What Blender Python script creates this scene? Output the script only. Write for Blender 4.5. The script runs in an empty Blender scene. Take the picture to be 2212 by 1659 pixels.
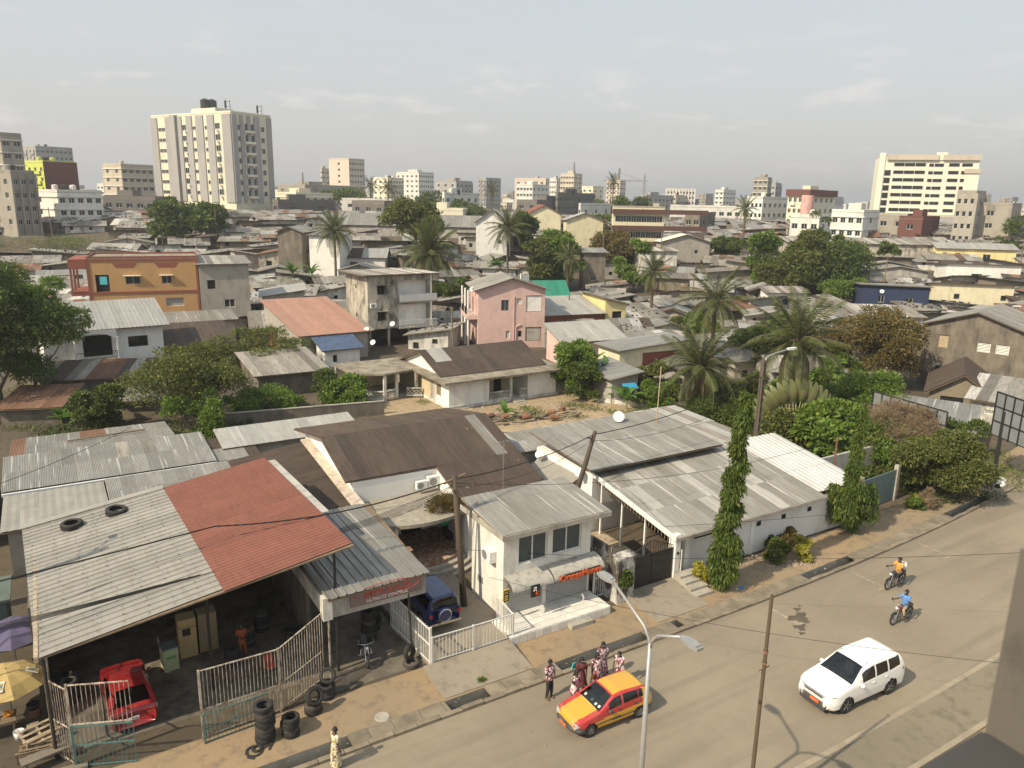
import bpy, math, random
import numpy as np
from mathutils import Vector, Matrix
scene = bpy.context.scene
C = scene.collection
R = math.radians
# ------------------------------------------------------------------ camera, sky, sun, exposure
FPX = 3058 / 4096 * 2212; HC = 20.5; TH = R(13.76); ROLL = R(1.14)
cam_d = bpy.data.cameras.new('camera'); cam = bpy.data.objects.new('camera', cam_d); C.objects.link(cam)
cam_d.sensor_width = 36; cam_d.lens = 36 * FPX / 2212; cam_d.clip_start = 0.05; cam_d.clip_end = 20000
cam.matrix_world = Matrix.Translation((0, 0, HC)) @ Matrix.Rotation(R(90) - TH, 4, 'X') @ Matrix.Rotation(ROLL, 4, 'Z')
cam_d.dof.use_dof = True; cam_d.dof.focus_distance = 60; cam_d.dof.aperture_fstop = 6
scene.camera = cam
SUN_EL, SUN_AZ = 42.0, 232.7
world = bpy.data.worlds.new('World'); scene.world = world; world.use_nodes = True
def build_world():
    nt = world.node_tree; n = nt.nodes; l = nt.links
    n.clear()
    out = n.new('ShaderNodeOutputWorld'); bg = n.new('ShaderNodeBackground')
    sky = n.new('ShaderNodeTexSky'); sky.sky_type = 'NISHITA'; sky.sun_disc = False
    sky.sun_elevation = R(SUN_EL); sky.sun_rotation = R(SUN_AZ); sky.air_density = 1.4; sky.dust_density = 5.0; sky.ozone_density = 1.6; sky.altitude = 0
    tc = n.new('ShaderNodeTexCoord'); sep = n.new('ShaderNodeSeparateXYZ'); l.new(tc.outputs['Generated'], sep.inputs[0])
    # thin overcast haze veil all round the sky, a little warmer towards the horizon
    ramp = n.new('ShaderNodeValToRGB'); l.new(sep.outputs['Z'], ramp.inputs[0])
    e = ramp.color_ramp.elements
    e[0].position = 0.0; e[0].color = (6.1, 5.85, 5.65, 1); e[1].position = 0.34; e[1].color = (5.1, 5.6, 5.9, 1)
    e2 = e.new(0.07); e2.color = (5.7, 5.65, 5.6, 1)
    mix = n.new('ShaderNodeMix'); mix.data_type = 'RGBA'; mix.inputs['Factor'].default_value = 0.72
    l.new(sky.outputs[0], mix.inputs[6]); l.new(ramp.outputs[0], mix.inputs[7])
    # soft small clouds low over the horizon
    mp = n.new('ShaderNodeMapping'); mp.inputs['Scale'].default_value = (3.2, 3.2, 11.0); mp.inputs['Location'].default_value = (0.35, 0.1, 0.4)
    l.new(tc.outputs['Generated'], mp.inputs[0])
    no = n.new('ShaderNodeTexNoise'); no.inputs['Scale'].default_value = 3.2; no.inputs['Detail'].default_value = 7; no.inputs['Roughness'].default_value = 0.58
    l.new(mp.outputs[0], no.inputs[0])
    cr = n.new('ShaderNodeValToRGB'); l.new(no.outputs[0], cr.inputs[0])
    cr.color_ramp.elements[0].position = 0.56; cr.color_ramp.elements[0].color = (0, 0, 0, 1)
    cr.color_ramp.elements[1].position = 0.74; cr.color_ramp.elements[1].color = (1, 1, 1, 1)
    band = n.new('ShaderNodeValToRGB'); l.new(sep.outputs['Z'], band.inputs[0])
    b = band.color_ramp.elements; b[0].position = 0.02; b[0].color = (.15, .15, .15, 1); b[1].position = 0.5; b[1].color = (.06, .06, .06, 1)
    x = b.new(0.11); x.color = (.75, .75, .75, 1)
    x = b.new(0.2); x.color = (.12, .12, .12, 1)
    mu = n.new('ShaderNodeMath'); mu.operation = 'MULTIPLY'; l.new(cr.outputs[0], mu.inputs[0]); l.new(band.outputs[0], mu.inputs[1])
    m2 = n.new('ShaderNodeMix'); m2.data_type = 'RGBA'; l.new(mu.outputs[0], m2.inputs['Factor'])
    l.new(mix.outputs[2], m2.inputs[6]); m2.inputs[7].default_value = (6.4, 6.0, 5.85, 1)
    l.new(m2.outputs[2], bg.inputs[0]); bg.inputs[1].default_value = 0.126
    l.new(bg.outputs[0], out.inputs[0])
build_world()
sun_d = bpy.data.lights.new('sun', 'SUN'); sun = bpy.data.objects.new('sun', sun_d); C.objects.link(sun)
sun_d.energy = 4.8; sun_d.angle = R(0.6); sun_d.color = (1.0, 0.87, 0.66)
sun.rotation_euler = Vector((0.795 * math.cos(R(SUN_EL)), 0.606 * math.cos(R(SUN_EL)), -math.sin(R(SUN_EL)))).to_track_quat('-Z', 'Y').to_euler()
scene.view_settings.view_transform = 'Standard'; scene.view_settings.look = 'None'; scene.view_settings.gamma = 1
scene.view_settings.exposure = 0.17; scene.view_settings.use_curve_mapping = False
scene.render.engine = 'CYCLES'
scene.cycles.max_bounces = 5; scene.cycles.diffuse_bounces = 3; scene.cycles.glossy_bounces = 2; scene.cycles.transmission_bounces = 4
scene.cycles.transparent_max_bounces = 8; scene.cycles.volume_bounces = 0; scene.cycles.use_denoising = True
scene.cycles.caustics_reflective = False; scene.cycles.caustics_refractive = False
rng = random.Random(7)
HAZE = 0.00036
# ------------------------------------------------------------------ helpers: terrain, the street's own axes, picking a spot
def sstep(a, b, x):
    t = min(1, max(0, (x - a) / (b - a))); return t * t * (3 - 2 * t)
def gz(X, Y):                                     # lie of the land: level near the street, rising a few metres far off
    return 12.0 * sstep(108, 240, Y)
AS = R(31.5); UX, UY = math.cos(AS), math.sin(AS)
def st(s, t, z=None):                             # street frame: s along the kerb, t away from the road
    X, Y = s * UX - t * UY, 28.2 + s * UY + t * UX
    return (X, Y) if z is None else (X, Y, z)
def kt(s):                                        # the road bends gently away
    if s < 12: return 0.0
    if s < 60: return .0019 * (s - 12) ** 2
    return .0019 * 48 ** 2 + (s - 60) * .1824
def sk(s, t, z): return st(s, t + kt(s), z)
def ray(x, y):
    x -= 1106; y -= 829.5
    xr = x * math.cos(ROLL) + y * math.sin(ROLL); yr = -x * math.sin(ROLL) + y * math.cos(ROLL)
    return xr, FPX * math.cos(TH) - yr * math.sin(TH), yr * math.cos(TH) + FPX * math.sin(TH)
def at(x, y, h=0.0, D=None):                      # where a line of sight meets the land (h above it), or the vertical at distance D
    a, b, c = ray(x, y)
    if D is not None:
        return (a * D / b, D, HC - c * D / b)
    z = h
    for _ in range(30):
        t = (HC - z) / c if c > 1e-6 else 400 / b
        t = min(t, 2500 / b)
        z = z * .5 + (gz(a * t, b * t) + h) * .5
    return (a * t, b * t, z)
def proj(X, Y, Z):
    dn = HC - Z; yr = dn * math.cos(TH) - Y * math.sin(TH); f = dn * math.sin(TH) + Y * math.cos(TH)
    if f < .1: return None
    xr = X * FPX / f; yr = yr * FPX / f
    return (xr * math.cos(ROLL) - yr * math.sin(ROLL) + 1106, xr * math.sin(ROLL) + yr * math.cos(ROLL) + 829.5)
def run(p, ang, px, z=0):                         # length from p along ang until it reaches picture column px
    lo, hi = 0.0, 120.0
    c, s = math.cos(R(ang)), math.sin(R(ang))
    f = lambda d: (proj(p[0] + c * d, p[1] + s * d, z) or (1e9, 0))[0] - px
    a = f(0.01)
    for i in range(1, 240):
        if f(i * .5) * a <= 0: lo, hi = (i - 1) * .5, i * .5; break
    else: return 10.0
    for _ in range(30):
        m = (lo + hi) / 2
        if f(m) * a > 0: lo = m
        else: hi = m
    return lo
# ------------------------------------------------------------------ mesh builder and object helpers
class MB:
    def __init__(s): s.v = []; s.f = []; s.m = []; s.X = None
    def add(s, vs, fs, m=0):
        k = len(s.v)
        if s.X is not None: vs = [tuple(s.X @ Vector(p)) for p in vs]
        s.v += [tuple(p) for p in vs]; s.f += [tuple(i + k for i in f) for f in fs]
        s.m += [m] * len(fs) if isinstance(m, int) else list(m)
        return s
    def box(s, x0, x1, y0, y1, z0, z1, m=0):
        return s.add([(x0, y0, z0), (x1, y0, z0), (x1, y1, z0), (x0, y1, z0), (x0, y0, z1), (x1, y0, z1), (x1, y1, z1), (x0, y1, z1)],
                     [(0, 3, 2, 1), (4, 5, 6, 7), (0, 1, 5, 4), (1, 2, 6, 5), (2, 3, 7, 6), (3, 0, 4, 7)], m)
    def bar(s, a, b, w, h=None, m=0):              # square bar from a to b
        h = h or w; a = Vector(a); b = Vector(b); d = (b - a).normalized()
        u = d.cross(Vector((0, 0, 1)))
        u = Vector((1, 0, 0)) if u.length < 1e-3 else u.normalized()
        v = u.cross(d).normalized(); u = u * w / 2; v = v * h / 2
        return s.add([a - u - v, a + u - v, a + u + v, a - u + v, b - u - v, b + u - v, b + u + v, b - u + v],
                     [(0, 1, 2, 3), (7, 6, 5, 4), (0, 4, 5, 1), (1, 5, 6, 2), (2, 6, 7, 3), (3, 7, 4, 0)], m)
    def poly(s, pts, m=0): return s.add(pts, [tuple(range(len(pts)))], m)
    def prism(s, pts, z0, z1, m=0):
        n = len(pts)
        return s.add([(p[0], p[1], z0) for p in pts] + [(p[0], p[1], z1) for p in pts],
                     [tuple(range(n))[::-1], tuple(range(n, 2 * n))] + [(i, (i + 1) % n, n + (i + 1) % n, n + i) for i in range(n)], m)
    def tube(s, path, r, n=6, m=0, cap=True):
        P = [Vector(p) for p in path]; k = len(P); rr = r if isinstance(r, (list, tuple)) else [r] * k
        vs = []; ref = None
        for i, p in enumerate(P):
            d = (P[min(i + 1, k - 1)] - P[max(i - 1, 0)])
            d = d.normalized() if d.length > 1e-9 else Vector((0, 0, 1))
            if ref is None: ref = Vector((0, 0, 1)) if abs(d.z) < .9 else Vector((1, 0, 0))
            u = d.cross(ref)
            if u.length < 1e-4: u = d.cross(Vector((0, 1, 0)))
            u.normalize(); w = u.cross(d).normalized(); ref = w.cross(u) if False else ref
            for j in range(n):
                a = 2 * math.pi * j / n
                vs.append(p + (u * math.cos(a) + w * math.sin(a)) * rr[i])
        fs = [(i * n + j, i * n + (j + 1) % n, (i + 1) * n + (j + 1) % n, (i + 1) * n + j) for i in range(k - 1) for j in range(n)]
        if cap: fs += [tuple(range(n))[::-1], tuple(range((k - 1) * n, k * n))]
        return s.add(vs, fs, m)
    def lathe(s, prof, n=16, c=(0, 0, 0), axis='z', m=0):
        vs = []
        for r, z in prof:
            for j in range(n):
                a = 2 * math.pi * j / n; x, y = r * math.cos(a), r * math.sin(a)
                vs.append((c[0] + x, c[1] + y, c[2] + z) if axis == 'z' else (c[0] + x, c[1] + z, c[2] + y) if axis == 'y' else (c[0] + z, c[1] + x, c[2] + y))
        k = len(prof)
        return s.add(vs, [(i * n + j, i * n + (j + 1) % n, (i + 1) * n + (j + 1) % n, (i + 1) * n + j) for i in range(k - 1) for j in range(n)], m)
    def mesh(s, name, mats, smooth=False):
        me = bpy.data.meshes.new(name); me.from_pydata(s.v, [], s.f)
        for m in (mats if isinstance(mats, (list, tuple)) else [mats]): me.materials.append(m)
        if any(s.m): me.polygons.foreach_set('material_index', s.m)
        if smooth: me.polygons.foreach_set('use_smooth', [True] * len(s.f))
        return me
    def build(s, name, mats, parent=None, smooth=False, loc=None, rz=0):
        o = bpy.data.objects.new(name, s.mesh(name, mats, smooth)); C.objects.link(o)
        if parent is not None: o.parent = parent
        if loc is not None: o.location = loc
        if rz: o.rotation_euler = (0, 0, rz)
        return o
def inst(name, me, parent=None, mat=None, loc=None, rz=None):
    o = bpy.data.objects.new(name, me); C.objects.link(o)
    if parent is not None: o.parent = parent
    if mat is not None: o.matrix_local = mat
    if loc is not None: o.location = loc
    if rz is not None: o.rotation_euler = (0, 0, rz)
    return o
LABELS = {}
def tag(o, label=None, cat=None, group=None, kind=None):
    if label:
        o['label'] = label; LABELS.setdefault(label, []).append(o.name)
    if cat: o['category'] = cat
    if group: o['group'] = group
    if kind: o['kind'] = kind
    return o
def thing(name, label, cat, loc=(0, 0, 0), ang=0.0, group=None):
    o = bpy.data.objects.new(name, None); C.objects.link(o); o.empty_display_size = .3
    o.location = (loc[0], loc[1], loc[2] if len(loc) > 2 else gz(loc[0], loc[1])); o.rotation_euler = (0, 0, R(ang))
    return tag(o, label, cat, group)
def frame(o, ux, uy):                             # matrix from origin and two in-plane axes
    ux = Vector(ux).normalized(); uy = Vector(uy); uy = (uy - ux * uy.dot(ux)).normalized(); uz = ux.cross(uy)
    m = Matrix((ux, uy, uz)).transposed().to_4x4(); m.translation = Vector(o); return m
# ------------------------------------------------------------------ materials
def new_mat(name):
    m = bpy.data.materials.new(name); m.use_nodes = True
    nt = m.node_tree; b = nt.nodes['Principled BSDF']; return m, nt.nodes, nt.links, b
def rgba(c): return (c[0], c[1], c[2], 1)
def noise(n, l, scale, detail=4, rough=.55, stretch=(1, 1, 1), coord='Object', rnd=True, dim=None):
    tc = n.new('ShaderNodeTexCoord'); mp = n.new('ShaderNodeMapping'); mp.inputs['Scale'].default_value = stretch
    l.new(tc.outputs[coord], mp.inputs[0])
    no = n.new('ShaderNodeTexNoise'); no.inputs['Scale'].default_value = scale; no.inputs['Detail'].default_value = detail; no.inputs['Roughness'].default_value = rough
    l.new(mp.outputs[0], no.inputs['Vector'])
    if rnd:
        no.noise_dimensions = '4D'; oi = n.new('ShaderNodeObjectInfo'); mu = n.new('ShaderNodeMath'); mu.operation = 'MULTIPLY'; mu.inputs[1].default_value = 57
        l.new(oi.outputs['Random'], mu.inputs[0]); l.new(mu.outputs[0], no.inputs['W'])
    return no.outputs[0]
def ramp(n, l, src, stops):
    r = n.new('ShaderNodeValToRGB'); l.new(src, r.inputs[0]); e = r.color_ramp.elements
    while len(e) < len(stops): e.new(0.5)
    for k, (p, c) in enumerate(stops):
        e[k].position = p; e[k].color = rgba(c) if not isinstance(c, (int, float)) else (c, c, c, 1)
    return r.outputs[0]
def mixc(n, l, f, a, b):
    m = n.new('ShaderNodeMix'); m.data_type = 'RGBA'
    for sock, v in (('Factor', f), (6, a), (7, b)):
        if hasattr(v, 'links'): l.new(v, m.inputs[sock])
        elif isinstance(v, (int, float)): m.inputs[sock].default_value = v
        else: m.inputs[sock].default_value = rgba(v)
    return m.outputs[2]
def mulv(n, l, col, src, lo, hi):                  # scale a colour by a 0..1 value mapped to lo..hi
    mr = n.new('ShaderNodeMapRange'); l.new(src, mr.inputs[0]); mr.inputs[3].default_value = lo; mr.inputs[4].default_value = hi
    h = n.new('ShaderNodeHueSaturation'); l.new(mr.outputs[0], h.inputs['Value']); l.new(col, h.inputs['Color']) if hasattr(col, 'links') else setattr(h.inputs['Color'], 'default_value', rgba(col))
    return h.outputs[0]
def bump(n, l, b, src, strength=.3, dist=.02):
    bp = n.new('ShaderNodeBump'); bp.inputs['Strength'].default_value = strength; bp.inputs['Distance'].default_value = dist
    l.new(src, bp.inputs['Height']); l.new(bp.outputs[0], b.inputs['Normal'])
MATS = {}
TMP = bpy.data.scenes.new('tmp_build')
def bake(o, name):                               # evaluated mesh of a modifier stack or a text, built in a scratch scene
    TMP.collection.objects.link(o); TMP.view_layers[0].update()
    with bpy.context.temp_override(scene=TMP, view_layer=TMP.view_layers[0]):
        dg = bpy.context.evaluated_depsgraph_get(); dg.update(); me = bpy.data.meshes.new_from_object(o.evaluated_get(dg))
    bpy.data.objects.remove(o); me.name = name; return me
def plain(name, col, rough=.6, metal=0.0, vary=.12, scale=6, bmp=.0):
    if name in MATS: return MATS[name]
    m, n, l, b = new_mat(name)
    s = noise(n, l, scale)
    c = mulv(n, l, col, s, 1 - vary * 2, 1 + vary * 2)
    l.new(c, b.inputs['Base Color']); b.inputs['Roughness'].default_value = rough; b.inputs['Metallic'].default_value = metal
    if bmp: bump(n, l, b, s, bmp)
    MATS[name] = m; return m
def wallmat(name, col, dirt=(.10, .085, .065), amt=.5, rough=.85, scale=.8, streak=True, vary=.15, lo=.5, hi=.72):
    """plaster or concrete: tone drift, rain streaks, blotchy grime"""
    if name in MATS: return MATS[name]
    m, n, l, b = new_mat(name)
    oi = n.new('ShaderNodeObjectInfo')
    a = noise(n, l, scale * .7, 5, .6); c = mulv(n, l, col, a, 1 - vary, 1 + vary)
    c = mulv(n, l, c, oi.outputs['Random'], 1 - vary * .5, 1 + vary * .5)
    g = noise(n, l, scale * 1.3, 7, .68, (1, 1, .42) if streak else (1, 1, 1))
    gm = ramp(n, l, g, [(lo, 0.0), (hi, amt)])
    c = mixc(n, l, gm, c, dirt)
    f = noise(n, l, 9, 4, .7); c = mulv(n, l, c, f, .88, 1.1)
    l.new(c, b.inputs['Base Color']); b.inputs['Roughness'].default_value = rough
    bump(n, l, b, f, .25, .01)
    MATS[name] = m; return m
def roofmat(name, cols, stain, amt=.5, metal=.35, rough=.5, vary=.22, stretch=(3, .35, 1), light=0.0):
    """sheet metal: every sheet its own tone, streaks running down the slope"""
    if name in MATS: return MATS[name]
    m, n, l, b = new_mat(name)
    oi = n.new('ShaderNodeObjectInfo')
    base = ramp(n, l, oi.outputs['Random'], [(i / max(1, len(cols) - 1), c) for i, c in enumerate(cols)])
    wn = n.new('ShaderNodeTexWhiteNoise'); wn.noise_dimensions = '1D'; l.new(oi.outputs['Random'], wn.inputs['W'])
    base = mulv(n, l, base, wn.outputs['Value'], 1 - vary, 1 + vary)
    s1 = noise(n, l, 1.6, 6, .65, stretch); c = mixc(n, l, ramp(n, l, s1, [(.45, 0.0), (.68, amt)]), base, stain)
    s2 = noise(n, l, .9, 5, .6); c = mulv(n, l, c, s2, .75, 1.25)
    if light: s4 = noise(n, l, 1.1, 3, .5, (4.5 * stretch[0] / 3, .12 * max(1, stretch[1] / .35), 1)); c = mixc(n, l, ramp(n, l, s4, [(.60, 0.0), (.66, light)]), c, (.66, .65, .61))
    s3 = noise(n, l, 14, 4, .7); c = mulv(n, l, c, s3, .9, 1.1)
    l.new(c, b.inputs['Base Color']); b.inputs['Metallic'].default_value = metal
    rr = ramp(n, l, s1, [(.3, rough - .1), (.7, min(1, rough + .3))]); l.new(rr, b.inputs['Roughness'])
    MATS[name] = m; return m
def leafmat(name, cols, trans=.28, rough=.55, spec=.3):
    if name in MATS: return MATS[name]
    m, n, l, b = new_mat(name)
    g = n.new('ShaderNodeNewGeometry')
    c = ramp(n, l, g.outputs['Random Per Island'], [(i / max(1, len(cols) - 1), k) for i, k in enumerate(cols)])
    s = noise(n, l, .45, 4, .6); c = mulv(n, l, c, s, .55, 1.45)
    l.new(c, b.inputs['Base Color']); b.inputs['Roughness'].default_value = rough; b.inputs['Specular IOR Level'].default_value = spec
    t = n.new('ShaderNodeBsdfTranslucent'); l.new(mulv(n, l, c, s, 1.1, 1.7), t.inputs[0])
    mx = n.new('ShaderNodeMixShader'); mx.inputs[0].default_value = trans
    l.new(b.outputs[0], mx.inputs[1]); l.new(t.outputs[0], mx.inputs[2]); l.new(mx.outputs[0], n['Material Output'].inputs[0])
    MATS[name] = m; return m
def glassy(name, col=(.02, .025, .03), rough=.08, metal=0.0):
    if name in MATS: return MATS[name]
    m, n, l, b = new_mat(name)
    s = noise(n, l, 3); c = mulv(n, l, col, s, .7, 1.3); l.new(c, b.inputs['Base Color'])
    b.inputs['Roughness'].default_value = rough; b.inputs['Metallic'].default_value = metal; b.inputs['Specular IOR Level'].default_value = .6
    MATS[name] = m; return m
W_white = wallmat('white_plaster', (.80, .78, .73), amt=.35)
W_whited = wallmat('dirty_white_plaster', (.66, .64, .58), amt=.85, lo=.45, hi=.68)
W_grey = wallmat('grey_render', (.42, .40, .36), amt=.7, lo=.45)
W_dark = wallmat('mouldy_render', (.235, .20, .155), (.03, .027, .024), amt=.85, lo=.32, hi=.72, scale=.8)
W_stain = wallmat('stained_beige_render', (.52, .47, .38), (.06, .055, .05), amt=.9, lo=.44, hi=.64)
W_cream = wallmat('cream_plaster', (.72, .65, .45), amt=.35)
W_yellow = wallmat('yellow_plaster', (.74, .62, .30), amt=.4)
W_pink = wallmat('pink_plaster', (.68, .47, .42), amt=.3)
W_ochre = wallmat('ochre_plaster', (.45, .265, .115), amt=.25)
W_red = wallmat('red_brown_plaster', (.24, .075, .05), amt=.35)
W_blue = wallmat('navy_plaster', (.022, .036, .085), amt=.3)
W_block = wallmat('bare_blockwork', (.36, .33, .28), amt=.5)
W_wood = wallmat('weathered_boards', (.22, .185, .135), amt=.7)
W_conc = wallmat('old_concrete', (.40, .37, .31), amt=.6, lo=.46, streak=False)
M_slabtop = wallmat('concrete_roof_top', (.30, .26, .20), (.11, .09, .06), amt=.8, streak=False, lo=.42, hi=.62)
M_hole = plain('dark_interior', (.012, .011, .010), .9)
M_glass = glassy('window_glass')
M_glassb = glassy('bluish_glass', (.05, .07, .08), .15)
M_frame_w = plain('white_frame_paint', (.66, .65, .6), .5)
M_frame_g = plain('grey_frame_metal', (.28, .28, .28), .5, .3)
M_iron = plain('dark_iron', (.04, .038, .035), .55, .4)
M_wood = plain('old_wood', (.19, .14, .09), .85, 0, .3, 4)
M_woodl = plain('pale_wood', (.42, .33, .22), .8, 0, .25, 4)
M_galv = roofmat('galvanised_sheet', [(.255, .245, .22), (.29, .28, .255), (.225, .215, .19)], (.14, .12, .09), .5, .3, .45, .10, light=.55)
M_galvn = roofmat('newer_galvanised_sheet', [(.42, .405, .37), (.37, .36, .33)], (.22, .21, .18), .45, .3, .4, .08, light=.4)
M_slum = roofmat('weathered_tin', [(.27, .255, .22), (.19, .175, .15), (.35, .33, .29), (.23, .205, .17), (.48, .46, .42)], (.11, .09, .07), .65, .2, .6, .3)
M_brownroof = roofmat('brown_fibre_sheet', [(.062, .043, .032), (.074, .052, .039), (.055, .040, .031)], (.035, .026, .02), .6, 0, .8, .12)
M_redroof = roofmat('red_painted_sheet', [(.205, .075, .05), (.22, .082, .055)], (.14, .06, .04), .5, 0, .6, .06, (.35, 3, 1))
M_terra = roofmat('terracotta_sheet', [(.33, .185, .135), (.36, .20, .15)], (.24, .14, .10), .4, 0, .65, .08)
M_beige = roofmat('pale_weathered_aluminium', [(.305, .29, .255), (.325, .31, .275)], (.20, .185, .15), .45, .15, .55, .07, (.4, 3, 1))
M_green = roofmat('green_sheet', [(.03, .22, .15), (.035, .24, .16)], (.03, .14, .1), .3, .2, .5, .08)
M_rust = roofmat('rusty_sheet', [(.17, .085, .05), (.24, .13, .08)], (.07, .04, .03), .6, 0, .9, .2)
M_rubber = plain('tyre_rubber', (.028, .026, .024), .85, 0, .3)
M_dusty = plain('dusty_tyre_rubber', (.075, .066, .055), .9, 0, .3)
M_white = plain('white_enamel', (.72, .72, .70), .4)
M_rock = plain('rubble_stone', (.30, .25, .19), .9, 0, .3, 5, .5)
# ------------------------------------------------------------------ the setting: land, road, drain, kerb, pavements
def ground_mat(name, c1, c2, c3, coords=True):
    m, n, l, b = new_mat(name)
    a = noise(n, l, .12, 6, .6, rnd=False); f = noise(n, l, 1.4, 6, .68, rnd=False); h = noise(n, l, 22, 5, .75, rnd=False)
    c = mixc(n, l, ramp(n, l, a, [(.38, 0.0), (.62, 1.0)]), c1, c2)
    c = mixc(n, l, ramp(n, l, f, [(.5, 0.0), (.68, .85)]), c, c3)
    c = mulv(n, l, c, h, .72, 1.25); l.new(c, b.inputs['Base Color']); b.inputs['Roughness'].default_value = .95
    bump(n, l, b, h, .5, .03); return m
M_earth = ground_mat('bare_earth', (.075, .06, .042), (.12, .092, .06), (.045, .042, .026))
M_verge = ground_mat('ochre_verge', (.26, .20, .13), (.32, .225, .125), (.165, .13, .09))
M_yard = ground_mat('yard_concrete', (.29, .245, .185), (.23, .20, .155), (.15, .125, .095))
M_pave = ground_mat('worn_pavement', (.215, .182, .13), (.18, .155, .11), (.12, .11, .07))
def road_material():
    m, n, l, b = new_mat('dusty_asphalt')
    tc = n.new('ShaderNodeTexCoord'); mp = n.new('ShaderNodeMapping'); mp.inputs['Rotation'].default_value = (0, 0, -AS)
    l.new(tc.outputs['Object'], mp.inputs[0])
    def nz(sc, st_, d=5, r=.6):
        m2 = n.new('ShaderNodeMapping'); m2.inputs['Scale'].default_value = st_; l.new(mp.outputs[0], m2.inputs[0])
        no = n.new('ShaderNodeTexNoise'); no.inputs['Scale'].default_value = sc; no.inputs['Detail'].default_value = d; no.inputs['Roughness'].default_value = r
        l.new(m2.outputs[0], no.inputs['Vector']); return no.outputs[0]
    big = nz(.16, (1, 1, 1)); trk = nz(.8, (.06, 1, 1), 3, .5); fine = nz(60, (1, 1, 1), 3, .8); mid = nz(2.2, (1, 1, 1), 7, .7)
    c = mixc(n, l, ramp(n, l, big, [(.35, 0.0), (.65, 1.0)]), (.225, .187, .136), (.275, .228, .162))
    c = mixc(n, l, ramp(n, l, trk, [(.5, 0.0), (.63, .55)]), c, (.175, .147, .11))
    c = mulv(n, l, c, mid, .86, 1.12); c = mulv(n, l, c, fine, .78, 1.2)
    sp = n.new('ShaderNodeTexVoronoi'); sp.inputs['Scale'].default_value = 1.1; l.new(mp.outputs[0], sp.inputs['Vector'])
    dot = ramp(n, l, sp.outputs['Distance'], [(.035, .75), (.06, 0.0)])
    c = mixc(n, l, dot, c, (.07, .055, .045))
    l.new(c, b.inputs['Base Color']); b.inputs['Roughness'].default_value = .9; bump(n, l, b, fine, .35, .01)
    return m
M_road = road_material()
def strip(name, t0, t1, z, mat, s0=-80, s1=220, ds=4, z1=None, kind='structure'):
    mb = MB(); ss = [s0 + i * ds for i in range(int((s1 - s0) / ds) + 1)]
    for s in ss: mb.v += [sk(s, t0, z), sk(s, t1, z if z1 is None else z1)]
    mb.f = [(2 * i, 2 * i + 2, 2 * i + 3, 2 * i + 1) for i in range(len(ss) - 1)]; mb.m = [0] * len(mb.f)
    o = mb.build(name, mat); tag(o, kind=kind); return o
T_IN = .97
def land():
    ss = sorted(set([-3200, -1600, -800, -400, -220, -160] + list(range(-120, 261, 6)) + [320, 420, 600, 900, 1500, 3200]))
    tt = [T_IN] + [2 + i * 2 for i in range(20)] + [42 + i * 8 for i in range(32)] + [320, 400, 520, 700, 1000, 1500, 2400, 4500]
    mb = MB(); n = len(tt)
    for s in ss:
        for t in tt:
            X, Y = st(s, t + kt(min(s, 260)) * max(0, 1 - (t - T_IN) / 60)); mb.v.append((X, Y, gz(X, Y)))
    for i in range(len(ss) - 1):
        for j in range(n - 1): mb.f.append((i * n + j, (i + 1) * n + j, (i + 1) * n + j + 1, i * n + j + 1)); mb.m.append(0)
    tag(mb.build('ground', M_earth), kind='structure')
    strip('road', -9.0, 0.0, 0.0, M_road)
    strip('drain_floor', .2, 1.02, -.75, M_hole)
    strip('sidewalk', -11.15, -9.2, .10, M_pave)
    strip('yard_ground', -60, -11.3, .02, M_verge, ds=10)
    w = MB()
    for t, a in ((.26, 0), (T_IN, 0)):
        for i in range(70):
            s = -80 + i * 4; w.add([sk(s, t, -.76), sk(s + 4, t, -.76), sk(s + 4, t, .0), sk(s, t, .0)], [(0, 1, 2, 3)])
    tag(w.build('drain_wall', W_conc), kind='structure')
land()
strip('verge', 1.0, 3.6, .006, M_verge, s0=-30, s1=60, ds=3)
M_kerb = wallmat('dusty_kerb_concrete', (.235, .195, .14), (.11, .09, .065), amt=.7, streak=False, lo=.44, hi=.64, vary=.25)
# kerb stones, each its own piece, along both sides of the road
kerb = thing('kerb', 'worn concrete kerb stones along the drain side of the road', 'kerb', (0, 0, 0))
_ks = [MB().box(0, .97, 0, .24, -.1, .13).mesh('kerb_stone', M_kerb), MB().box(0, .97, 0, .22, -.1, .11).add([(.2, 0, .11), (.6, 0, .11), (.5, .1, .13)], [(0, 1, 2)]).mesh('kerb_stone', M_kerb)]
for i in range(110):
    s = -22 + i
    if 9.2 < s < 12.2 and False: continue
    a = sk(s, 0.01, 0); b = sk(s + 1, 0.01, 0); m = frame((a[0], a[1], rng.uniform(-.015, .01)), (b[0] - a[0], b[1] - a[1], 0), (-UY, UX, 0))
    inst('kerb_stone', _ks[i % 2], kerb, m)
_kl = MB().box(0, .98, 0, .22, -.1, .12).mesh('kerb_stone', wallmat('pale_kerb_concrete', (.30, .252, .18), (.18, .15, .105), amt=.6, streak=False))
kerb2 = thing('kerb', 'low concrete edging between the road and the near pavement', 'kerb', (0, 0, 0))
for i in range(70):
    s = -22 + i; a = sk(s, -9.2, 0); b = sk(s + 1, -9.2, 0)
    inst('kerb_stone', _kl, kerb2, frame((a[0], a[1], -.02), (b[0] - a[0], b[1] - a[1], 0), (-UY, UX, 0)))
kerb3 = thing('kerb', 'thin concrete edging behind the near pavement', 'kerb', (0, 0, 0))
for i in range(70):
    s = -22 + i; a = sk(s, -11.35, 0); b = sk(s + 1, -11.35, 0)
    inst('kerb_stone', _kl, kerb3, frame((a[0], a[1], .0), (b[0] - a[0], b[1] - a[1], 0), (-UY, UX, 0)))
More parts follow.
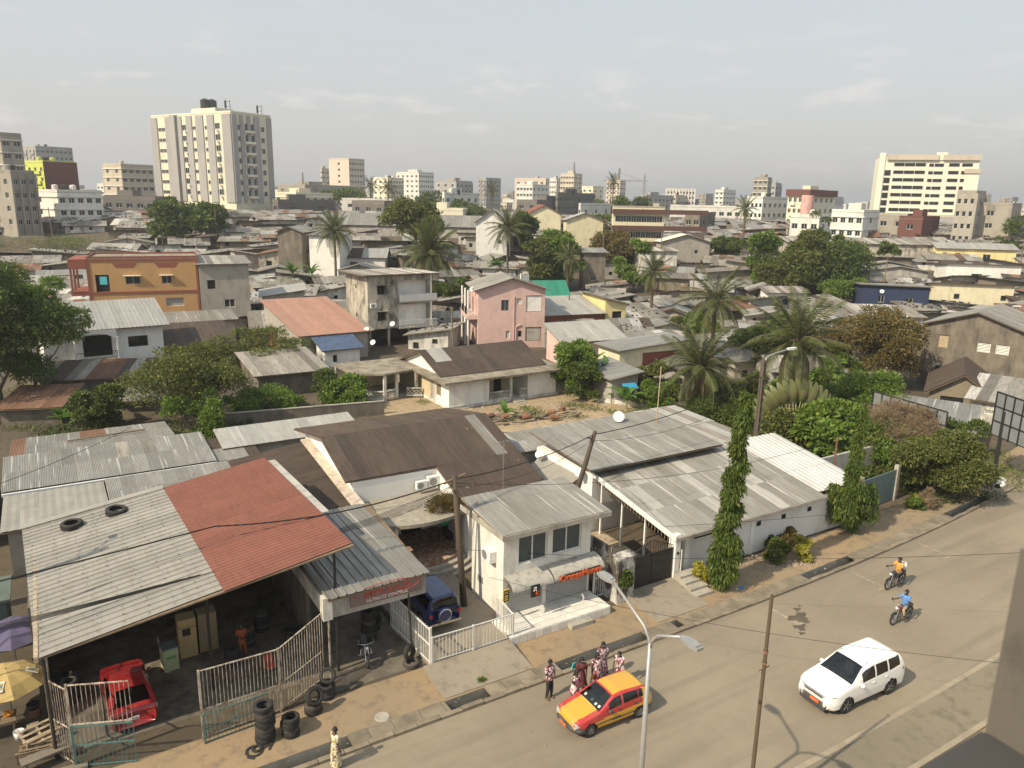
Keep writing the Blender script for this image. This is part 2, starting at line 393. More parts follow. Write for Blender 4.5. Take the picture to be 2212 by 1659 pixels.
# slabs over the drain, with the stretches that lie open
OPEN = [(-30, -22), (-11.6, -6.6), (-2.4, -.5), (3.1, 8.3), (10.2, 10.6), (20.1, 24.6), (36, 42)]
drain = thing('drain_cover', 'concrete slabs bridging the roadside drain, with open gaps', 'drain cover', (0, 0, 0))
s = -22.0
while s < 80:
    op = [o for o in OPEN if o[0] - .05 <= s < o[1]]
    if op: s = op[0][1]; continue
    nxt = min([o[0] for o in OPEN if o[0] > s] + [80]); L = min(rng.choice([.8, 1.0, 1.2]), nxt - s)
    if L < .12: s = nxt; continue
    a = sk(s + .01, .24, 0); b = sk(s + L - .01, .24, 0)
    mb = MB().box(0, L - .02, 0, .80, -.09, .0)
    o = mb.build('drain_slab', M_kerb, drain); o.matrix_local = frame((a[0], a[1], rng.uniform(.03, .055)), (b[0] - a[0], b[1] - a[1], rng.uniform(-.01, .01)), (-UY, UX, rng.uniform(-.015, .015)))
    s += L
# faded white parking marks on the road
M_line = wallmat('worn_road_paint', (.40, .345, .26), (.23, .19, .135), amt=1, streak=False, scale=4, lo=.42, hi=.6)
for sx in (4.9, 15.6, 22.9, 30):
    mb = MB(); mb.poly([sk(sx, -2.35, .004), sk(sx + .11, -2.35, .004), sk(sx + .11, -.45, .004), sk(sx, -.45, .004)])
    mb.poly([sk(sx - .45, -2.47, .004), sk(sx + .55, -2.47, .004), sk(sx + .55, -2.36, .004), sk(sx - .45, -2.36, .004)])
    tag(mb.build('road_marking', M_line), kind='structure')
# oil stain on the asphalt
M_oil = plain('oil_stain', (.10, .078, .053), .7, 0, .3, 2)
mb = MB()
for k, (cx, cy, r) in enumerate([(16.2, -2.0, .55), (15.5, -2.6, .33), (16.8, -1.4, .2), (15.1, -3.0, .16), (17.2, -1.25, .1)]):
    pts = []
    for j in range(18):
        a = 2 * math.pi * j / 18; q = r * (1 + .35 * math.sin(3 * a + k) + .18 * math.sin(7 * a)); pts.append(sk(cx + q * math.cos(a), cy + q * math.sin(a) * .75, .006 + k * .001))
    mb.poly(pts)
tag(mb.build('oil_stain', M_oil), kind='structure')
# ------------------------------------------------------------------ building kit: walls with real openings, windows, sheet roofs
_wc = {}
def win_mesh(kind, w, h):
    k = (kind, round(w, 1), round(h, 1))
    if k in _wc: return _wc[k]
    w, h = max(.15, k[1]), max(.15, k[2]); t = min(.07, w * .12)
    f = MB(); g = MB(); extra = None
    # local axes: x along the wall, y up, z outward
    g.box(t, w - t, t, h - t, -.05, -.03)
    f.box(0, w, 0, t, -.06, .02).box(0, w, h - t, h, -.06, .02).box(0, t, t, h - t, -.06, .02).box(w - t, w, t, h - t, -.06, .02)
    if kind in ('glass', 'gglass', 'bars', 'far') and w > .9: f.box(w / 2 - t / 2, w / 2 + t / 2, t, h - t, -.055, .01)
    if kind == 'bars':
        extra = MB(); n = max(3, int(w / .14))
        for i in range(n + 1): x = .02 + (w - .04) * i / n; extra.box(x - .012, x + .012, 0, h, .05, .07)
        extra.box(0, w, h * .33, h * .33 + .025, .045, .05).box(0, w, h * .67, h * .67 + .025, .045, .05)
    if kind == 'louver':
        g = MB().box(t, w - t, t, h - t, -.12, -.1); n = max(3, int(h / .16)); extra = MB()
        for i in range(n): z = t + (h - 2 * t) * (i + .5) / n; extra.add([(t, z - .05, -.02), (w - t, z - .05, -.02), (w - t, z + .04, -.09), (t, z + .04, -.09)], [(0, 1, 2, 3)])
    if kind == 'lattice':
        extra = MB(); n = max(2, int(w / .22)); k2 = max(2, int(h / .22))
        for i in range(n):
            for j in range(k2):
                x, y, a, b_ = w * i / n, h * j / k2, w / n, h / k2
                extra.bar((x, y, 0), (x + a, y + b_, 0), .035).bar((x + a, y, 0), (x, y + b_, 0), .035)
    if kind == 'door':
        g = MB().box(t, w - t, 0, h - t, -.06, -.02); f = MB().box(0, w, h - t, h, -.08, .02).box(0, t, 0, h, -.08, .02).box(w - t, w, 0, h, -.08, .02)
        extra = MB().box(w * .8, w * .86, h * .45, h * .5, -.02, .03).box(w * .2, w * .8, h * .15, h * .42, -.02, -.005).box(w * .2, w * .8, h * .55, h * .88, -.02, -.005)
    _wc[k] = (f, g, extra); return _wc[k]
_wm = {}
KM = {'glass': ('M_frame_w', 'M_glass', None), 'gglass': ('M_frame_g', 'M_glassb', None), 'bars': ('M_frame_w', 'M_glass', 'M_iron'), 'louver': ('M_frame_w', 'M_hole', 'M_frame_w'),
      'lattice': ('M_frame_w', 'M_hole', 'W_white'), 'door': ('M_wood', 'M_wood', 'M_wood'), 'irondoor': ('M_iron', 'M_iron', 'M_iron'), 'hole': (None, 'M_hole', None),
      'shut': ('M_wood', 'M_woodl', None), 'far': ('M_frame_w', 'M_glass', None), 'dark': ('M_frame_g', 'M_hole', None), 'iron': ('M_iron', 'M_glass', 'M_iron')}
def window(parent, kind, m, w, h, name=None, mats=None, far=False):
    base = {'irondoor': 'door', 'iron': 'bars'}.get(kind, kind)
    f, g, ex = win_mesh(base, w, h); fm, gm, em = mats or KM[kind]
    G_ = globals(); key = (kind, round(w, 1), round(h, 1), str(mats), far)
    if key not in _wm:
        if far or kind == 'hole':
            mb = MB(); mb.v = list(g.v); mb.f = list(g.f); mb.m = [0] * len(g.f)
            if fm: mb.add(f.v, f.f, 1)
            _wm[key] = (mb.mesh('window', [G_[gm]] + ([G_[fm]] if fm else [])), None, None)
        else:
            _wm[key] = (f.mesh('window_frame', G_[fm]), g.mesh('pane', G_[gm]), ex.mesh('grille', G_[em]) if ex else None)
    a, b_, c = _wm[key]
    nm = name or ('door' if 'door' in kind else 'window')
    o = inst(nm, a, parent, m)
    if b_ is not None: inst('door_leaf' if 'door' in kind else 'pane', b_, o)
    if c is not None: inst({'louver': 'louvre', 'door': 'handle', 'irondoor': 'handle', 'lattice': 'lattice'}.get(kind, 'bars'), c, o)
    return o
def face_grid(mb, o, ux, L, H, holes, n, dep=.16, m=0, mr=0):
    """wall face from o along ux (unit, horizontal) and up, outward normal n, with openings (x,z,w,h) and reveals"""
    xs = sorted({0.0, L} | {min(L, max(0, v)) for h in holes for v in (h[0], h[0] + h[2])}); zs = sorted({0.0, H} | {min(H, max(0, v)) for h in holes for v in (h[1], h[1] + h[3])})
    P_ = lambda x, z, d=0: (o[0] + ux[0] * x - n[0] * d, o[1] + ux[1] * x - n[1] * d, o[2] + z)
    for i in range(len(xs) - 1):
        for j in range(len(zs) - 1):
            cx, cz = (xs[i] + xs[i + 1]) / 2, (zs[j] + zs[j + 1]) / 2
            if any(h[0] < cx < h[0] + h[2] and h[1] < cz < h[1] + h[3] for h in holes): continue
            mb.add([P_(xs[i], zs[j]), P_(xs[i + 1], zs[j]), P_(xs[i + 1], zs[j + 1]), P_(xs[i], zs[j + 1])], [(0, 1, 2, 3)], m)
    for x, z, w, h in holes:
        a, b_, c, d = (x, z), (x + w, z), (x + w, z + h), (x, z + h)
        for p, q in ((a, b_), (b_, c), (c, d), (d, a)):
            mb.add([P_(*p), P_(*q), P_(q[0], q[1], dep), P_(p[0], p[1], dep)], [(0, 1, 2, 3)], mr)
FACES = {'F': lambda w, d: ((0, 0, 0), (1, 0, 0), w, (0, -1, 0)), 'R': lambda w, d: ((w, 0, 0), (0, 1, 0), d, (1, 0, 0)),
         'B': lambda w, d: ((w, d, 0), (-1, 0, 0), w, (0, 1, 0)), 'L': lambda w, d: ((0, d, 0), (0, -1, 0), d, (-1, 0, 0))}
def body(root, w, d, h, mat, wins=None, name='wall', z0=0, dep=.16, tops=None, mats2=None, far=False, x0=0, y0=0, bottom=-1.2):
    """four walls, one part; wins = {'F': [(x,z,w,h,kind), ...]}; tops adds gable or slope polygons"""
    wins = wins or {}; mb = MB(); objs = []
    for k, fn in FACES.items():
        o, ux, L, n = fn(w, d); o = (o[0] + x0, o[1] + y0, z0)
        ws = [q for q in wins.get(k, []) if q[0] >= 0 and q[0] + q[2] <= L + .01]
        face_grid(mb, o, ux, L, h, [q[:4] for q in ws], n, dep, mr=0)
        if bottom and z0 == 0:
            mb.add([(o[0], o[1], bottom), (o[0] + ux[0] * L, o[1] + ux[1] * L, bottom), (o[0] + ux[0] * L, o[1] + ux[1] * L, 0), (o[0], o[1], 0)], [(0, 1, 2, 3)])
        for q in ws: objs.append((o, ux, n, q))
    for t in (tops or []): mb.poly(t)
    mb.poly([(x0, y0, z0 + h - .02), (x0 + w, y0, z0 + h - .02), (x0 + w, y0 + d, z0 + h - .02), (x0, y0 + d, z0 + h - .02)])
    wl = mb.build(name, mat, root)
    for o, ux, n, q in objs:
        p = (o[0] + ux[0] * q[0] - n[0] * (dep * .6), o[1] + ux[1] * q[0] - n[1] * (dep * .6), z0 + q[1])
        m = Matrix((Vector(ux), Vector((0, 0, 1)), Vector(n))).transposed().to_4x4(); m.translation = Vector(p)
        kind = q[4] if len(q) > 4 else 'glass'
        window(root, kind, m, q[2], q[3], far=far, mats=q[5] if len(q) > 5 else None)
    return wl
_sc = {}
def sheet_mesh(style, w, L, mat, sag=0.0):
    k = (style, round(w, 2), round(L, 2), mat.name)
    if k in _sc: return _sc[k]
    mb = MB(); prof = []
    if style == 'fine':
        n = max(4, int(round(w / .09)));
        for i in range(n): x = w * i / n; p = w / n; prof += [(x, 0), (x + p * .25, .014), (x + p * .5, .022), (x + p * .75, .014)]
        prof.append((w, 0))
    elif style == 'corr':
        n = max(3, int(round(w / .15)))
        for i in range(n): x = w * i / n; p = w / n; prof += [(x, 0), (x + p * .5, .03)]
        prof.append((w, 0))
    elif style == 'rib':
        n = max(1, int(round(w / .25)))
        for i in range(n): x = w * i / n; p = w / n; prof += [(x, 0), (x + .02, .032), (x + .055, .032), (x + .08, 0)]
        prof.append((w, 0))
    elif style == 'tray':
        n = max(1, int(round(w / .42)))
        for i in range(n): x = w * i / n; p = w / n; prof += [(x, 0), (x + .02, .05), (x + .07, .05), (x + .09, 0)]
        prof.append((w, 0))
    else: prof = [(0, 0), (w * .25, .02), (w * .5, 0), (w * .75, .02), (w, .0)]
    for x, z in prof: mb.v += [(x, 0, z), (x, L, z)]
    mb.f = [(2 * i, 2 * i + 2, 2 * i + 3, 2 * i + 1) for i in range(len(prof) - 1)]; mb.m = [0] * len(mb.f)
    _sc[k] = mb.mesh('roof_sheet', mat); return _sc[k]
def roof(root, o, u, v, mat, style='corr', sw=.85, rows=1, jit=.0, alt=None, name='roof', under=True, name_piece='roof_sheet'):
    """sheets laid over the parallelogram o, o+u, o+u+v, o+v: o->u along the eave, o->v up the slope. alt(i,j,n)->material"""
    o, u, v = Vector(o), Vector(u), Vector(v); uh = u.normalized(); n = uh.cross(v).normalized()
    if n.z < 0: n = -n
    if under:
        mb = MB(); e = n * .03; f = n * .09
        mb.add([o - e, o + u - e, o + u + v - e, o + v - e, o - f, o + u - f, o + u + v - f, o + v - f], [(0, 1, 2, 3), (7, 6, 5, 4), (0, 4, 5, 1), (1, 5, 6, 2), (2, 6, 7, 3), (3, 7, 4, 0)])
        rf = mb.build(name, under if not isinstance(under, bool) else M_wood, root); par = rf
    else: par = root
    cols = max(1, int(round(u.length / sw))); w = u.length / cols; L = v.length / rows; vv = v.normalized()
    for i in range(cols):
        for j in range(rows):
            mt = alt(i, j, cols) if alt else mat
            if mt is None: continue
            me = sheet_mesh(style, w * 1.03, L * (1.05 if rows > 1 else 1), mt)
            p = o + uh * (i * w) + vv * (j * L) + n * (.006 * (i % 2) + .012 * (rows - j) + .004)
            if jit: p = p + n * rng.uniform(0, jit * .5) + vv * rng.uniform(-jit, jit); uu = uh + n * rng.uniform(-jit, jit) * .1 + vv * rng.uniform(-jit, jit) * .15; v2 = vv + n * rng.uniform(0, jit) * .12
            else: uu, v2 = uh, vv
            ux = Vector(uu).normalized(); uz = ux.cross(v2).normalized()
            if uz.z < 0: uz = -uz; uy = (v2 - ux * v2.dot(ux)).normalized(); m = Matrix((ux, uy, uz)).transposed().to_4x4()
            else: m = frame((0, 0, 0), ux, v2)
            m.translation = p
            inst(name_piece, me, par, m)
    return par
def shed_house(root, w, d, h, rise, low, wall, rmat, wins=None, oh=.45, style='corr', sw=.85, rows=1, jit=0, alt=None, far=False, gap=0):
    """low = side with the lower eave (F,B,L,R)"""
    a = dict(F=(0, rise), B=(rise, 0)).get(low)
    tops = []
    if low in 'FB':
        zf, zb = (h, h + rise) if low == 'F' else (h + rise, h)
        hb = min(zf, zb)
        tops = [[(0, 0, hb), (0, 0, zf), (0, d, zb), (0, d, hb)] if True else None, [(w, 0, hb), (w, 0, zf), (w, d, zb), (w, d, hb)],
                [(0, 0, hb), (w, 0, hb), (w, 0, zf), (0, 0, zf)], [(0, d, hb), (w, d, hb), (w, d, zb), (0, d, zb)]]
        sl = (zb - zf) / d
        o = (-oh, -oh, zf - sl * oh + .1); v = (0, d + 2 * oh, sl * (d + 2 * oh)); u = (w + 2 * oh, 0, 0)
        if low == 'B': o, v = (-oh, d + oh, zb + sl * oh + .1), (0, -(d + 2 * oh), -sl * (d + 2 * oh))
    else:
        zl, zr = (h, h + rise) if low == 'L' else (h + rise, h)
        hb = min(zl, zr)
        tops = [[(0, 0, hb), (w, 0, hb), (w, 0, zr), (0, 0, zl)], [(0, d, hb), (w, d, hb), (w, d, zr), (0, d, zl)],
                [(0, 0, hb), (0, d, hb), (0, d, zl), (0, 0, zl)], [(w, 0, hb), (w, d, hb), (w, d, zr), (w, 0, zr)]]
        sl = (zr - zl) / w
        o = (-oh, -oh, zl - sl * oh + .1); v = (w + 2 * oh, 0, sl * (w + 2 * oh)); u = (0, d + 2 * oh, 0)
        if low == 'R': o, v = (w + oh, -oh, zr + sl * oh + .1), (-(w + 2 * oh), 0, -sl * (w + 2 * oh))
    tops = [[p for k, p in enumerate(t) if k == 0 or (Vector(p) - Vector(t[k - 1])).length > 1e-4] for t in tops]
    tops = [t for t in tops if len(t) >= 3 and max(p[2] for p in t) > hb + .01]
    body(root, w, d, h, wall, wins, tops=tops, far=far)
    roof(root, o, u, v, rmat, style, sw, rows, jit, alt)
def gable_house(root, w, d, h, rise, axis, wall, rmat, wins=None, oh=.5, style='corr', sw=.85, rows=1, jit=0, alt=None, far=False, ridge=.5):
    """ridge runs along x or along y"""
    if axis == 'x':
        r = d * ridge
        tops = [[(0, 0, h), (0, r, h + rise), (0, d, h)], [(w, 0, h), (w, r, h + rise), (w, d, h)]]
        body(root, w, d, h, wall, wins, tops=tops, far=far)
        s1 = rise / r; s2 = rise / (d - r)
        roof(root, (-oh, -oh, h - s1 * oh + .08), (w + 2 * oh, 0, 0), (0, r + oh, s1 * (r + oh)), rmat, style, sw, rows, jit, alt)
        roof(root, (w + oh, d + oh, h - s2 * oh + .08), (-(w + 2 * oh), 0, 0), (0, -(d - r + oh), s2 * (d - r + oh)), rmat, style, sw, rows, jit, alt)
    else:
        r = w * ridge
        tops = [[(0, 0, h), (r, 0, h + rise), (w, 0, h)], [(0, d, h), (r, d, h + rise), (w, d, h)]]
        body(root, w, d, h, wall, wins, tops=tops, far=far)
        s1 = rise / r; s2 = rise / (w - r)
        roof(root, (-oh, d + oh, h - s1 * oh + .08), (0, -(d + 2 * oh), 0), (r + oh, 0, s1 * (r + oh)), rmat, style, sw, rows, jit, alt)
        roof(root, (w + oh, -oh, h - s2 * oh + .08), (0, d + 2 * oh, 0), (-(w - r + oh), 0, s2 * (w - r + oh)), rmat, style, sw, rows, jit, alt)
def flat_top(root, w, d, h, mat=None, par=.5, th=.15, oh=0, top=None):
    mat = mat or W_conc
    MB().box(-oh, w + oh, -oh, d + oh, h, h + .12).build('roof', top or M_slabtop, root)
    if par:
        m = MB(); t = th
        m.box(-oh - .003, w + oh + .003, -oh - .003, t - oh, h + .12, h + par).box(-oh - .003, w + oh + .003, d + oh - t, d + oh + .003, h + .12, h + par).box(-oh - .003, t - oh, t - oh, d + oh - t, h + .12, h + par).box(w + oh - t, w + oh + .003, t - oh, d + oh - t, h + .12, h + par)
        m.build('parapet', mat, root)
def wgrid(x0, x1, n, z0, dz, rows, w, h, kind='far', skip=0):
    out = []
    for j in range(rows):
        for i in range(n):
            if skip and rng.random() < skip: continue
            x = x0 + (x1 - x0) * ((i + .5) / n) - w / 2
            out.append((x, z0 + j * dz, w, h, kind))
    return out
def aircon(loc, ang, label, m=None, parent=None, scale=1.0):
    mb = MB().box(-.42, .42, -.17, .17, -.3, .3)
    if parent is not None:
        o = mb.build('air_conditioner', M_white, parent)
    else:
        o = mb.build('air_conditioner', M_white); tag(o, label, 'air conditioner')
    o.location = loc; o.rotation_euler = (0, 0, R(ang)); o.scale = (scale,) * 3
    f = MB().lathe([(0.0, -.175), (.22, -.175), (.22, -.185), (.24, -.185), (.24, -.17)], 14, (-.12, 0, 0), 'y').build('fan_grille', M_iron if False else M_frame_g, o)
    return o
def dish(loc, ang, label, r=.45, tilt=35, group='satellite dishes on the roofs', post=.5, parent=None):
    t = thing('satellite_dish', label, 'satellite dish', loc, ang, group)
    mb = MB(); prof = [(r * i / 5, .28 * r * (i / 5) ** 2) for i in range(6)]
    mb.lathe(prof, 16); mb.lathe([(q[0], q[1] + .012) for q in prof], 16)
    d_ = mb.build('reflector', M_white, t); d_.location = (0, 0, post); d_.rotation_euler = (R(90 - tilt), 0, 0)
    a = MB().tube([(0, 0, 0), (0, .1, post)], .02, 6).tube([(0, 0, post), (0, -.62 * r, post - .1 * r), (0, -1.1 * r, post + .35 * r)], .012, 5).build('arm', M_frame_g, t)
    return t
# ------------------------------------------------------------------ the near side of the quarter, laid out on the street's own axes (x = s, y = t)
def ST(name, label, cat, s0, t0, z=0, group=None, rot=0):
    X, Y = st(s0, t0); return thing(name, label, cat, (X, Y, z), 31.5 + rot, group)
# --- tyre garage: posts, block walls, beam, grey and red sheet roof sloping up to the right
gar = ST('garage', 'open tyre garage under a low roof of pale grey and red metal sheets', 'garage', -16.4, 4.9)
rg_o, rg_u, rg_v = Vector((-.05, .0, 4.35)), Vector((11.75, .1, 1.62)), Vector((-.55, 12.7, 0))
ru = rg_u.normalized(); rv = rg_v.normalized()
split = .545
def rib_roof(root, o, u, v, mat, style, sw, name='roof_sheet'):     # ribs run along u, sheets stacked along v
    roof(root, o + v, -v, u, mat, style, sw)
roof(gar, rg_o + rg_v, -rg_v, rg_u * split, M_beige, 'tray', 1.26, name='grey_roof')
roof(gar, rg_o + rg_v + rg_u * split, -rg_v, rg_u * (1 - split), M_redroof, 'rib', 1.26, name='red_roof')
MB().bar(rg_o + rg_v * 1.0 + Vector((0, 0, .05)), rg_o + rg_v + rg_u * split + Vector((0, 0, .05)), .5, .1).build('ridge_cap', M_beige, gar)
MB().box(-.12, .02, .0, 12.7, 4.18, 4.42).build('barge_board', M_woodl, gar)
m = MB()
for px, py, top in ((.15, .15, 4.35), (5.9, 1.6, 5.1), (10.9, .3, 5.8), (.0, 6, 4.3), (5.9, 7, 5.1)):
    p = MB().tube([(px, py, 0), (px, py, top)], .06, 8).build('post', M_iron, gar)
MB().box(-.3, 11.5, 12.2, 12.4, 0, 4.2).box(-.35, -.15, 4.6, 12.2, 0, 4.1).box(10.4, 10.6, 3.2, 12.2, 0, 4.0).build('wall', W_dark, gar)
M_shadefloor = wallmat('shade_toned_floor', (.17, .145, .11), (.05, .042, .035), amt=.8, streak=False, lo=.42, hi=.62)  # roof shade put into the floor colour, with darker blotches
MB().poly([(0, .2, .012), (11, .2, .012), (11, 12.2, .012), (0, 12.2, .012)]).build('floor', M_shadefloor, gar)
for k in range(1, 6): MB().bar(Vector((.1, 12.7 * k / 6, 4.2)), Vector((11.2, 12.7 * k / 6, 5.72)), .1, .14).build('rafter', M_wood, gar)
# --- tyres
def tyre_mesh(R_=.33, w=.2, mat=None):
    mb = MB(); r0 = R_ * .6
    prof = [(r0, -w * .38), (r0 + .03, -w * .5), (R_ - .05, -w * .5), (R_ - .01, -w * .4), (R_, -w * .2), (R_, w * .2), (R_ - .01, w * .4), (R_ - .05, w * .5), (r0 + .03, w * .5), (r0, w * .38), (r0 + .035, w * .3), (R_ - .05, 0), (r0 + .035, -w * .3), (r0, -w * .38)]
    mb.lathe(prof, 22)
    for j in range(22):                                          # tread blocks
        a = 2 * math.pi * j / 22; c, s = math.cos(a), math.sin(a); c2, s2 = math.cos(a + .2), math.sin(a + .2)
        q = R_ + .008
        mb.add([(q * c, q * s, -w * .34), (q * c2, q * s2, -w * .34), (q * c2, q * s2, w * .34), (q * c, q * s, w * .34)], [(0, 1, 2, 3)])
    return mb.mesh('tyre', mat or M_rubber)
TY = [tyre_mesh(.34, .21), tyre_mesh(.32, .19, M_dusty), tyre_mesh(.36, .23)]
TG = 'used tyres stacked around the garage'
def tyre(s, t, z, label, k=0, tilt=None, sc=1.0):
    X, Y = st(s, t); o = inst('tyre', TY[k], None, loc=(X, Y, z)); o.scale = (sc,) * 3
    o.rotation_euler = tilt or (rng.uniform(-.04, .04), rng.uniform(-.04, .04), rng.uniform(0, 6))
    return tag(o, label, 'tyre', TG)
ORD = ['lowest', 'second', 'third', 'fourth', 'fifth', 'sixth', 'seventh', 'topmost']
def stack(s, t, n, where, ks=(0, 1, 2), sc=1.0, z0=0):
    z = z0 + .1 * sc
    for i in range(n):
        nm = 'lowest' if i == 0 else 'topmost' if i == n - 1 else ORD[i]
        tyre(s + rng.uniform(-.03, .03), t + rng.uniform(-.03, .03), z, f'{nm} tyre of the stack {where}', ks[i % len(ks)], sc=sc); z += .205 * sc
stack(-9.35, 2.35, 7, 'at the left end before the pavement', (0, 0, 1), sc=1.1)
stack(-8.45, 2.2, 4, 'just right of the tallest one')
stack(-7.3, 3.05, 2, 'leaning below the barred fence', sc=1.05)
tyre(-7.25, 2.95, .78, 'tyre leaning upright on the stack below the barred fence', 2, (R(62), 0, R(50)), 1.05)
stack(-6.5, 3.75, 3, 'in the corner of the fence post')
tyre(-6.45, 3.7, 1.0, 'tyre leaning on the top of the fence corner stack', 0, (R(50), 0, R(20)))
tyre(-2.55, 4.0, .12, 'single tyre lying round the foot of the canopy post', 1, (0, 0, 0), 1.1)
tyre(-2.5, 4.3, .5, 'narrow tyre propped against the canopy post', 0, (R(80), 0, R(60)))
for (x, y, n, w) in ((-8.5, 9.2, 5, 'deep in the garage beside the cabinets'), (-9.4, 8.0, 4, 'behind the barred fence left of the red chair'), (-7.6, 10.2, 6, 'against the dark back wall of the garage'), (-6.6, 8.6, 3, 'behind the red chair'),
                     (-3.4, 7.0, 7, 'behind the parked motorcycle'), (-2.9, 7.7, 6, 'against the bars beside the blue car'), (-15.7, 8.6, 5, 'inside the left fence by the red car'), (-15.8, 9.5, 4, 'in the dark left corner of the garage')):
    stack(x, y, n, w)
tyre(*(-14.9, 15.9), 4.78, 'used tyre lying on the back edge of the grey garage roof, the left one', 2, (0.05, 0, 0), 1.35)
tyre(*(-12.95, 16.1), 5.02, 'used tyre lying on the back edge of the grey garage roof, the right one', 2, (0.05, 0.1, 0), 1.35)
# scrap rubber rings on the verge
t_ = ST('tyre_scrap', 'flat black scrap rubber rings lying on the ochre verge', 'rubber scrap', -9.9, 1.9)
mb = MB().lathe([(.25, .0), (.33, .0), (.33, .05), (.25, .05), (.25, 0)], 18); mb.lathe([(.12, .05), (.2, .05), (.2, .09), (.12, .09), (.12, .05)], 14, (.1, .05, 0)); mb.bar((.3, 0, .03), (.75, .15, .04), .12, .04).bar((.5, -.2, .02), (.8, .3, .05), .08, .04).bar((-.3, -.2, .02), (-.1, -.4, .03), .08, .04)
mb.build('ring', M_rubber, t_)
# --- fences made of welded bars
def bar_fence(name, label, pts, h, matf, gap=.13, th=.02, rails=(0.05, .5, 1.0), z0=0, hs=None, cat='fence', parent=None, posts=True):
    """pts in (s,t); each bar, rail and post is its own part"""
    s0, t0 = pts[0]; root = ST(name, label, cat, s0, t0, z0) if parent is None else parent
    total = 0; P_ = [Vector((p[0] - s0, p[1] - t0, 0)) for p in pts]
    hs = hs or [h] * len(pts)
    bm_ = {}
    for i in range(len(P_) - 1):
        a, b = P_[i], P_[i + 1]; L = (b - a).length; n = max(1, int(L / gap))
        for r in rails:
            o = MB().bar(a + Vector((0, 0, hs[i] * r)), b + Vector((0, 0, hs[i + 1] * r)), th * 1.6).build('rail', matf, root)
        for j in range(n + (i == len(P_) - 2)):
            f = j / n; p = a.lerp(b, f); H = hs[i] * (1 - f) + hs[i + 1] * f; k = round(H, 2)
            if posts and j == 0:
                inst('fence_post', MB().box(-th * 1.6, th * 1.6, -th * 1.6, th * 1.6, -.1, H + .05).mesh('fence_post', matf), root, loc=p); continue
            if k not in bm_: bm_[k] = MB().box(-th / 2, th / 2, -th / 2, th / 2, 0.03, H).mesh('fence_bar', matf)
            inst('fence_bar', bm_[k], root, loc=p)
    return root
M_rustbar = wallmat('peeling_cream_bars', (.50, .46, .38), (.16, .08, .04), amt=.9, scale=5, lo=.45, hi=.6)
M_teal = wallmat('peeling_teal_bars', (.075, .17, .165), (.16, .10, .06), amt=.8, scale=6)
M_wrail = wallmat('white_rail_paint', (.66, .65, .60), (.3, .22, .15), amt=.5, scale=6)
bar_fence('bar_fence', 'rusty barred fence closing the left side of the garage', [(-15.7, 4.35), (-16.3, 5.4), (-16.4, 11.5)], 3.2, M_rustbar, .15, th=.026)
bar_fence('bar_fence', 'rusty barred panel standing behind the red car at the street', [(-15.66, 4.3), (-13.74, 3.52)], 1.6, M_rustbar, .15, z0=1.78, th=.026, rails=(0.0, 1.0))
bar_fence('barred_gate', 'low teal and rust gate leaf left of the garage entrance', [(-15.66, 4.27), (-13.74, 3.49)], 1.7, M_teal, .15, cat='gate', th=.026, rails=(.04, .55, 1.0))
bar_fence('bar_fence', 'cream barred fence running from the entrance to the canopy corner', [(-11.4, 3.55), (-8.4, 3.7), (-6.25, 4.9)], 2.3, M_rustbar, .14, th=.026, rails=(.04, .44, 1.0), hs=[2.95, 2.85, 3.2])
bar_fence('barred_gate', 'low teal barred panel in front of the cream fence', [(-11.4, 3.25), (-9.0, 3.4)], 1.25, M_teal, .16, cat='gate')
bar_fence('railing', 'white railing in front of the blue car and concrete ramp', [(-1.85, 3.3), (0.2, 3.25), (2.3, 3.25), (2.45, 5.0)], 1.25, M_wrail, .17, .03, z0=.3, rails=(.08, 1.0))
bar_fence('railing', 'white spiked railing between the canopy post and the blue car', [(-1.9, 3.35), (-2.2, 7.2)], 1.9, M_wrail, .15, .03, z0=.1, rails=(.1, .55, .95))
# --- canopy with its beam and sign
can = ST('canopy', 'grey ribbed metal canopy on a concrete beam beside the garage', 'canopy', -6.1, 4.4)
roof(can, (0, 0, 4.0), (4.75, 0.15, 0), (.2, 8.2, .35), M_galv, 'tray', .84)
MB().tube([(.1, .35, 0), (.1, .35, 3)], .05, 8).build('post', M_rustbar, can)
MB().box(.25, 4.6, .25, .55, 3.0, 3.86).build('beam', W_grey, can)
MB().box(-.15, .25, .2, .6, 2.95, 4.0).box(-.1, .2, .6, 8, 3.1, 3.85).build('pier', W_whited, can)
MB().tube([(3.75, -.1, 0), (3.75, .3, 3.25)], .05, 8).build('post', M_iron, can)
MB().poly([(-.2, -.6, .013), (4.2, -.6, .013), (4.2, 8, .013), (-.2, 8, .013)]).build('floor', M_shadefloor, can)
def text(name, s, size, mat, parent, loc, rot, depth=.01, shear=0, bold=0, align='CENTER', spacing=1.0):
    cu = bpy.data.curves.new(name, 'FONT'); cu.body = s; cu.size = size; cu.extrude = depth; cu.align_x = align; cu.align_y = 'CENTER'; cu.shear = shear; cu.offset = bold; cu.resolution_u = 3; cu.space_character = spacing
    cu.materials.append(mat); me = bake(bpy.data.objects.new(name, cu), name); bpy.data.curves.remove(cu)
    if not me.materials: me.materials.append(mat)
    o = bpy.data.objects.new(name, me); C.objects.link(o); o.parent = parent; o.location = loc; o.rotation_euler = rot
    return o
M_signdk = plain('dark_sign_face', (.055, .045, .042), .4); M_orange = plain('orange_red_letters', (.66, .13, .045), .4, 0, .05); M_paleletter = plain('pale_letters', (.62, .58, .55), .4)
M_signgr = plain('grey_brown_sign', (.17, .13, .12), .4); M_maxred = plain('dull_red_letters', (.36, .07, .05), .45); M_blackp = plain('black_panel', (.02, .02, .02), .4); M_yell = plain('signal_yellow', (.70, .47, .08), .5)
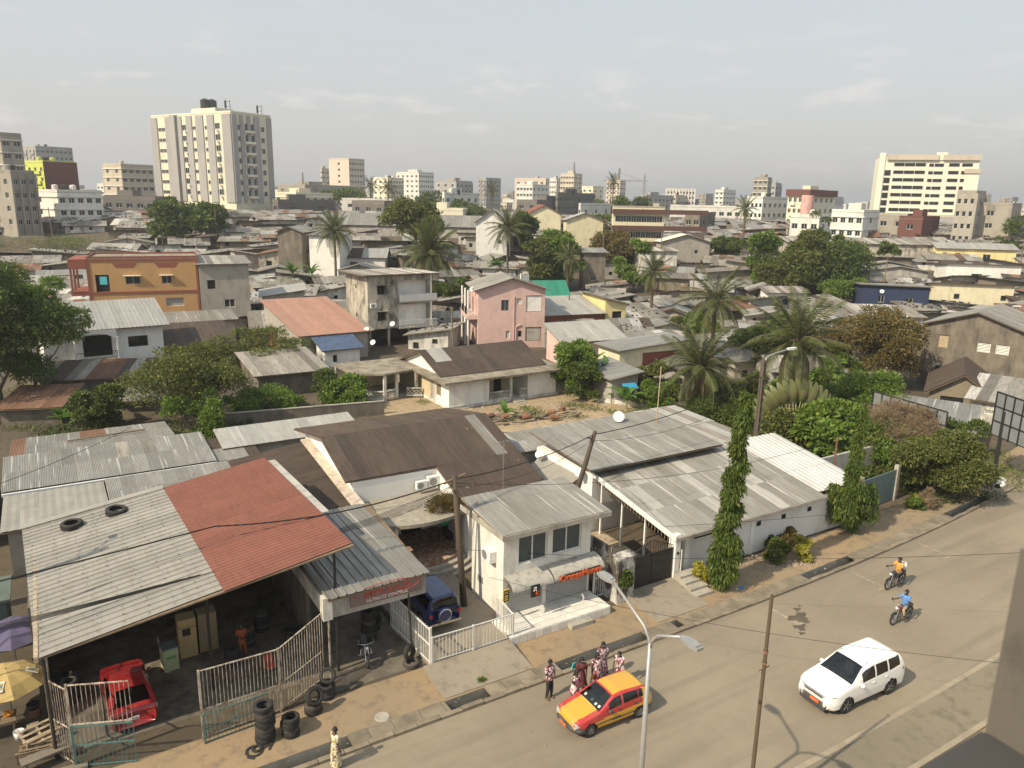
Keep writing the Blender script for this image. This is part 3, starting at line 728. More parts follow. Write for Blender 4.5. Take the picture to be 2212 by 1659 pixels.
sg = ST('shop_sign', 'dark banner sign reading MAXXIS hung on the canopy beam', 'sign', -5.05, 4.35)
MB().box(0, 3.3, .2, .27, 3.28, 4.0).build('panel', M_signgr, sg)
mb = MB(); pts = [(1.65 + 1.5 * math.cos(a * math.pi / 12), .19, 3.78 + .34 * math.sin(a * math.pi / 12)) for a in range(24)]
mb.tube(pts + [pts[0]], .018, 5, cap=False); mb.build('oval', M_maxred, sg)
text('lettering', 'MAXXIS', .62, M_maxred, sg, (1.65, .19, 3.79), (R(90), 0, 0), .012, .25, .012)
text('lettering', 'ULTIMATE CONTROL', .20, M_paleletter, sg, (1.65, .19, 3.43), (R(90), 0, 0), .01, .2, .004)
# --- concrete ramp before the railing, shop plinth, gate ramp
def wedge(name, label, s0, s1, t0, t1, z1, mat=None):
    r = ST(name, label, 'ramp', s0, t0)
    L, D_ = s1 - s0, t1 - t0
    MB().add([(0, 0, .0), (L, 0, .0), (L, D_, 0), (0, D_, 0), (0, 0, .04), (L, 0, .04), (L, D_, z1), (0, D_, z1)], [(4, 5, 6, 7), (0, 1, 5, 4), (1, 2, 6, 5), (3, 0, 4, 7), (2, 3, 7, 6)]).build('slope', mat or M_yard, r); return r
wedge('concrete_ramp', 'sloping concrete apron in front of the white railing', -2.3, 2.1, 1.1, 3.25, .32, M_yard)
wedge('concrete_ramp', 'concrete driveway slope in front of the black gate', 9.6, 13.1, 1.2, 4.1, .25)
yd = ST('parking_yard', 'raised concrete parking yard behind the white railing', 'yard', -1.9, 3.25)
MB().box(0, 4.6, 0, 8.5, 0, .3).build('slab', M_yard, yd)
# --- the money shop
shop = ST('shop', 'two-storey white money transfer shop with roller shutters and sloping roof', 'shop', 2.75, 4.95)
MW = plain('window_pane_reflecting', (.10, .105, .10), .1)
shut = []
body(shop, 5.25, 3.2, 5.0, wallmat('grubby_white_plaster', (.74, .71, .64), amt=.5, lo=.5, hi=.75), {'F': [(.85, 2.95, 1.7, 1.65, 'gglass', ('M_frame_w', 'M_glassb', None)), (2.85, 3.0, 1.8, 1.65, 'gglass', ('M_frame_w', 'M_glassb', None))] + shut, 'L': []}, tops=[[(0, 3.2, 5.0), (0, 3.2, 5.3), (0, 0, 5.0)], [(5.25, 3.2, 5.0), (5.25, 3.2, 5.3), (5.25, 0, 5.0)]])
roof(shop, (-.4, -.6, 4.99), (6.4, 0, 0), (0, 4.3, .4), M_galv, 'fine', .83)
MB().box(-.42, 6.02, -.66, -.6, 4.74, 4.99).build('fascia', W_conc, shop); MB().box(-.45, -.4, -.66, 3.7, 4.78, 5.05).build('fascia', W_conc, shop)
M_shut = plain('shutter_grey', (.34, .33, .31), .5, .3, .06)
for x0, w_, lb in ((.25, 2.05, ''), (2.55, 2.55, '')):
    sh = MB().box(x0 - .04, x0 + w_ + .04, -.02, .0, 2.2, 2.28).build('shutter', M_frame_g, shop)
    for k in range(14): inst('slat', MB().add([(0, .02, 0), (w_, .02, 0), (w_, -.012, .06), (w_, .02, .125), (0, .02, .125), (0, -.012, .06)], [(0, 1, 2, 5), (5, 2, 3, 4)]).mesh('slat', M_shut), sh, loc=(x0, -.03, .45 + k * .125))
mb = MB()
for i in range(9):                                             # rounded sheet awning
    a0, a1 = R(90) * i / 9, R(90) * (i + 1) / 9
    p = lambda a, x: (x, -.95 * math.sin(a) - .003, 2.12 + .5 * math.cos(a) * 1.0)
    for xa, xb, dz in ((.0, 2.35, -.04), (2.4, 5.5, .0)):
        mb.add([(xa, p(a0, 0)[1], p(a0, 0)[2] + dz), (xb, p(a0, 0)[1], p(a0, 0)[2] + dz), (xb, p(a1, 0)[1], p(a1, 0)[2] + dz), (xa, p(a1, 0)[1], p(a1, 0)[2] + dz)], [(0, 1, 2, 3)])
mb.build('awning', wallmat('stained_aluminium', (.40, .385, .34), (.11, .095, .08), amt=.85, scale=2.5, streak=False), shop)
MB().box(2.72, 5.2, -1.0, -.94, 2.02, 2.34).build('sign_board', M_signdk, shop)
text('lettering', 'OrangeMoney', .44, M_orange, shop, (3.96, -1.02, 2.19), (R(90), 0, 0), .03, 0, .012)
b1 = MB().box(-.35, .0, -.62, -.56, 1.55, 2.2).build('sign_board', M_yell, shop); MB().box(-.32, -.03, -.64, -.62, 1.59, 2.16).build('sign_face', M_blackp, b1)
for k in range(3): MB().box(-.28, -.1, -.655, -.64, 1.66 + k * .1, 1.71 + k * .1).build('print_line', M_yell, b1)
text('lettering', 'PK', .2, M_yell, b1, (-.18, -.65, 2.04), (R(90), 0, 0), .004)
b2 = MB().box(.95, 1.45, -1.1, -1.02, 1.7, 2.3).build('sign_board', M_blackp, shop)
MB().bar((1.05, -1.12, 2.2), (1.22, -1.12, 2.2), .07, .02).bar((1.2, -1.12, 2.22), (1.2, -1.12, 2.02), .02, .07).bar((1.06, -1.12, 2.02), (1.2, -1.12, 2.18), .02, .06).build('arrow', M_white, b2)
MB().bar((1.2, -1.12, 1.82), (1.38, -1.12, 1.82), .07, .02).bar((1.21, -1.12, 1.82), (1.21, -1.12, 2.0), .02, .07).bar((1.36, -1.12, 2.0), (1.22, -1.12, 1.84), .02, .06).build('arrow', M_orange, b2)
aircon((-.2, 1.1, 3.3), -90, None, parent=shop)
for k in range(5): MB().box(-.015, .0, 2.0 + k * .12, 2.05 + k * .12, 1.2, 1.55).build('vent_slot', M_hole, shop)
pl = ST('shop_plinth', 'white tiled step platform in front of the shutters', 'step', 2.1, 3.1)
MB().box(0, 5.95, .0, 1.83, 0, .42).build('base', W_whited, pl)
M_tile = wallmat('white_floor_tiles', (.68, .66, .60), (.3, .26, .2), amt=.4, streak=False, vary=.2)
_tm = MB().box(0, .425, 0, .425, 0, .02).mesh('tile', M_tile)
for i in range(13):
    for j in range(4): inst('tile', _tm, pl, loc=(.05 + i * .45, .01 + j * .45, .42))
_tf = MB().box(0, .425, -.02, 0, 0, .38).mesh('tile', M_tile)
for i in range(13): inst('tile', _tf, pl, loc=(.05 + i * .45, 0, .02))
MB().box(3.3, 4.6, -.35, 0, 0, .22).build('step', W_conc, pl)
# --- brown-roofed villa behind
vil = ST('villa', 'white villa under a large dark brown corrugated gable roof', 'house', -1.0, 11.6)
def vz(t): return 6.0 - (19.9 - t) * .312                     # roof height along t
MB().add([(0, 3.9, 0), (0, 8.3, 0), (0, 8.3, 5.9), (0, 3.9, vz(15.5) - .1), (5.3, 3.9, 0), (5.3, 3.9, vz(15.5) - .15), (5.3, -.2, 0), (5.3, -.2, 3.1), (10.6, -.2, 0), (10.6, -.2, 3.1), (10.6, 13, 0), (10.6, 13, 5.0), (10.6, 8.3, 5.9), (0, 13, 0), (0, 13, 5.0)],
         [(0, 1, 2, 3), (0, 4, 5, 3), (4, 6, 7, 5), (6, 8, 9, 7), (8, 10, 11, 12, 9), (1, 13, 14, 2), (13, 10, 11, 14)]).build('wall', wallmat('bright_white_plaster', (.84, .82, .78), amt=.12), vil)
def pat(i, j, n): return M_galv if (i == n - 1 and j == 1) else M_brownroof
roof(vil, (5.2, -.65, vz(10.95)), (5.9, 0, 0), (0, 4.55, 4.55 * .312), M_brownroof, 'corr', .84, name='lower_roof')
roof(vil, (-.45, 3.85, vz(15.45) + .02), (11.55, 0, 0), (0, 4.5, 4.5 * .312), M_brownroof, 'corr', .84, name='main_roof', alt=lambda i, j, n: M_galv if i == n - 2 else M_brownroof)
roof(vil, (11.1, 14.2, 4.95), (-11.55, 0, 0), (0, -5.85, 1.05), M_brownroof, 'corr', .84, name='back_roof')
roof(vil, (-5.2, 12.1, 4.1), (0, -10.2, -1.1), (5.1, 0, .6), M_brownroof, 'corr', .84, name='side_roof')
MB().box(-5.0, -.1, 2.3, 11.9, 0, 2.8).build('side_wing', W_cream, vil)
MB().bar((-.25, 12.1, 4.80), (-.25, 2.2, 3.75), .7, .1).build('flashing', wallmat('rust_stained_cement', (.55, .47, .37), (.16, .07, .04), amt=.9, streak=False, scale=2.5), vil)
# curved porch
mb = MB(); pts = [(.1, 4.1)] + [(2.9 + 2.75 * math.cos(math.pi + math.pi * k / 20), 1.9 - 1.0 - 1.35 * math.sin(math.pi * k / 20) * 1.0) for k in range(21)] + [(5.6, 4.1)]
mb.prism(pts, 3.0, 3.2); mb.build('porch_roof', wallmat('mossy_porch_slab', (.27, .24, .19), (.42, .39, .33), amt=.6, streak=False, scale=2.5, lo=.52, hi=.6), vil)
for px, py in ((1.1, .35), (4.9, .35)): MB().lathe([(.14, 0), (.14, 3.0)], 14, (px, py, 0)).build('column', W_white, vil)
for k in range(4):
    q = [(2.9 + (2.5 + .33 * k) * math.cos(math.pi + math.pi * j / 20), 1.0 - (1.45 + .33 * k) * math.sin(math.pi * j / 20)) for j in range(21)] + [(5.4 + .33 * k, 3.9), (.4 - .33 * k, 3.9)]
    MB().prism(q, 0, .72 - .18 * k + .001 * k).build('terrace_step', wallmat('brick_red_terrace', (.27, .14, .09), (.42, .35, .26), amt=.9, streak=False, scale=3, lo=.48, hi=.56) if k == 0 else W_conc, vil)
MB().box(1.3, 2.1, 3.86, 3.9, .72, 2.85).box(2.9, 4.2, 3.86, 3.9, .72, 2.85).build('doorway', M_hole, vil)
aircon((4.95, 3.6, 3.85), 0, None, parent=vil); aircon((4.1, 3.55, 3.75), 0, None, parent=vil, scale=.8)
an = ST('antenna', 'thin mast antenna standing on the brown villa roof', 'antenna', 7.0, 12.2, 3.6)
MB().tube([(0, 0, 0), (0, 0, 3.2)], .03, 6).build('mast', M_galv, an); MB().bar((-.3, 0, 3.1), (.3, 0, 3.1), .03).bar((-.25, -.15, 3.1), (-.25, .15, 3.1), .02).bar((.25, -.15, 3.1), (.25, .15, 3.1), .02).bar((0, -.15, 2.95), (0, .15, 2.95), .02).build('crossbar', M_galv, an)
rug = ST('hanging_cloth', 'green cloth hanging under the curved villa porch', 'cloth', 3.3, 13.0, 1.9)
mb = MB(); [mb.add([(x * .12, .03 * math.sin(x * 2), 0), (x * .12 + .12, .03 * math.sin(x * 2 + 2), 0), (x * .12 + .12, .03 * math.sin(x * 2 + 2), .55), (x * .12, .03 * math.sin(x * 2), .6)], [(0, 1, 2, 3)]) for x in range(5)]
mb.build('cloth', plain('green_cloth', (.06, .35, .16), .8), rug)
# --- tin sheds behind the garage
def shed_row(label, s0, s1, t0, t1, z0, z1, mat, style='fine', rows=1, alt=None, wall=W_conc, jit=.01, under=True):
    r = ST('tin_shed', label, 'shed', s0, t0); w, d = s1 - s0, t1 - t0
    MB().box(.3, w - .3, .3, d - .3, 0, min(z0, z1) - .12).build('wall', wall, r)
    roof(r, (0, 0, z0), (w, 0, 0), (0, d, z1 - z0), mat, style, .83, rows, jit, alt); return r
rr = lambda p, m2, m1: (lambda i, j, n: m2 if (i, j) in p else m1)
shed_row('long tin shed with a patched back slope and one rust-brown sheet', -18.0, -7.9, 33.2, 39.2, 3.3, 2.8, M_galv, rows=2, alt=rr({(0, 0), (0, 1), (5, 1), (6, 1)}, M_rust, M_galv))
shed_row('long grey corrugated shed with a white gutter along its eave', -18.3, -6.2, 27.6, 33.2, 2.9, 3.35, M_galv, rows=2, alt=rr({(8, 1), (10, 1)}, M_slum, M_galv))
g_ = ST('gutter', 'long white gutter under the grey corrugated eave', 'gutter', -18.3, 27.35); MB().box(0, 12.1, 0, .16, 2.72, 2.88).build('trough', M_white, g_)
shed_row('grey corrugated shed directly behind the red garage roof', -12.9, -5.0, 22.6, 27.0, 2.7, 2.95, M_galv, rows=2)
shed_row('flat cement-sheeted shed left of the corrugated one, stained', -18.2, -13.0, 21.6, 27.0, 2.75, 2.8, M_beige, 'flat', 2, jit=.02)
shed_row('bright corrugated shed on the left of the brown villa ridge', -5.4, 4.8, 29.6, 33.0, 3.0, 3.5, M_galvn, 'fine', 1)
shed_row('patched corrugated lean-to with a dark missing strip', -7.2, -3.2, 27.9, 31.9, 2.7, 3.1, M_galv, rows=2, alt=rr({(1, 1), (2, 1), (4, 0), (4, 1)}, M_brownroof, M_galv))
bm = ST('beam', 'dark timber pole lying across the patched tin shed roof', 'pole', -14.6, 35.6, 3.28); MB().tube([(0, 0, 0), (5.0, .5, .0)], .06, 6).build('pole', M_wood, bm)
# --- compound with the black gate
gt = ST('gate', 'black sheet-iron double gate with arched bars on top', 'gate', 10.0, 4.15)
for k in (0, 1):
    lf = MB().box(k * 1.55 + .03, k * 1.55 + 1.53, -.03, .02, .1, 2.05).build('gate_leaf', M_iron, gt)
    f = MB()
    for j in range(9):
        x = k * 1.55 + .1 + j * .165; top = 2.05 + .12 + .65 * (j / 8 if k == 0 else 1 - j / 8) * (1 - abs(.5 - .5)) ; f.box(x, x + .025, -.015, .01, 2.05, top)
    xa, xb = k * 1.55 + .05, k * 1.55 + 1.5
    f.bar((xa, 0, 2.2 if k == 0 else 2.8), (xb, 0, 2.8 if k == 0 else 2.2), .05, .04)
    for j in range(4): f.box(k * 1.55 + .03, k * 1.55 + 1.53, -.045, -.03, .15 + j * .62, .2 + j * .62)
    f.build('scroll_bars', M_iron, lf)
gp = ST('gate_pillar', 'peeling white and black mould-stained wall pier left of the gate', 'pillar', 8.85, 3.6); MB().box(0, 1.1, 0, .6, 0, 2.5).box(-.05, 1.15, -.05, .65, 2.5, 2.6).box(.0, .15, .6, 3.2, 0, 2.9).build('pier', wallmat('peeling_pier', (.62, .60, .54), (.07, .06, .05), amt=1, scale=1.6, lo=.42, hi=.55), gp)
bar_fence('side_gate', 'narrow white barred side gate beside the money shop', [(8.15, 4.7), (8.9, 4.7)], 2.3, M_wrail, .13, .025, cat='gate')
gp = ST('gate_pillar', 'white square pillar right of the black gate', 'pillar', 13.15, 4.0); MB().box(0, .38, 0, .4, 0, 2.75).build('pier', W_white, gp)
nb = MB().box(.12, .27, -.02, 0, 1.6, 1.75).build('number_plate', M_blackp, gp)
lh = ST('long_house', 'long low white house with a wide grey metal roof beside the road', 'house', 13.55, 4.35)
MB().add([(0.95, 0, 0), (14.9, 0, 0), (14.9, 0, 2.55), (0.95, 0, 2.55), (14.9, 7, 0), (14.9, 7, 3.6)], [(0, 1, 2, 3), (1, 4, 5, 2)]).build('wall', W_white, lh)
MB().box(.62, .95, -.05, .3, 0, 2.6).build('pillar', W_white, lh); MB().box(.05, .6, .22, .3, .35, 2.5).build('door', M_iron, lh)
MB().box(1.3, 4.4, -.04, .0, 2.05, 2.5).build('vent_grille', M_hole, lh)
for x in (6.4, 8.6, 11): MB().box(x, x + .35, -.03, .0, 1.7, 1.98).build('vent_block', M_hole, lh)
MB().box(5.9, 6.15, -.06, 0, 0, 2.55).build('pilaster', W_white, lh)
def lhalt(i, j, n): return M_galvn if (i * 7 + j * 3) % 5 == 0 else M_galv
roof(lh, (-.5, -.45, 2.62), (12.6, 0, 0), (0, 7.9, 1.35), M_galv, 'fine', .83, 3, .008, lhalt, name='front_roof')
M_stripe = roofmat('bright_ribbed_aluminium', [(.70, .69, .65), (.62, .61, .58)], (.3, .28, .25), .25, .3, .35, .06)
roof(lh, (12.12, .1, 2.75), (4.3, 0, 0), (0, 7.4, 1.22), M_stripe, 'tray', .84, name='bright_roof')
MB().box(-.55, 12.1, -.52, -.46, 2.46, 2.66).build('fascia', W_conc, lh)
MB().bar((-.55, -.5, 2.62), (-.55, 7.5, 3.95), .06, .3).build('barge_board', M_white, lh)
for py in (.2, 2.3, 4.4, 6.4): MB().box(-.3, -.2, py, py + .1, 0, 2.6 + py * .17).build('post', W_white, lh)
for k in range(26): inst('fringe_slat', MB().box(0, .03, 0, .05, -.4, 0).mesh('fringe_slat', M_wood), lh, loc=(-.38, .3 + k * .27, 2.5 + .17 * (.3 + k * .27)))
uh = ST('courtyard_house', 'white house with a flat-looking grey sheet roof behind the courtyard', 'house', 12.9, 11.3)
body(uh, 10.2, 6.3, 3.9, W_white, {'L': [(.6, .9, .9, 1.1, 'iron'), (1.9, .1, .9, 2.1, 'irondoor'), (3.3, .9, .9, 1.1, 'iron'), (4.7, .9, 1.2, 1.0, 'lattice')]})
roof(uh, (-.4, -.5, 4.35), (11.1, 0, 0), (0, 7.3, .55), M_galv, 'corr', .86, 2, .006, name='upper_roof')
MB().add([(-1.5, 1.2, 2.75), (-1.5, 5.6, 2.75), (0, 5.6, 3.4), (0, 1.2, 3.4), (-1.5, 1.2, 2.7), (-1.5, 5.6, 2.7), (0, 5.6, 3.35), (0, 1.2, 3.35)], [(0, 1, 2, 3), (7, 6, 5, 4), (0, 4, 5, 1), (0, 3, 7, 4)]).build('awning', M_beige, uh)
bh = ST('tin_shed', 'low patched corrugated roof behind the courtyard house, left wing', 'shed', 11.2, 18.2)
MB().box(.3, 12.5, .3, 3.2, 0, 3.1).build('wall', W_conc, bh); roof(bh, (0, 0, 3.35), (13.0, 0, 0), (.3, 3.8, .2), M_galv, 'fine', .83, 2, .02, lhalt)
bh = ST('tin_shed', 'ragged pale tin roof at the garden end behind the courtyard house', 'shed', 23.4, 12.2)
MB().box(.3, 4.9, .3, 8.2, 0, 3.3).build('wall', W_conc, bh); roof(bh, (0, 0, 3.6), (5.3, 0, 0), (.3, 8.8, .3), M_galvn, 'corr', .83, 2, .03, lambda i, j, n: M_slum if (i + j) % 2 else M_galvn)
cy = ST('courtyard', 'tiled courtyard floor behind the black gate', 'yard', 9.2, 4.4); MB().box(0, 4.4, 0, 13, 0, .1).build('slab', wallmat('crazy_tiles', (.46, .38, .27), (.27, .20, .13), amt=.8, streak=False, scale=3, lo=.48, hi=.54), cy)
sp_ = ST('steps', 'four worn concrete steps leading to the side door of the long white house', 'steps', 12.95, 2.0)
for k in range(4): MB().box(.0 + .06 * k, 1.25 + .06 * k, .48 * k, .48 * k + .5, 0, .14 + .14 * k).build('step', W_conc, sp_)
dish((*st(19.6, 17.2), 4.7), 0, 'large white satellite dish on the ridge of the courtyard house', .42, group=None)
dish((*st(12.3, 16.4), 3.3), -50, 'white satellite dish at the back corner of the courtyard house wall', .28, group=None)
dish((*st(12.4, 12.0), 3.4), -30, 'white satellite dish beside the courtyard awning', .28, group=None)
hp = ST('roof_mast', 'tall thin mast standing on the grey roof behind the courtyard', 'mast', 22.2, 16.0, 4.7); MB().tube([(0, 0, 0), (.1, 0, 4.2)], .04, 6).build('mast', M_woodl, hp)
# --- fence, wall and slate-blue gate further along
bg = ST('board_gate', 'blue-grey sheet gate panel between concrete posts', 'gate', 31.0, 5.0, rot=4); MB().box(0, 4.3, 0, .06, .1, 2.3).build('panel', plain('slate_blue_sheet', (.12, .17, .18), .6, 0, .2), bg)
for k, x in enumerate((-.3, 4.3)): MB().box(x, x + .3, -.1, .2, 0, 2.6).build('post', W_conc, bg)
bar_fence('bar_fence', 'short dark barred fence left of the blue-grey gate', [(29.6, 4.7), (30.7, 5.0)], 2.0, M_iron, .14)
cw = ST('garden_wall', 'long stained concrete wall hidden behind roadside shrubs', 'wall', 29.6, 9.2); MB().box(0, 14, 0, .2, 0, 2.4).build('wall', W_grey, cw)
bar_fence('bar_fence', 'dark barred fence right of the blue-grey gate under the tree', [(35.8, 5.6), (38.6, 6.6)], 2.0, M_iron, .16)

fl = ST('roof_flashing', 'grey cement flashing strip along the right edge of the red roof', 'flashing', -16.4, 4.9); MB().bar(rg_o + rg_u * 1.02 + rg_v * .32 + Vector((0, 0, -.12)), rg_o + rg_u * 1.02 + rg_v * .98 + Vector((0, 0, -.1)), .42, .06).build('strip', W_grey, fl)
for s_, t_, z_, lb in ((8.1, 18.6, 5.55, 'highest'), (8.9, 16.6, 4.95, 'second'), (9.5, 14.6, 4.3, 'third'), (5.2, 13.2, 3.85, 'lowest')):
    o = ST('stone', f'{lb} small heap of stones weighing down the brown villa roof', 'stones', s_, t_, z_)
    for k in range(4): x, y = rng.uniform(-.3, .3), rng.uniform(-.15, .15); MB().add([(x - .1, y - .08, 0), (x + .12, y - .07, 0), (x + .09, y + .1, .02), (x - .08, y + .08, 0), (x - .04, y - .03, .13), (x + .06, y - .02, .1), (x + .03, y + .05, .12)], [(0, 1, 5, 4), (1, 2, 6, 5), (2, 3, 4, 6), (3, 0, 4), (4, 5, 6)]).build('rock', M_rock, o)
scr = MB()
for i in range(7):
    for j in range(22):
        p = rg_o + rg_u * (.02 + .075 * i + .004 * (j % 3)) + rg_v * ((j + .5) / 22) + Vector((0, 0, .07)); scr.add([p + Vector(v) for v in ((-.02, -.02, 0), (.02, -.02, 0), (.02, .02, 0), (-.02, .02, 0), (0, 0, .04))], [(0, 1, 4), (1, 2, 4), (2, 3, 4), (3, 0, 4)])
o = scr.build('roof_screws', M_iron, gar); o['kind'] = 'stuff'
# ------------------------------------------------------------------ the houses beyond, each with its own place, size and angle
def hz(p, py):                                    # height above the land at p that appears at picture row py
    g = gz(p[0], p[1]); lo, hi = -2.0, 120.0
    for _ in range(40):
        m = (lo + hi) / 2
        if proj(p[0], p[1], g + m)[1] > py: lo = m
        else: hi = m
    return lo
OCC = []
def place(px, py, ang, xr, xl=None, D=None, ph=0):
    p = at(px, py, ph, D=D); p = (p[0], p[1], gz(p[0], p[1])); w = run(p, ang, xr, p[2]); d = run(p, ang + 90, xl, p[2]) if xl is not None else 8
    a_ = R(ang); dd = min(d, 12); OCC.append((p[0] + math.cos(a_) * w / 2 - math.sin(a_) * dd / 2, p[1] + math.sin(a_) * w / 2 + math.cos(a_) * dd / 2, a_, w / 2, dd / 2))
    return p, w, d
def HH(name, label, px, py, ang, xr, xl, cat='house', D=None, group=None, ph=0):
    p, w, d = place(px, py, ang, xr, xl, D, ph); return thing(name, label, cat, p, ang, group), p, w, d
# white bungalow in the clearing
r, p, w, d = HH('bungalow', 'white bungalow with brown gable roof, flat slab eaves and lattice verandas', 970, 886, 33, 1195, 933)
bw = 13.3
body(r, 4.6, 4.0, 2.75, W_white, {'L': [(1.2, 1.0, 1.1, 1.2, 'lattice', ('M_wood', 'M_hole', 'M_woodl'))]}, name='front_room', bottom=0)
body(r, 3.6, 4.5, 2.75, W_white, name='end_room', x0=9.3, bottom=0)
body(r, 13, 9, 2.75, wallmat('cream_inner_wall', (.60, .50, .33), amt=.3), {'F': [(5.2, .9, 1.0, 1.3, 'iron'), (6.7, .35, .95, 2.1, 'hole')]}, name='wall', y0=2.6, bottom=0)
MB().box(-.06, 13.1, -.08, 11.8, -.6, .32).build('plinth', W_whited, r)
MB().prism([(-.9, -.9), (14.0, -.9), (14.0, 12.4), (-7.2, 12.4), (-7.2, 7.2), (-4.3, 5.6), (-.9, 6.2)], 2.78, 2.98).build('slab_roof', M_slabtop, r)
gx0, gx1, gy0, gy1, gr = .3, 12.2, 1.6, 11.2, 1.75
for gx in (gx0, gx1): MB().add([(gx, gy0, 2.98), (gx, (gy0 + gy1) / 2, 2.95 + gr), (gx, gy1, 2.98)], [(0, 1, 2)]).build('gable', W_white, r)
gm = (gy0 + gy1) / 2; sl = gr / (gm - gy0)
roof(r, (gx0 - .5, gy0 - .15, 3.0), (gx1 - gx0 + 1.0, 0, 0), (0, gm - gy0 + .15, gr + .05), M_brownroof, 'corr', .9, 2, alt=lambda i, j, n: M_galvn if (j == 1 and i in (1, 2)) else M_brownroof, name='gable_roof')
roof(r, (gx1 + .5, gy1 + .15, 3.0), (-(gx1 - gx0 + 1.0), 0, 0), (0, -(gy1 - gm + .15), gr + .05), M_brownroof, 'corr', .9, 1, name='gable_roof')
def balustrade(root, a, b, h=.85):
    a, b = Vector(a), Vector(b); L = (b - a).length; u = (b - a).normalized(); mb = MB()
    mb.bar(a + Vector((0, 0, h)), b + Vector((0, 0, h)), .22, .1).bar(a + Vector((0, 0, .08)), b + Vector((0, 0, .08)), .2, .16)
    n = max(2, int(L / .35)); 
    for k in range(n):
        q0, q1 = a + u * (L * k / n), a + u * (L * (k + 1) / n)
        for z0 in (.16, .48): mb.bar(q0 + Vector((0, 0, z0)), q1 + Vector((0, 0, z0 + .32)), .05).bar(q1 + Vector((0, 0, z0)), q0 + Vector((0, 0, z0 + .32)), .05)
    return mb.build('balustrade', W_whited, root)
balustrade(r, (4.7, .1, .3), (7.0, .1, .3)); balustrade(r, (8.3, .1, .3), (9.2, .1, .3))
balustrade(r, (-7.0, 7.4, .2), (-4.2, 5.9, .2)); balustrade(r, (-7.0, 7.4, .2), (-7.0, 12, .2)); balustrade(r, (-4.2, 5.9, .2), (-2.6, 6.6, .2)); balustrade(r, (-1.6, 6.3, .2), (-.2, 5.5, .2))
for q in ((-7.0, 7.4), (-4.2, 5.9), (-2.6, 6.6), (-.6, 6.1), (7.1, -.1), (-7, 12)): MB().box(q[0] - .14, q[0] + .14, q[1] - .14, q[1] + .14, 0, 2.78).build('column', W_whited, r)
MB().box(-7.1, 0, 6.9, 12, 0, .25).build('veranda_floor', W_conc, r); MB().box(-7, .0, 11.9, 12.05, 0, 2.78).build('back_wall', W_cream, r)
for k in range(5): MB().box(7.1, 8.4 + .0, -.35 - .38 * k, .0 - .38 * k, -.2, .36 - .09 * k).build('step', W_conc, r)
mb = MB(); mb.poly([(*at(x, y)[:2], .03) for x, y in ((775, 838), (850, 812), (930, 800), (1000, 840), (1195, 838), (1300, 860), (1400, 880), (1300, 912), (1120, 935), (960, 930), (850, 905), (790, 880))][::-1]); tag(mb.build('clearing', ground_mat('sandy_clearing', (.33, .25, .16), (.40, .30, .19), (.17, .15, .075))), kind='structure')
# three-storey stained building on stilts
r, p, w, d = HH('apartment_house', 'three-storey stained beige house on concrete stilts with white balconies', 797, 752, 33, 929, 751)
H_ = hz(p, 598); w = min(w, 10.5); s1 = 2.5; f = (H_ - s1) / 2
body(r, w, max(4, d), H_ - s1, W_stain, {'F': [(1.4, 1.1, 1.3, 1.25, 'iron'), (1.4, f + 1.1, 1.3, 1.25, 'iron'), (w * .48, .05, w * .5, f - .45, 'hole', (None, 'W_white', None)), (w * .48, f + .05, w * .5, f - .7, 'hole', (None, 'W_white', None))],
     'L': [(d * .45, f + 1.6, .5, .6, 'hole'), (d * .45, 1.2, .5, .6, 'hole')]}, z0=s1, dep=1.3)
for k in (0, 1):
    z = s1 + k * f
    MB().box(w * .47, w + .9, -.5, 1.2, z - .12, z + .04).build('balcony_floor', W_conc, r)
    mm = MB().bar((w * .48, -.45, z + 1.0), (w + .85, -.45, z + 1.0), .06)
    for q in range(26): x = w * .48 + (w * .52 + .85) * q / 25; mm.box(x - .03, x + .03, -.47, -.43, z + .05, z + 1.0)
    if k: mm.box(w * .48, w + .85, -.44, -.42, z + .05, z + .95)
    mm.build('balcony_rail', W_white, r)
    for x, kd, ww in ((w * .5, 'iron', 1.3), (w * .77, 'bars', 1.1)):
        window(r, kd, Matrix.Translation((x, 1.22, z + (.8 if kd == 'iron' else .15))) @ Matrix.Rotation(R(90), 4, 'X'), ww, 1.3 if kd == 'iron' else 2.0)
    MB().box(1.2, 2.9, -.5, 0, z + 2.45, z + 2.52).build('window_hood', W_conc, r)
for x in (.3, w * .33, w * .66, w - .3):
    for y in (.3, d - .3): MB().box(x - .15, x + .15, y - .15, y + .15, -1, s1).build('stilt', W_conc, r)
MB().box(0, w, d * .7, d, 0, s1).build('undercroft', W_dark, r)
roof(r, (-1.0, -.9, H_ + .25), (w + 2.2, 0, 0), (0, d + 1.8, -.15), M_slum, 'corr', .9)
MB().box(w - .1, w + .1, -.45, -.3, s1, H_ + .1).build('corner_post', W_white, r)
aircon((.7, -.25, s1 + f - .3), 0, None, parent=r)
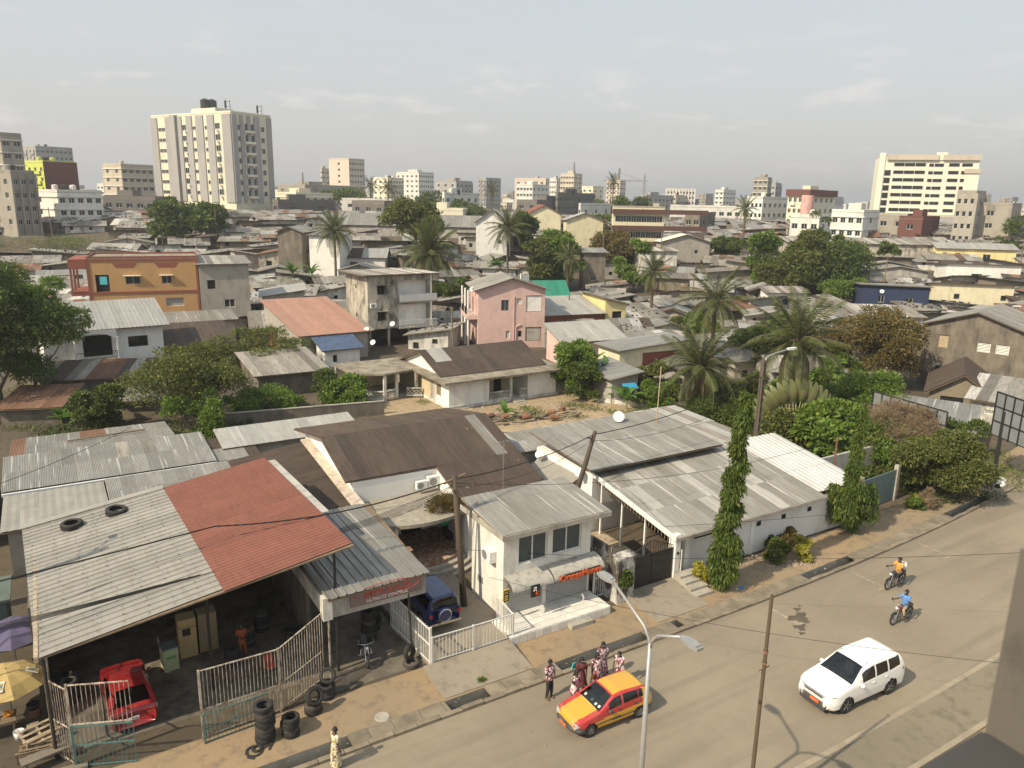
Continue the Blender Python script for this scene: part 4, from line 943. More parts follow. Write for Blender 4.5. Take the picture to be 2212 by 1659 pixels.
# pink house
r, p, w, d = HH('town_house', 'two-storey pink house with white arched balconies and grey gable roof', 1032, 775, 12, 1110, 1005, D=104)
H_ = 8.2; w, d = 9.4, 8.0
gable_house(r, w, d, H_, 1.6, 'y', W_pink, M_galv, {'F': [(3.2, 5.2, 1.05, 1.5, 'gglass'), (5.6, 6.3, .7, .8, 'louver'), (3.9, 1.3, .6, 1.1, 'louver'), (5.8, 1.5, .6, .9, 'dark'), (6.9, 5.3, 2.0, 2.3, 'hole', (None, 'W_white', None)), (6.9, .9, 2.0, 2.0, 'hole', (None, 'W_grey', None))],
            'L': [(.8, 5.2, .6, 1.3, 'glass'), (2.2, 4.4, 1.0, 2.2, 'dark'), (.8, .2, 1.1, 2.3, 'irondoor'), (3.0, 1.0, .8, 1.2, 'iron')]}, oh=.6, style='rib', dep=.3) if False else None
gable_house(r, w, d, H_, 1.5, 'y', W_pink, M_galv, {'F': [(3.2, 5.2, 1.05, 1.5, 'gglass'), (5.4, 6.1, .7, .8, 'louver'), (3.9, 1.3, .6, 1.1, 'louver'), (5.6, 1.5, .6, .9, 'dark'), (6.7, 5.0, 2.3, 2.3, 'hole', (None, 'W_white', None)), (6.7, .9, 2.3, 2.0, 'hole', (None, 'W_grey', None))],
            'L': [(5.4, 5.2, .6, 1.3, 'glass'), (2.6, 4.4, 1.0, 2.2, 'dark'), (5.6, .2, 1.1, 2.3, 'irondoor'), (3.0, 1.0, .8, 1.2, 'iron')]}, oh=.6, style='rib')
MB().box(-1.5, 0, .4, d, 4.0, 4.55).build('balcony_floor', W_pink, r)
for y in (.6, 3.4, 6.4): MB().lathe([(.16, 0), (.16, 4.0), (.16, 4.01)], 10, (-1.3, y, 0)).lathe([(.14, 4.5), (.14, 8.0)], 10, (-1.3, y, 0)).build('column', W_white, r)
mm = MB().bar((-1.4, .5, 5.5), (-1.4, d - 1, 5.5), .05); [mm.box(-1.42, -1.38, .5 + .3 * q, .53 + .3 * q, 4.5, 5.5) for q in range(22)]; mm.build('balcony_rail', M_iron, r)
MB().tube([(5.0, -.1, 0), (5.0, -.1, 7.2)], .06, 6).tube([(5.3, -.12, .5), (5.3, -.12, 3.0), (6.0, -.12, 3.3)], .07, 6).build('drain_pipe', W_pink, r)
MB().box(w - .02, w + 3.8, -.4, 3, 0, 3.2).build('side_wing', W_grey, r)
tk = thing('water_tank', 'white caged water tank on the pink house roof terrace', 'water tank', (*at(1132, 632, D=108)[:2], 9.0), 12)
MB().box(-.55, .55, -.5, .5, 0, 1.0).build('container', M_white, tk); mm = MB()
for q in range(6): mm.box(-.58 + q * .232, -.56 + q * .232, -.53, -.51, 0, 1.02).box(-.58, .6, -.53, -.51, q * .2, q * .2 + .02)
for q in ((-.9, -.7), (.9, -.7), (.9, .7), (-.9, .7)): mm.box(q[0] - .03, q[0] + .03, q[1] - .03, q[1] + .03, -.5, 1.9)
mm.box(-.95, .95, -.75, .75, 1.88, 1.93); mm.build('cage', M_iron, tk)
# white house with arched balcony
r, p, w, d = HH('town_house', 'two-storey white house with arched balcony and pale ribbed roof at left', 352, 800, 30, 352, 165, D=70)
w, d, H_ = 11.6, 6.0, 5.9
pe = at(350, 700, 5.9); a_ = R(36); p = (pe[0] - math.cos(a_) * w, pe[1] - math.sin(a_) * w, 0); r.location = p; r.rotation_euler = (0, 0, a_)
body(r, w, d, H_, W_white, {'F': [(8.0, 3.6, 2.0, 1.2, 'iron'), (3.6, 2.9, 2.8, 2.3, 'hole')]}, dep=.5)
roof(r, (-.6, -.9, H_ + .02), (w + 1.2, 0, 0), (0, d + 1.0, 2.2), M_galvn, 'tray', .86)
MB().box(2.6, 6.9, -1.3, 0, 2.4, 2.75).build('balcony_floor', W_white, r)
for x in (2.75, 6.75): MB().lathe([(.17, 2.7), (.14, 2.9), (.14, 4.9), (.18, 5.05)], 12, (x, -1.15, 0)).build('column', W_white, r)
mm = MB(); N_ = 14
for k in range(N_):
    x0, x1 = 2.75 + 4.0 * k / N_, 2.75 + 4.0 * (k + 1) / N_; z = lambda x: 4.95 + .6 * max(0, 1 - ((x - 4.75) / 1.6) ** 2) ** .5
    mm.add([(x0, -1.28, z(x0)), (x1, -1.28, z(x1)), (x1, -1.28, H_), (x0, -1.28, H_), (x0, -1.05, z(x0)), (x1, -1.05, z(x1)), (x1, -1.05, H_), (x0, -1.05, H_)], [(0, 1, 2, 3), (7, 6, 5, 4), (0, 4, 5, 1)])
mm.build('arch', W_white, r)
mm = MB().bar((2.7, -1.25, 3.6), (6.8, -1.25, 3.6), .05).bar((2.7, -1.25, 2.9), (6.8, -1.25, 2.9), .04); [mm.box(2.8 + .16 * q, 2.825 + .16 * q, -1.26, -1.24, 2.8, 3.6) for q in range(25)]; mm.build('balcony_rail', M_iron, r)
MB().box(3.7, 6.3, .45, .5, 2.9, 5.2).build('curtain', plain('dark_red_curtain', (.10, .03, .025), .9), r)
# ochre house
r, p, w, d = HH('town_house', 'ochre two-storey flat-roofed house with brick-red bands', 205, 690, 24, 431, 160, D=92)
r.location = (*at(200, 690, D=107)[:2], 0); r.rotation_euler = (0, 0, R(22)); p = tuple(r.location); w = run(p, 22, 430, 6); d = 8; H_ = hz(p, 560)
body(r, w, d, H_, W_ochre, {'F': [(.9, H_ - 4.6, 1.7, 2.4, 'hole'), (w * .33, H_ - 3.6, 1.9, 1.05, 'bars'), (w * .66, H_ - 3.6, 1.3, 1.05, 'bars'), (w * .68, H_ - 6.9, 2.4, 1.2, 'lattice')]}, dep=.4)
for z in (H_ - .35, H_ - 4.95): MB().box(-.05, w + .05, -.08, .05, z, z + .35).build('band', W_red, r)
for x in (-.08, w - .22): MB().box(x, x + .3, -.1, .05, 0, H_).build('pilaster', W_red, r)
for x in (w * .22, w * .6): MB().add([(x, -.03, H_ - .6), (x + 3.2, -.03, H_ - .6), (x + 2.7, -.03, H_ - 1.25), (x + .5, -.03, H_ - 1.25)], [(0, 1, 2, 3)]).build('panel', W_red, r)
for x, ww in ((w * .31, 2.3), (w * .64, 1.8)): MB().box(x, x + ww, -.5, 0, H_ - 2.4, H_ - 2.33).build('window_hood', W_white, r)
MB().box(-2.2, 0, 0, d, H_ - 5.1, H_ - 4.6).box(-2.2, 0.1, -.05, .1, H_ - 4.6, H_ - 4.4).box(-2.3, -.0, -.1, d, H_ - 1.3, H_).build('balcony_block', W_red, r)
for y in (0.1, 3, 6): MB().box(-2.2, -1.95, y, y + .25, H_ - 4.6, H_ - 1.3).build('column', W_red, r)
flat_top(r, w, d, H_, W_red, .35, .2)
cl = thing('hanging_cloth', 'turquoise cloth drying on the ochre house balcony', 'cloth', (*at(222, 592, D=106.4)[:2], H_ - 3.4), 22); MB().box(-.45, .45, -.02, .02, 0, 1.1).build('cloth', plain('turquoise_cloth', (.1, .5, .55), .8), cl)
# more houses of the middle ground: (kind, label, px, py, ang, xr, xl, ytop, rise, low/axis, wall, roofmat, style, wins, D)
def qh(name, label, px, py, ang, xr, xl, h, rise, kind, wall, rmat, style='corr', wins=None, D=None, jit=0, cat='house', oh=.5, sw=.9, rows=1, alt=None, dmax=14, far=False, group=None, ph=0):
    r, p, w, d = HH(name, label, px, py, ang, xr, xl, cat, D, group, ph); d = min(d, dmax); w = min(w, 60)
    if h < 0: h = max(1.5, hz(p, -h) - (0 if kind in 'F-' else rise))
    wins = wins(w, d, h) if callable(wins) else wins
    if kind in 'FBLR': shed_house(r, w, d, h, rise, kind, wall, rmat, wins, oh, style, sw, rows, jit, alt, far)
    elif kind in 'xy': gable_house(r, w, d, h, rise, kind, wall, rmat, wins, oh, style, sw, rows, jit, alt, far)
    else: body(r, w, d, h, wall, wins, far=far); flat_top(r, w, d, h, None, rise, .15)
    return r, p, w, d
Wn = lambda *a: {'F': list(a)}
qh('workshop', 'low building under a long terracotta-pink metal roof', 650, 726, 33, 795, 430, 3.4, 2.3, 'F', W_block, M_terra, 'rib', dmax=16, oh=.5, ph=3.4)
qh('house', 'dark corrugated lean-to roof beside the white balcony house', 366, 748, 33, 505, 352, 3.0, 1.4, 'F', W_dark, M_brownroof, 'corr', dmax=7, ph=3.0)
qh('house', 'pale flat-looking sheet roof between the ochre house and the terracotta roof', 362, 698, 30, 510, 340, 3.4, .5, 'F', W_grey, M_galv, 'corr', dmax=5, ph=3.4)
qh('shed', 'white hut under a crumpled blue tarpaulin', 703, 795, 33, 778, 685, 2.2, .8, 'F', W_white, plain('blue_tarpaulin', (.06, .09, .16), .45, 0, .45, 1.5, 1.0), 'corr', Wn((1.0, .6, .5, .9, 'hole')), dmax=4, cat='hut')
qh('shed', 'board hut with curled grey tin roof beside the blue tarpaulin hut', 705, 770, 33, 800, 685, 3.0, .7, 'F', W_wood, M_galv, 'corr', dmax=4, jit=.04, cat='hut')
qh('shed', 'long low shed with a mossy brown-grey sheet roof behind the green bushes', 560, 860, 30, 705, 505, 2.3, .6, 'F', W_dark, M_slum, 'corr', dmax=9, jit=.02, cat='shed')
qh('shed', 'long dark patched lean-to below the white balcony house', 95, 872, 14, 385, 60, 2.3, .5, 'F', W_dark, M_brownroof, 'corr', dmax=6, jit=.04, cat='shed', alt=lambda i, j, n: rng.choice([M_brownroof, M_brownroof, M_rust, M_slum]))
qh('shed', 'low grey tin strip roof in front of the dark lean-to', 270, 905, 12, 395, 262, 1.7, .3, 'F', W_wood, M_slum, 'corr', dmax=3, jit=.04, cat='shed')
qh('shed', 'dark low tin roofs at the far left behind the ginger plants', 5, 925, 14, 130, -10, 1.7, .4, 'F', W_dark, M_rust, 'corr', dmax=6, jit=.04, cat='shed')
def mwall(label, x0, y0, ang, x1, h, mat, th=.2):
    p = at(x0, y0); L = run(p, ang, x1, p[2]); r = thing('garden_wall', label, 'wall', p, ang); MB().box(0, L, 0, th, -.3, h).build('wall', mat, r); MB().box(-.02, L + .02, -.03, th + .03, h, h + .08).build('coping', W_conc, r)
mwall('plain grey rendered wall left of the bungalow veranda', 760, 832, 33, 845, 2.4, W_conc)
mwall('long low mouldy block wall behind the bright corrugated roof', 490, 925, 22, 830, 1.3, W_dark)
mwall('low white garden edging wall beside the banana plants', 1290, 868, -24, 1420, .5, W_whited)
mwall('stained boundary wall behind the roadside shrubs at right', 1870, 1010, -20, 1960, 2.2, W_stain)
qh('shed', 'rusty sheet hut with low striped roof under the shrubs', 300, 895, 14, 395, 268, 1.8, .3, 'F', W_yellow, M_slum, 'corr', dmax=4, jit=.03, cat='shed')
qh('house', 'grey two-storey block house with shallow sheet roof right of the ochre house', 436, 665, 26, 545, 431, -572, .5, 'F', W_block, M_slum, 'corr', Wn((3.2, 3.6, 1.5, 1.2, 'glass'), (6.6, 3.5, 1.2, 1.3, 'dark'), (1.0, 6.4, 1.1, 1.3, 'hole')), dmax=9, D=112)
qh('house', 'orange-fronted hut with patched grey roof behind the terracotta roof', 545, 690, 20, 640, 500, 2.8, .9, 'F', W_ochre, M_slum, 'corr', Wn((1.2, .1, .9, 2.0, 'door'), (3.6, 1, .9, .9, 'dark')), dmax=9, jit=.03, D=100)
qh('house', 'dark open-sided house with long white fascia roof', 565, 628, 18, 660, 500, 4.5, .9, 'L', W_grey, M_galvn, 'corr', Wn((1.5, 1.2, 3, 1.6, 'hole')), dmax=9, D=118)
qh('house', 'small grey-roofed annex in front of the banana plants', 640, 668, 16, 715, 636, 2.4, .5, 'F', W_wood, M_slum, 'corr', dmax=5, D=104, jit=.03)
qh('house', 'white single-storey house with brown and blue-grey patched roof', 705, 585, 3, 832, 700, 3.0, 1.5, 'x', W_white, M_brownroof, 'corr', Wn((5, .8, 1.6, 1.2, 'door'), (8, 1.4, .8, .6, 'dark'), (11, .8, 1.6, 1.2, 'shut')), dmax=8, alt=lambda i, j, n: M_galvn if i > n * .58 else M_brownroof)
qh('house', 'stained white house with a mossy brown roof left of the tall palm', 560, 585, 8, 700, 552, 3.4, 1.3, 'y', W_stain, M_rust, 'corr', Wn((1.5, 1, 1.2, 1.1, 'dark'), (6, .8, 1.4, 1.3, 'dark')), dmax=9)
qh('house', 'grey-roofed house with red brick wall and satellite dishes beside the pink house', 1165, 745, 22, 1300, 1110, 4.2, 1.4, 'F', W_red, M_galvn, 'tray', dmax=8)
qh('house', 'lower ribbed grey roof house right of the pink house', 1215, 770, 25, 1345, 1180, 3.0, 1.4, 'F', W_pink, M_galvn, 'tray', dmax=7, D=94)
qh('house', 'green hipped sheet roof behind the pink house', 1130, 700, 15, 1225, 1110, 3.6, 2.2, 'x', W_grey, M_green, 'rib', dmax=10, D=128)
qh('house', 'yellow two-storey house with an outside iron balcony', 1305, 712, 20, 1348, 1250, 5.4, .8, 'R', W_yellow, M_galv, 'corr', Wn((1.2, 3, 1.6, 1.3, 'dark')), dmax=8, D=112)
qh('house', 'cream and dark red house with a wide plain grey roof', 1335, 832, 28, 1480, 1290, 4.0, .6, 'L', W_cream, M_galv, 'flat', Wn((3.2, 1.6, 6, 1.9, 'hole', (None, 'W_red', None))), dmax=7, D=84)
qh('house', 'low grey-roofed house with a small blue window awning', 1320, 862, 22, 1375, 1255, 2.6, .5, 'L', W_grey, M_galv, 'flat', Wn((1.5, .8, 1.3, 1.2, 'bars')), dmax=8, D=76)
aw = thing('window_awning', 'bright blue awning over a barred window', 'awning', (*at(1358, 824, D=75.5)[:2], 1.9), 22); MB().add([(-.8, -.7, 0), (.8, -.7, 0), (.8, 0, .45), (-.8, 0, .45)], [(0, 1, 2, 3)]).build('sheet', plain('blue_awning', (.03, .26, .45), .6), aw)
qh('house', 'mould-blackened two-storey house under a wide grey gable roof at right', 1985, 790, -43, 2205, 1950, 7.2, 1.8, 'y', W_dark, M_galv, 'corr', Wn((1.6, 4.6, 1.1, 1.5, 'shut'), (5.6, 4.7, 1.3, 1.1, 'louver'), (7.4, 4.7, 1.3, 1.1, 'louver'), (1.6, 1.3, 1.2, 1.2, 'bars'), (9.6, 1, 1.3, 2, 'dark')), dmax=12, D=88)
qh('house', 'long black sheet gable roof over a broken timber house', 2010, 832, -30, 2140, 1990, 2.6, 1.9, 'y', W_wood, M_brownroof, 'corr', Wn((1, .6, 2, 1.6, 'hole'), (5, .6, 2.5, 1.4, 'hole')), dmax=10, jit=.03, D=74)
qh('house', 'navy blue two-storey house with yellow-framed windows', 1858, 680, -14, 2000, 1840, 4.8, .5, 'B', W_blue, M_galv, 'corr', Wn((2.5, 2.4, 1.1, 1.2, 'bars'), (7, 2.4, 1.2, 1.0, 'bars'), (10, 2.2, 2.4, 1.3, 'lattice')), dmax=9)
qh('house', 'long cream-fronted low house with an orange sign panel by the far street', 2008, 655, -12, 2185, 1990, 3.2, .6, 'B', W_cream, M_galv, 'corr', Wn((4, 1, 1, 1, 'dark'), (12, 1, 1, 1, 'dark'), (17, .6, 3, 1.4, 'hole', (None, 'W_yellow', None))), dmax=10)
qh('house', 'white-walled long house with an arched dark opening near the far street', 2040, 612, -10, 2200, 2015, 3.4, .7, 'B', W_white, M_slum, 'corr', Wn((5, 1.1, 2, 1.1, 'hole')), dmax=9)
qh('house', 'grey-roofed white-fasciaed house left of the arched one', 1875, 617, -8, 2000, 1860, 3.2, .9, 'y', W_grey, M_galv, 'corr', Wn((3, 1, 1, 1, 'glass'), (8, 1, 1.4, 1, 'dark')), dmax=9)
qh('house', 'large low corrugated roof in front of the old timber house', 1925, 880, -33, 2080, 1900, 2.2, .7, 'F', W_wood, M_galv, 'corr', dmax=9, jit=.02, D=62)
qh('house', 'white shop-house with mould-stained lower wall and a ladder against it', 2085, 930, -38, 2212, 2072, 3.1, .8, 'F', W_whited, M_slum, 'corr', Wn((1.2, 1.9, .9, .4, 'lattice'), (6, .1, 1.2, 2.1, 'door')), dmax=8)
qh('house', 'small brown tray-roofed shed behind the billboard frame', 1920, 940, -25, 2010, 1890, 1.8, .6, 'F', W_wood, M_terra if False else M_rust, 'tray', dmax=5, D=60)
qh('house', 'patched grey-roof hut with a white verandah and blue window left of the mango tree', 1655, 668, 6, 1740, 1640, 3.0, .6, 'F', W_white, M_slum, 'corr', Wn((1, .8, 3, 1.1, 'gglass')), dmax=7, jit=.02)
qh('house', 'white-walled hut with ragged dark-spotted roof in front of the navy house', 1850, 720, -4, 1990, 1800, 2.8, .7, 'F', W_whited, M_slum, 'corr', dmax=8, jit=.04)
qh('warehouse', 'huge pale warehouse with a long grey ridged roof', 700, 520, -3, 1045, 575, -461, 2.6, 'x', W_grey, M_galv, 'corr', D=205, cat='warehouse', dmax=26, sw=2.2)
qh('house', 'mould-stained tall block house with red trim left of the white wall', 600, 522, -4, 655, 575, 8.5, 1.0, 'y', W_dark, M_galv, 'corr', Wn((4, 4, 1.4, 3, 'door')), dmax=9, D=160)
qh('house', 'blank white two-storey wall house behind the left palm', 668, 528, -4, 735, 655, 8.2, .5, 'F', W_white, M_slum, 'corr', dmax=9, D=158)
qh('house', 'white three-storey gabled house with a grey roof beside the palm', 1028, 520, -2, 1098, 1010, -453, 2.6, 'y', W_white, M_galv, 'corr', Wn((5, 4, .8, .9, 'dark'), (5, 7.5, .8, .9, 'dark')), dmax=16, D=175)
qh('house', 'grey concrete block house with one bright cream roof slope', 1425, 572, 8, 1530, 1415, 5.2, 1.6, 'y', W_block, roofmat('bright_cream_sheet', [(.74, .70, .52), (.70, .66, .48)], (.4, .36, .28), .3, 0, .6, .05), 'corr', Wn((8, 2.6, .8, .8, 'dark'), (11, 2.6, .8, .8, 'dark')), dmax=12, alt=None)  # bright cream sheet colour, the same on both slopes
qh('house', 'dark-walled two-storey house with a blue-grey roof beside the big brown tree', 1262, 545, 6, 1305, 1250, 7.4, .5, 'F', W_dark, M_galv, 'corr', Wn((1.5, 2, 1, 1, 'bars')), dmax=8, D=150)
qh('house', 'long white wall house with a hole in its rendering behind the brown tree', 1385, 540, 2, 1460, 1350, 5, .3, 'F', W_whited, M_slum, 'corr', Wn((3, 1.5, 2, 1.6, 'hole')), dmax=8, D=165)
qh('house', 'cream gabled house with a brick lattice panel', 1222, 520, 8, 1300, 1215, 8.0, 1.6, 'y', W_cream, M_galvn, 'corr', Wn((5, 4.6, 4.2, 2.6, 'lattice', ('M_woodl', 'W_ochre', 'W_yellow'))), dmax=12, D=185)
qh('house', 'cream house under a bright red hipped roof', 1140, 508, 6, 1210, 1128, 6.4, 2.2, 'y', W_cream, M_redroof, 'rib', dmax=12, D=205)
qh('apartment_block', 'three-storey cream block with continuous dark brown balcony bands', 1322, 522, 3, 1430, 1318, 11.5, .4, '-', W_cream, None, wins=lambda w, d, h: Wn(*wgrid(.6, w - .6, 9, 1.0, 3.6, 3, 1.4, 1.5, 'far')), D=182, cat='apartment block', far=True)
r_ = bpy.data.objects['apartment_block']
for z in (2.9, 6.5, 10.2): MB().box(-.4, 22, -1.1, -.95, z, z + .95).box(-.4, 22, -1.1, 0, z - .1, z).build('balcony_band', plain('dark_brown_balcony', (.10, .05, .04), .8), r_)
MB().box(-1.8, 20, -3.2, -.5, 0, 3.0).build('ground_floor', plain('maroon_front', (.11, .045, .04), .85), r_)
qh('house', 'long grey slab-like terrace house with patched roof right of the mango tree', 1700, 560, -2, 2028, 1680, 4.0, .9, 'F', W_stain, M_slum, 'corr', dmax=9)
qh('house', 'yellow-walled long house with a pale ribbed awning at the far right', 2020, 575, -8, 2190, 2010, 4.2, .9, 'F', W_yellow, M_galvn, 'tray', Wn((1.2, 2.2, 1, 1, 'shut'), (4, 2.2, 1, 1, 'shut'), (10, 1.2, 1.6, 1.8, 'bars'), (20, 1.5, 1.2, .8, 'bars')), dmax=9)
# roadside billboards
def billboard(label, s, t, z0, L, Hh, rot, nx, ny, legs):
    r = ST('billboard', label, 'billboard', s, t, 0, None, rot)
    mb = MB()
    for i in range(nx):
        for j in range(ny): inst('panel', MB().box(.03, L / nx - .03, -.02, .02, .03, Hh / ny - .03).mesh('panel', M_bill), r, loc=(i * L / nx, 0, z0 + j * Hh / ny))
    for i in range(nx + 1): mb.box(i * L / nx - .04, i * L / nx + .04, -.1, -.02, z0 - .1, z0 + Hh)
    for j in range(ny + 1): mb.box(0, L, -.1, -.02, z0 + j * Hh / ny - .03, z0 + j * Hh / ny + .03)
    mb.build('frame', M_iron, r)
    for x in legs: MB().tube([(x, .0, 0), (x, .0, z0 + Hh * .6)], .14, 8).build('leg', M_iron, r)
M_bill = wallmat('grey_billboard_sheet', (.20, .215, .22), (.1, .1, .1), amt=.5, streak=False)
billboard('blank grey panelled billboard on a single black pole beside the road', 47.4, 5.3, 3.2, 4.6, 3.4, -114.9, 5, 3, [1.0])
billboard('large blank grey billboard frame seen behind the dry bush', 47.4, 15.5, .8, 7.2, 3.5, -97.1, 8, 3, [1.5, 5])
# ------------------------------------------------------------------ the shanty roofs filling the middle distance
def clash(x, y, r):
    for cx, cy, a, hw, hd in OCC:
        dx, dy = x - cx, y - cy; u = abs(dx * math.cos(a) + dy * math.sin(a)); v = abs(-dx * math.sin(a) + dy * math.cos(a))
        if u < hw + r and v < hd + r: return True
    return False
TREE_SPOTS = []                                    # (x, y, r) kept free for trees
for px, py, r in [(400, 520, 6), (720, 560, 3), (925, 590, 3), (1100, 555, 3), (905, 520, 4), (1228, 600, 3), (1330, 575, 6), (1412, 632, 3), (1560, 700, 4), (1755, 625, 9), (1660, 540, 5), (1568, 555, 5), (1740, 520, 5),
                  (1190, 560, 6), (1850, 780, 6), (1700, 790, 5), (1810, 515, 4), (1545, 715, 3), (970, 650, 5), (80, 530, 16)]:
    q = at(px, py); TREE_SPOTS.append((q[0], q[1], r))
M_dkroof = roofmat('soot_dark_sheet', [(.09, .08, .065), (.12, .105, .085)], (.04, .035, .03), .6, .1, .8)
FARS = []
SH = []                                            # (root, colour words, form words)
WW = [(W_wood, 'board-walled'), (W_block, 'block-walled'), (W_whited, 'dirty white'), (W_grey, 'grey-rendered'), (W_dark, 'soot-dark')]
RW = [(M_slum, 'weathered tin'), (M_slum, 'patched tin'), (M_galv, 'grey metal'), (M_slum, 'worn grey'), (M_brownroof, 'dark brown'), (M_rust, 'rusty')]
def visible(x, y, z=2.5, m=40):
    q = proj(x, y, gz(x, y) + z); return q is not None and -m < q[0] < 2212 + m and q[1] < 1400
def shack(x, y, ang, w, d, h, rise, kind, wall, rmat, ww, rw):
    r = thing('shack', None, None, (x, y, gz(x, y)), ang)
    wins = {'F': [(rng.uniform(.5, 1.2), .1 if rng.random() < .5 else .9, .8, .9, rng.choice(['hole', 'hole', 'dark'])), (w * .6, .9, .8, .7, rng.choice(['hole', 'dark', 'shut']))]} if w > 5 else {}
    al = (lambda i, j, n: rmat if rng.random() > .16 else rng.choice([M_rust, M_galvn, M_brownroof, M_galvn, M_galv, M_dkroof]))
    if kind == 'gable': gable_house(r, w, d, h, rise, rng.choice('xxy'), wall, rmat, wins, .6, 'low', 1.7, 2 if d > 6 else 1, .07, al, True)
    else: shed_house(r, w, d, h, rise, kind, wall, rmat, wins, .6, 'low', 1.7, 3 if d > 6 else 2, .07, al, True)
    mb = MB()
    for _ in range(rng.randint(8, 30)):
        a, b_ = rng.uniform(.2, w - .3), rng.uniform(.2, d - .3); z0 = h + rise + .5
        if kind == 'gable': continue
        f = dict(F=b_ / d, B=1 - b_ / d, L=a / w, R=1 - a / w)[kind]; z0 = h + rise * f + .2; q = rng.uniform(.12, .28)
        mb.box(a, a + q * 1.3, b_, b_ + q, z0 - .05, z0 + q * .6)
    if mb.v: o = mb.build('roof_weights', M_rock if rng.random() < .4 else M_rubber, r); o['kind'] = 'stuff'
    OCC.append((x + math.cos(R(ang)) * w / 2 - math.sin(R(ang)) * d / 2, y + math.sin(R(ang)) * w / 2 + math.cos(R(ang)) * d / 2, R(ang), w / 2, d / 2))
    SH.append((r, ww, rw, kind)); return r
def cx_ok(X, Y):                                   # keep the gardens and the clearing free
    q = proj(X, Y, 0); return q[0] < 1330 or q[0] > 1900
y = 84.0
while y < 262:
    step = 4.9 if y < 150 else 5.8
    x = -.72 * y - 8 + rng.uniform(0, 6)
    while x < .74 * y + 8:
        X, Y = x + rng.uniform(-1, 1), y + rng.uniform(-1.5, 1.5); w = rng.uniform(4.8, 9.5); d = rng.uniform(3.9, 6.2)
        if Y > 150: w *= 1.2
        x += w * .66 + rng.uniform(.1, .9)
        if len(SH) + len(FARS) < 900 and visible(X, Y) and rng.random() > .02 and not (Y < 100 and (cx_ok(X, Y))):
            ang = rng.choice([rng.gauss(22, 10), rng.gauss(-12, 8), rng.gauss(5, 9)]) if X > -30 else rng.gauss(20, 9)
            cx, cy = X + math.cos(R(ang)) * w / 2 - math.sin(R(ang)) * d / 2, Y + math.sin(R(ang)) * w / 2 + math.cos(R(ang)) * d / 2
            if not clash(cx, cy, 1.7) and all(math.hypot(cx - tx, cy - ty) > tr + 3 for tx, ty, tr in TREE_SPOTS):
                k = rng.choice('FFFBLR') if rng.random() < .62 else 'gable'
                wl, ww = rng.choice(WW); rm, rw = rng.choices(RW, [5, 5, 3, 4, 1, 1])[0]
                if len(SH) >= 292: FARS.append((X, Y, ang, w, d, rng.uniform(1.8, 2.6), rng.uniform(.3, 1.0), k)); OCC.append((cx, cy, R(ang), w / 2, d / 2)); continue
                shack(X, Y, ang, w, d, rng.uniform(1.6, 2.5), rng.uniform(.6, 1.3), k, wl, rm, ww, rw)
    y += step
def far_shacks():                                  # past 300 of a kind: the furthest ones as one mass
    mb = MB()
    for X, Y, ang, w, d, h, rise, k in FARS:
        mb.X = Matrix.Translation((X, Y, gz(X, Y))) @ Matrix.Rotation(R(ang), 4, 'Z'); wm = rng.randint(0, 4)
        mb.box(.3, w - .3, .3, d - .3, -1, h, wm); n = max(2, int(w / 1.6))
        mb.box(w * .3, w * .3 + .8, .26, .3, .4, 1.6, 10)
        for i in range(n):
            a, b_ = w * i / n, w * (i + 1) / n; q = rng.choice([5, 5, 5, 6, 6, 7, 8, 9]); e = rng.uniform(0, .06); g = rng.uniform(-.3, .3)
            if k == 'gable': mb.add([(a, g * .4, h + e), (b_, g * .4, h + e), (b_, d / 2, h + rise + e), (a, d / 2, h + rise + e)], [(0, 1, 2, 3)], q).add([(a, d, h + e), (b_, d, h + e), (b_, d / 2, h + rise + e), (a, d / 2, h + rise + e)], [(0, 1, 2, 3)], q)
            else: mb.add([(a, g * .5, h + e), (b_, g * .5, h + e), (b_, d + g, h + rise + e), (a, d + g, h + rise + e)], [(0, 1, 2, 3)], q)
        mb.X = None
    tag(mb.build('far_shacks', [W_wood, W_block, W_whited, W_grey, W_dark, M_slum, M_galv, M_rust, M_dkroof, M_galvn, M_hole]), kind='stuff')
far_shacks()
# ------------------------------------------------------------------ the city: blocks and towers, each with its own windows
C_cream = wallmat('city_cream', (.74, .69, .53), amt=.25, scale=.2); C_white = wallmat('city_white', (.70, .68, .62), amt=.4, scale=.25); C_grey = wallmat('city_grey', (.38, .37, .35), amt=.5, scale=.25)
C_dark = wallmat('city_dark', (.16, .15, .14), amt=.6, scale=.25); C_beige = wallmat('city_beige', (.55, .48, .38), amt=.3, scale=.25); C_pink = wallmat('city_salmon', (.60, .52, .43), amt=.15, scale=.25)
C_stripe = wallmat('tower_grey_stripe', (.36, .345, .33), amt=.2, scale=.2); C_yell = wallmat('bright_yellow_cream', (.80, .77, .62), amt=.12, scale=.2, vary=.06); C_lime = wallmat('lime_wall', (.55, .60, .12), amt=.2)
C_brown = wallmat('city_brown', (.17, .11, .085), amt=.4, scale=.3); C_conc = wallmat('raw_concrete_city', (.33, .30, .25), amt=.7, scale=.3); C_mar = wallmat('maroon_wall', (.15, .06, .05), amt=.3, scale=.3)
def C_WH(): return C_white
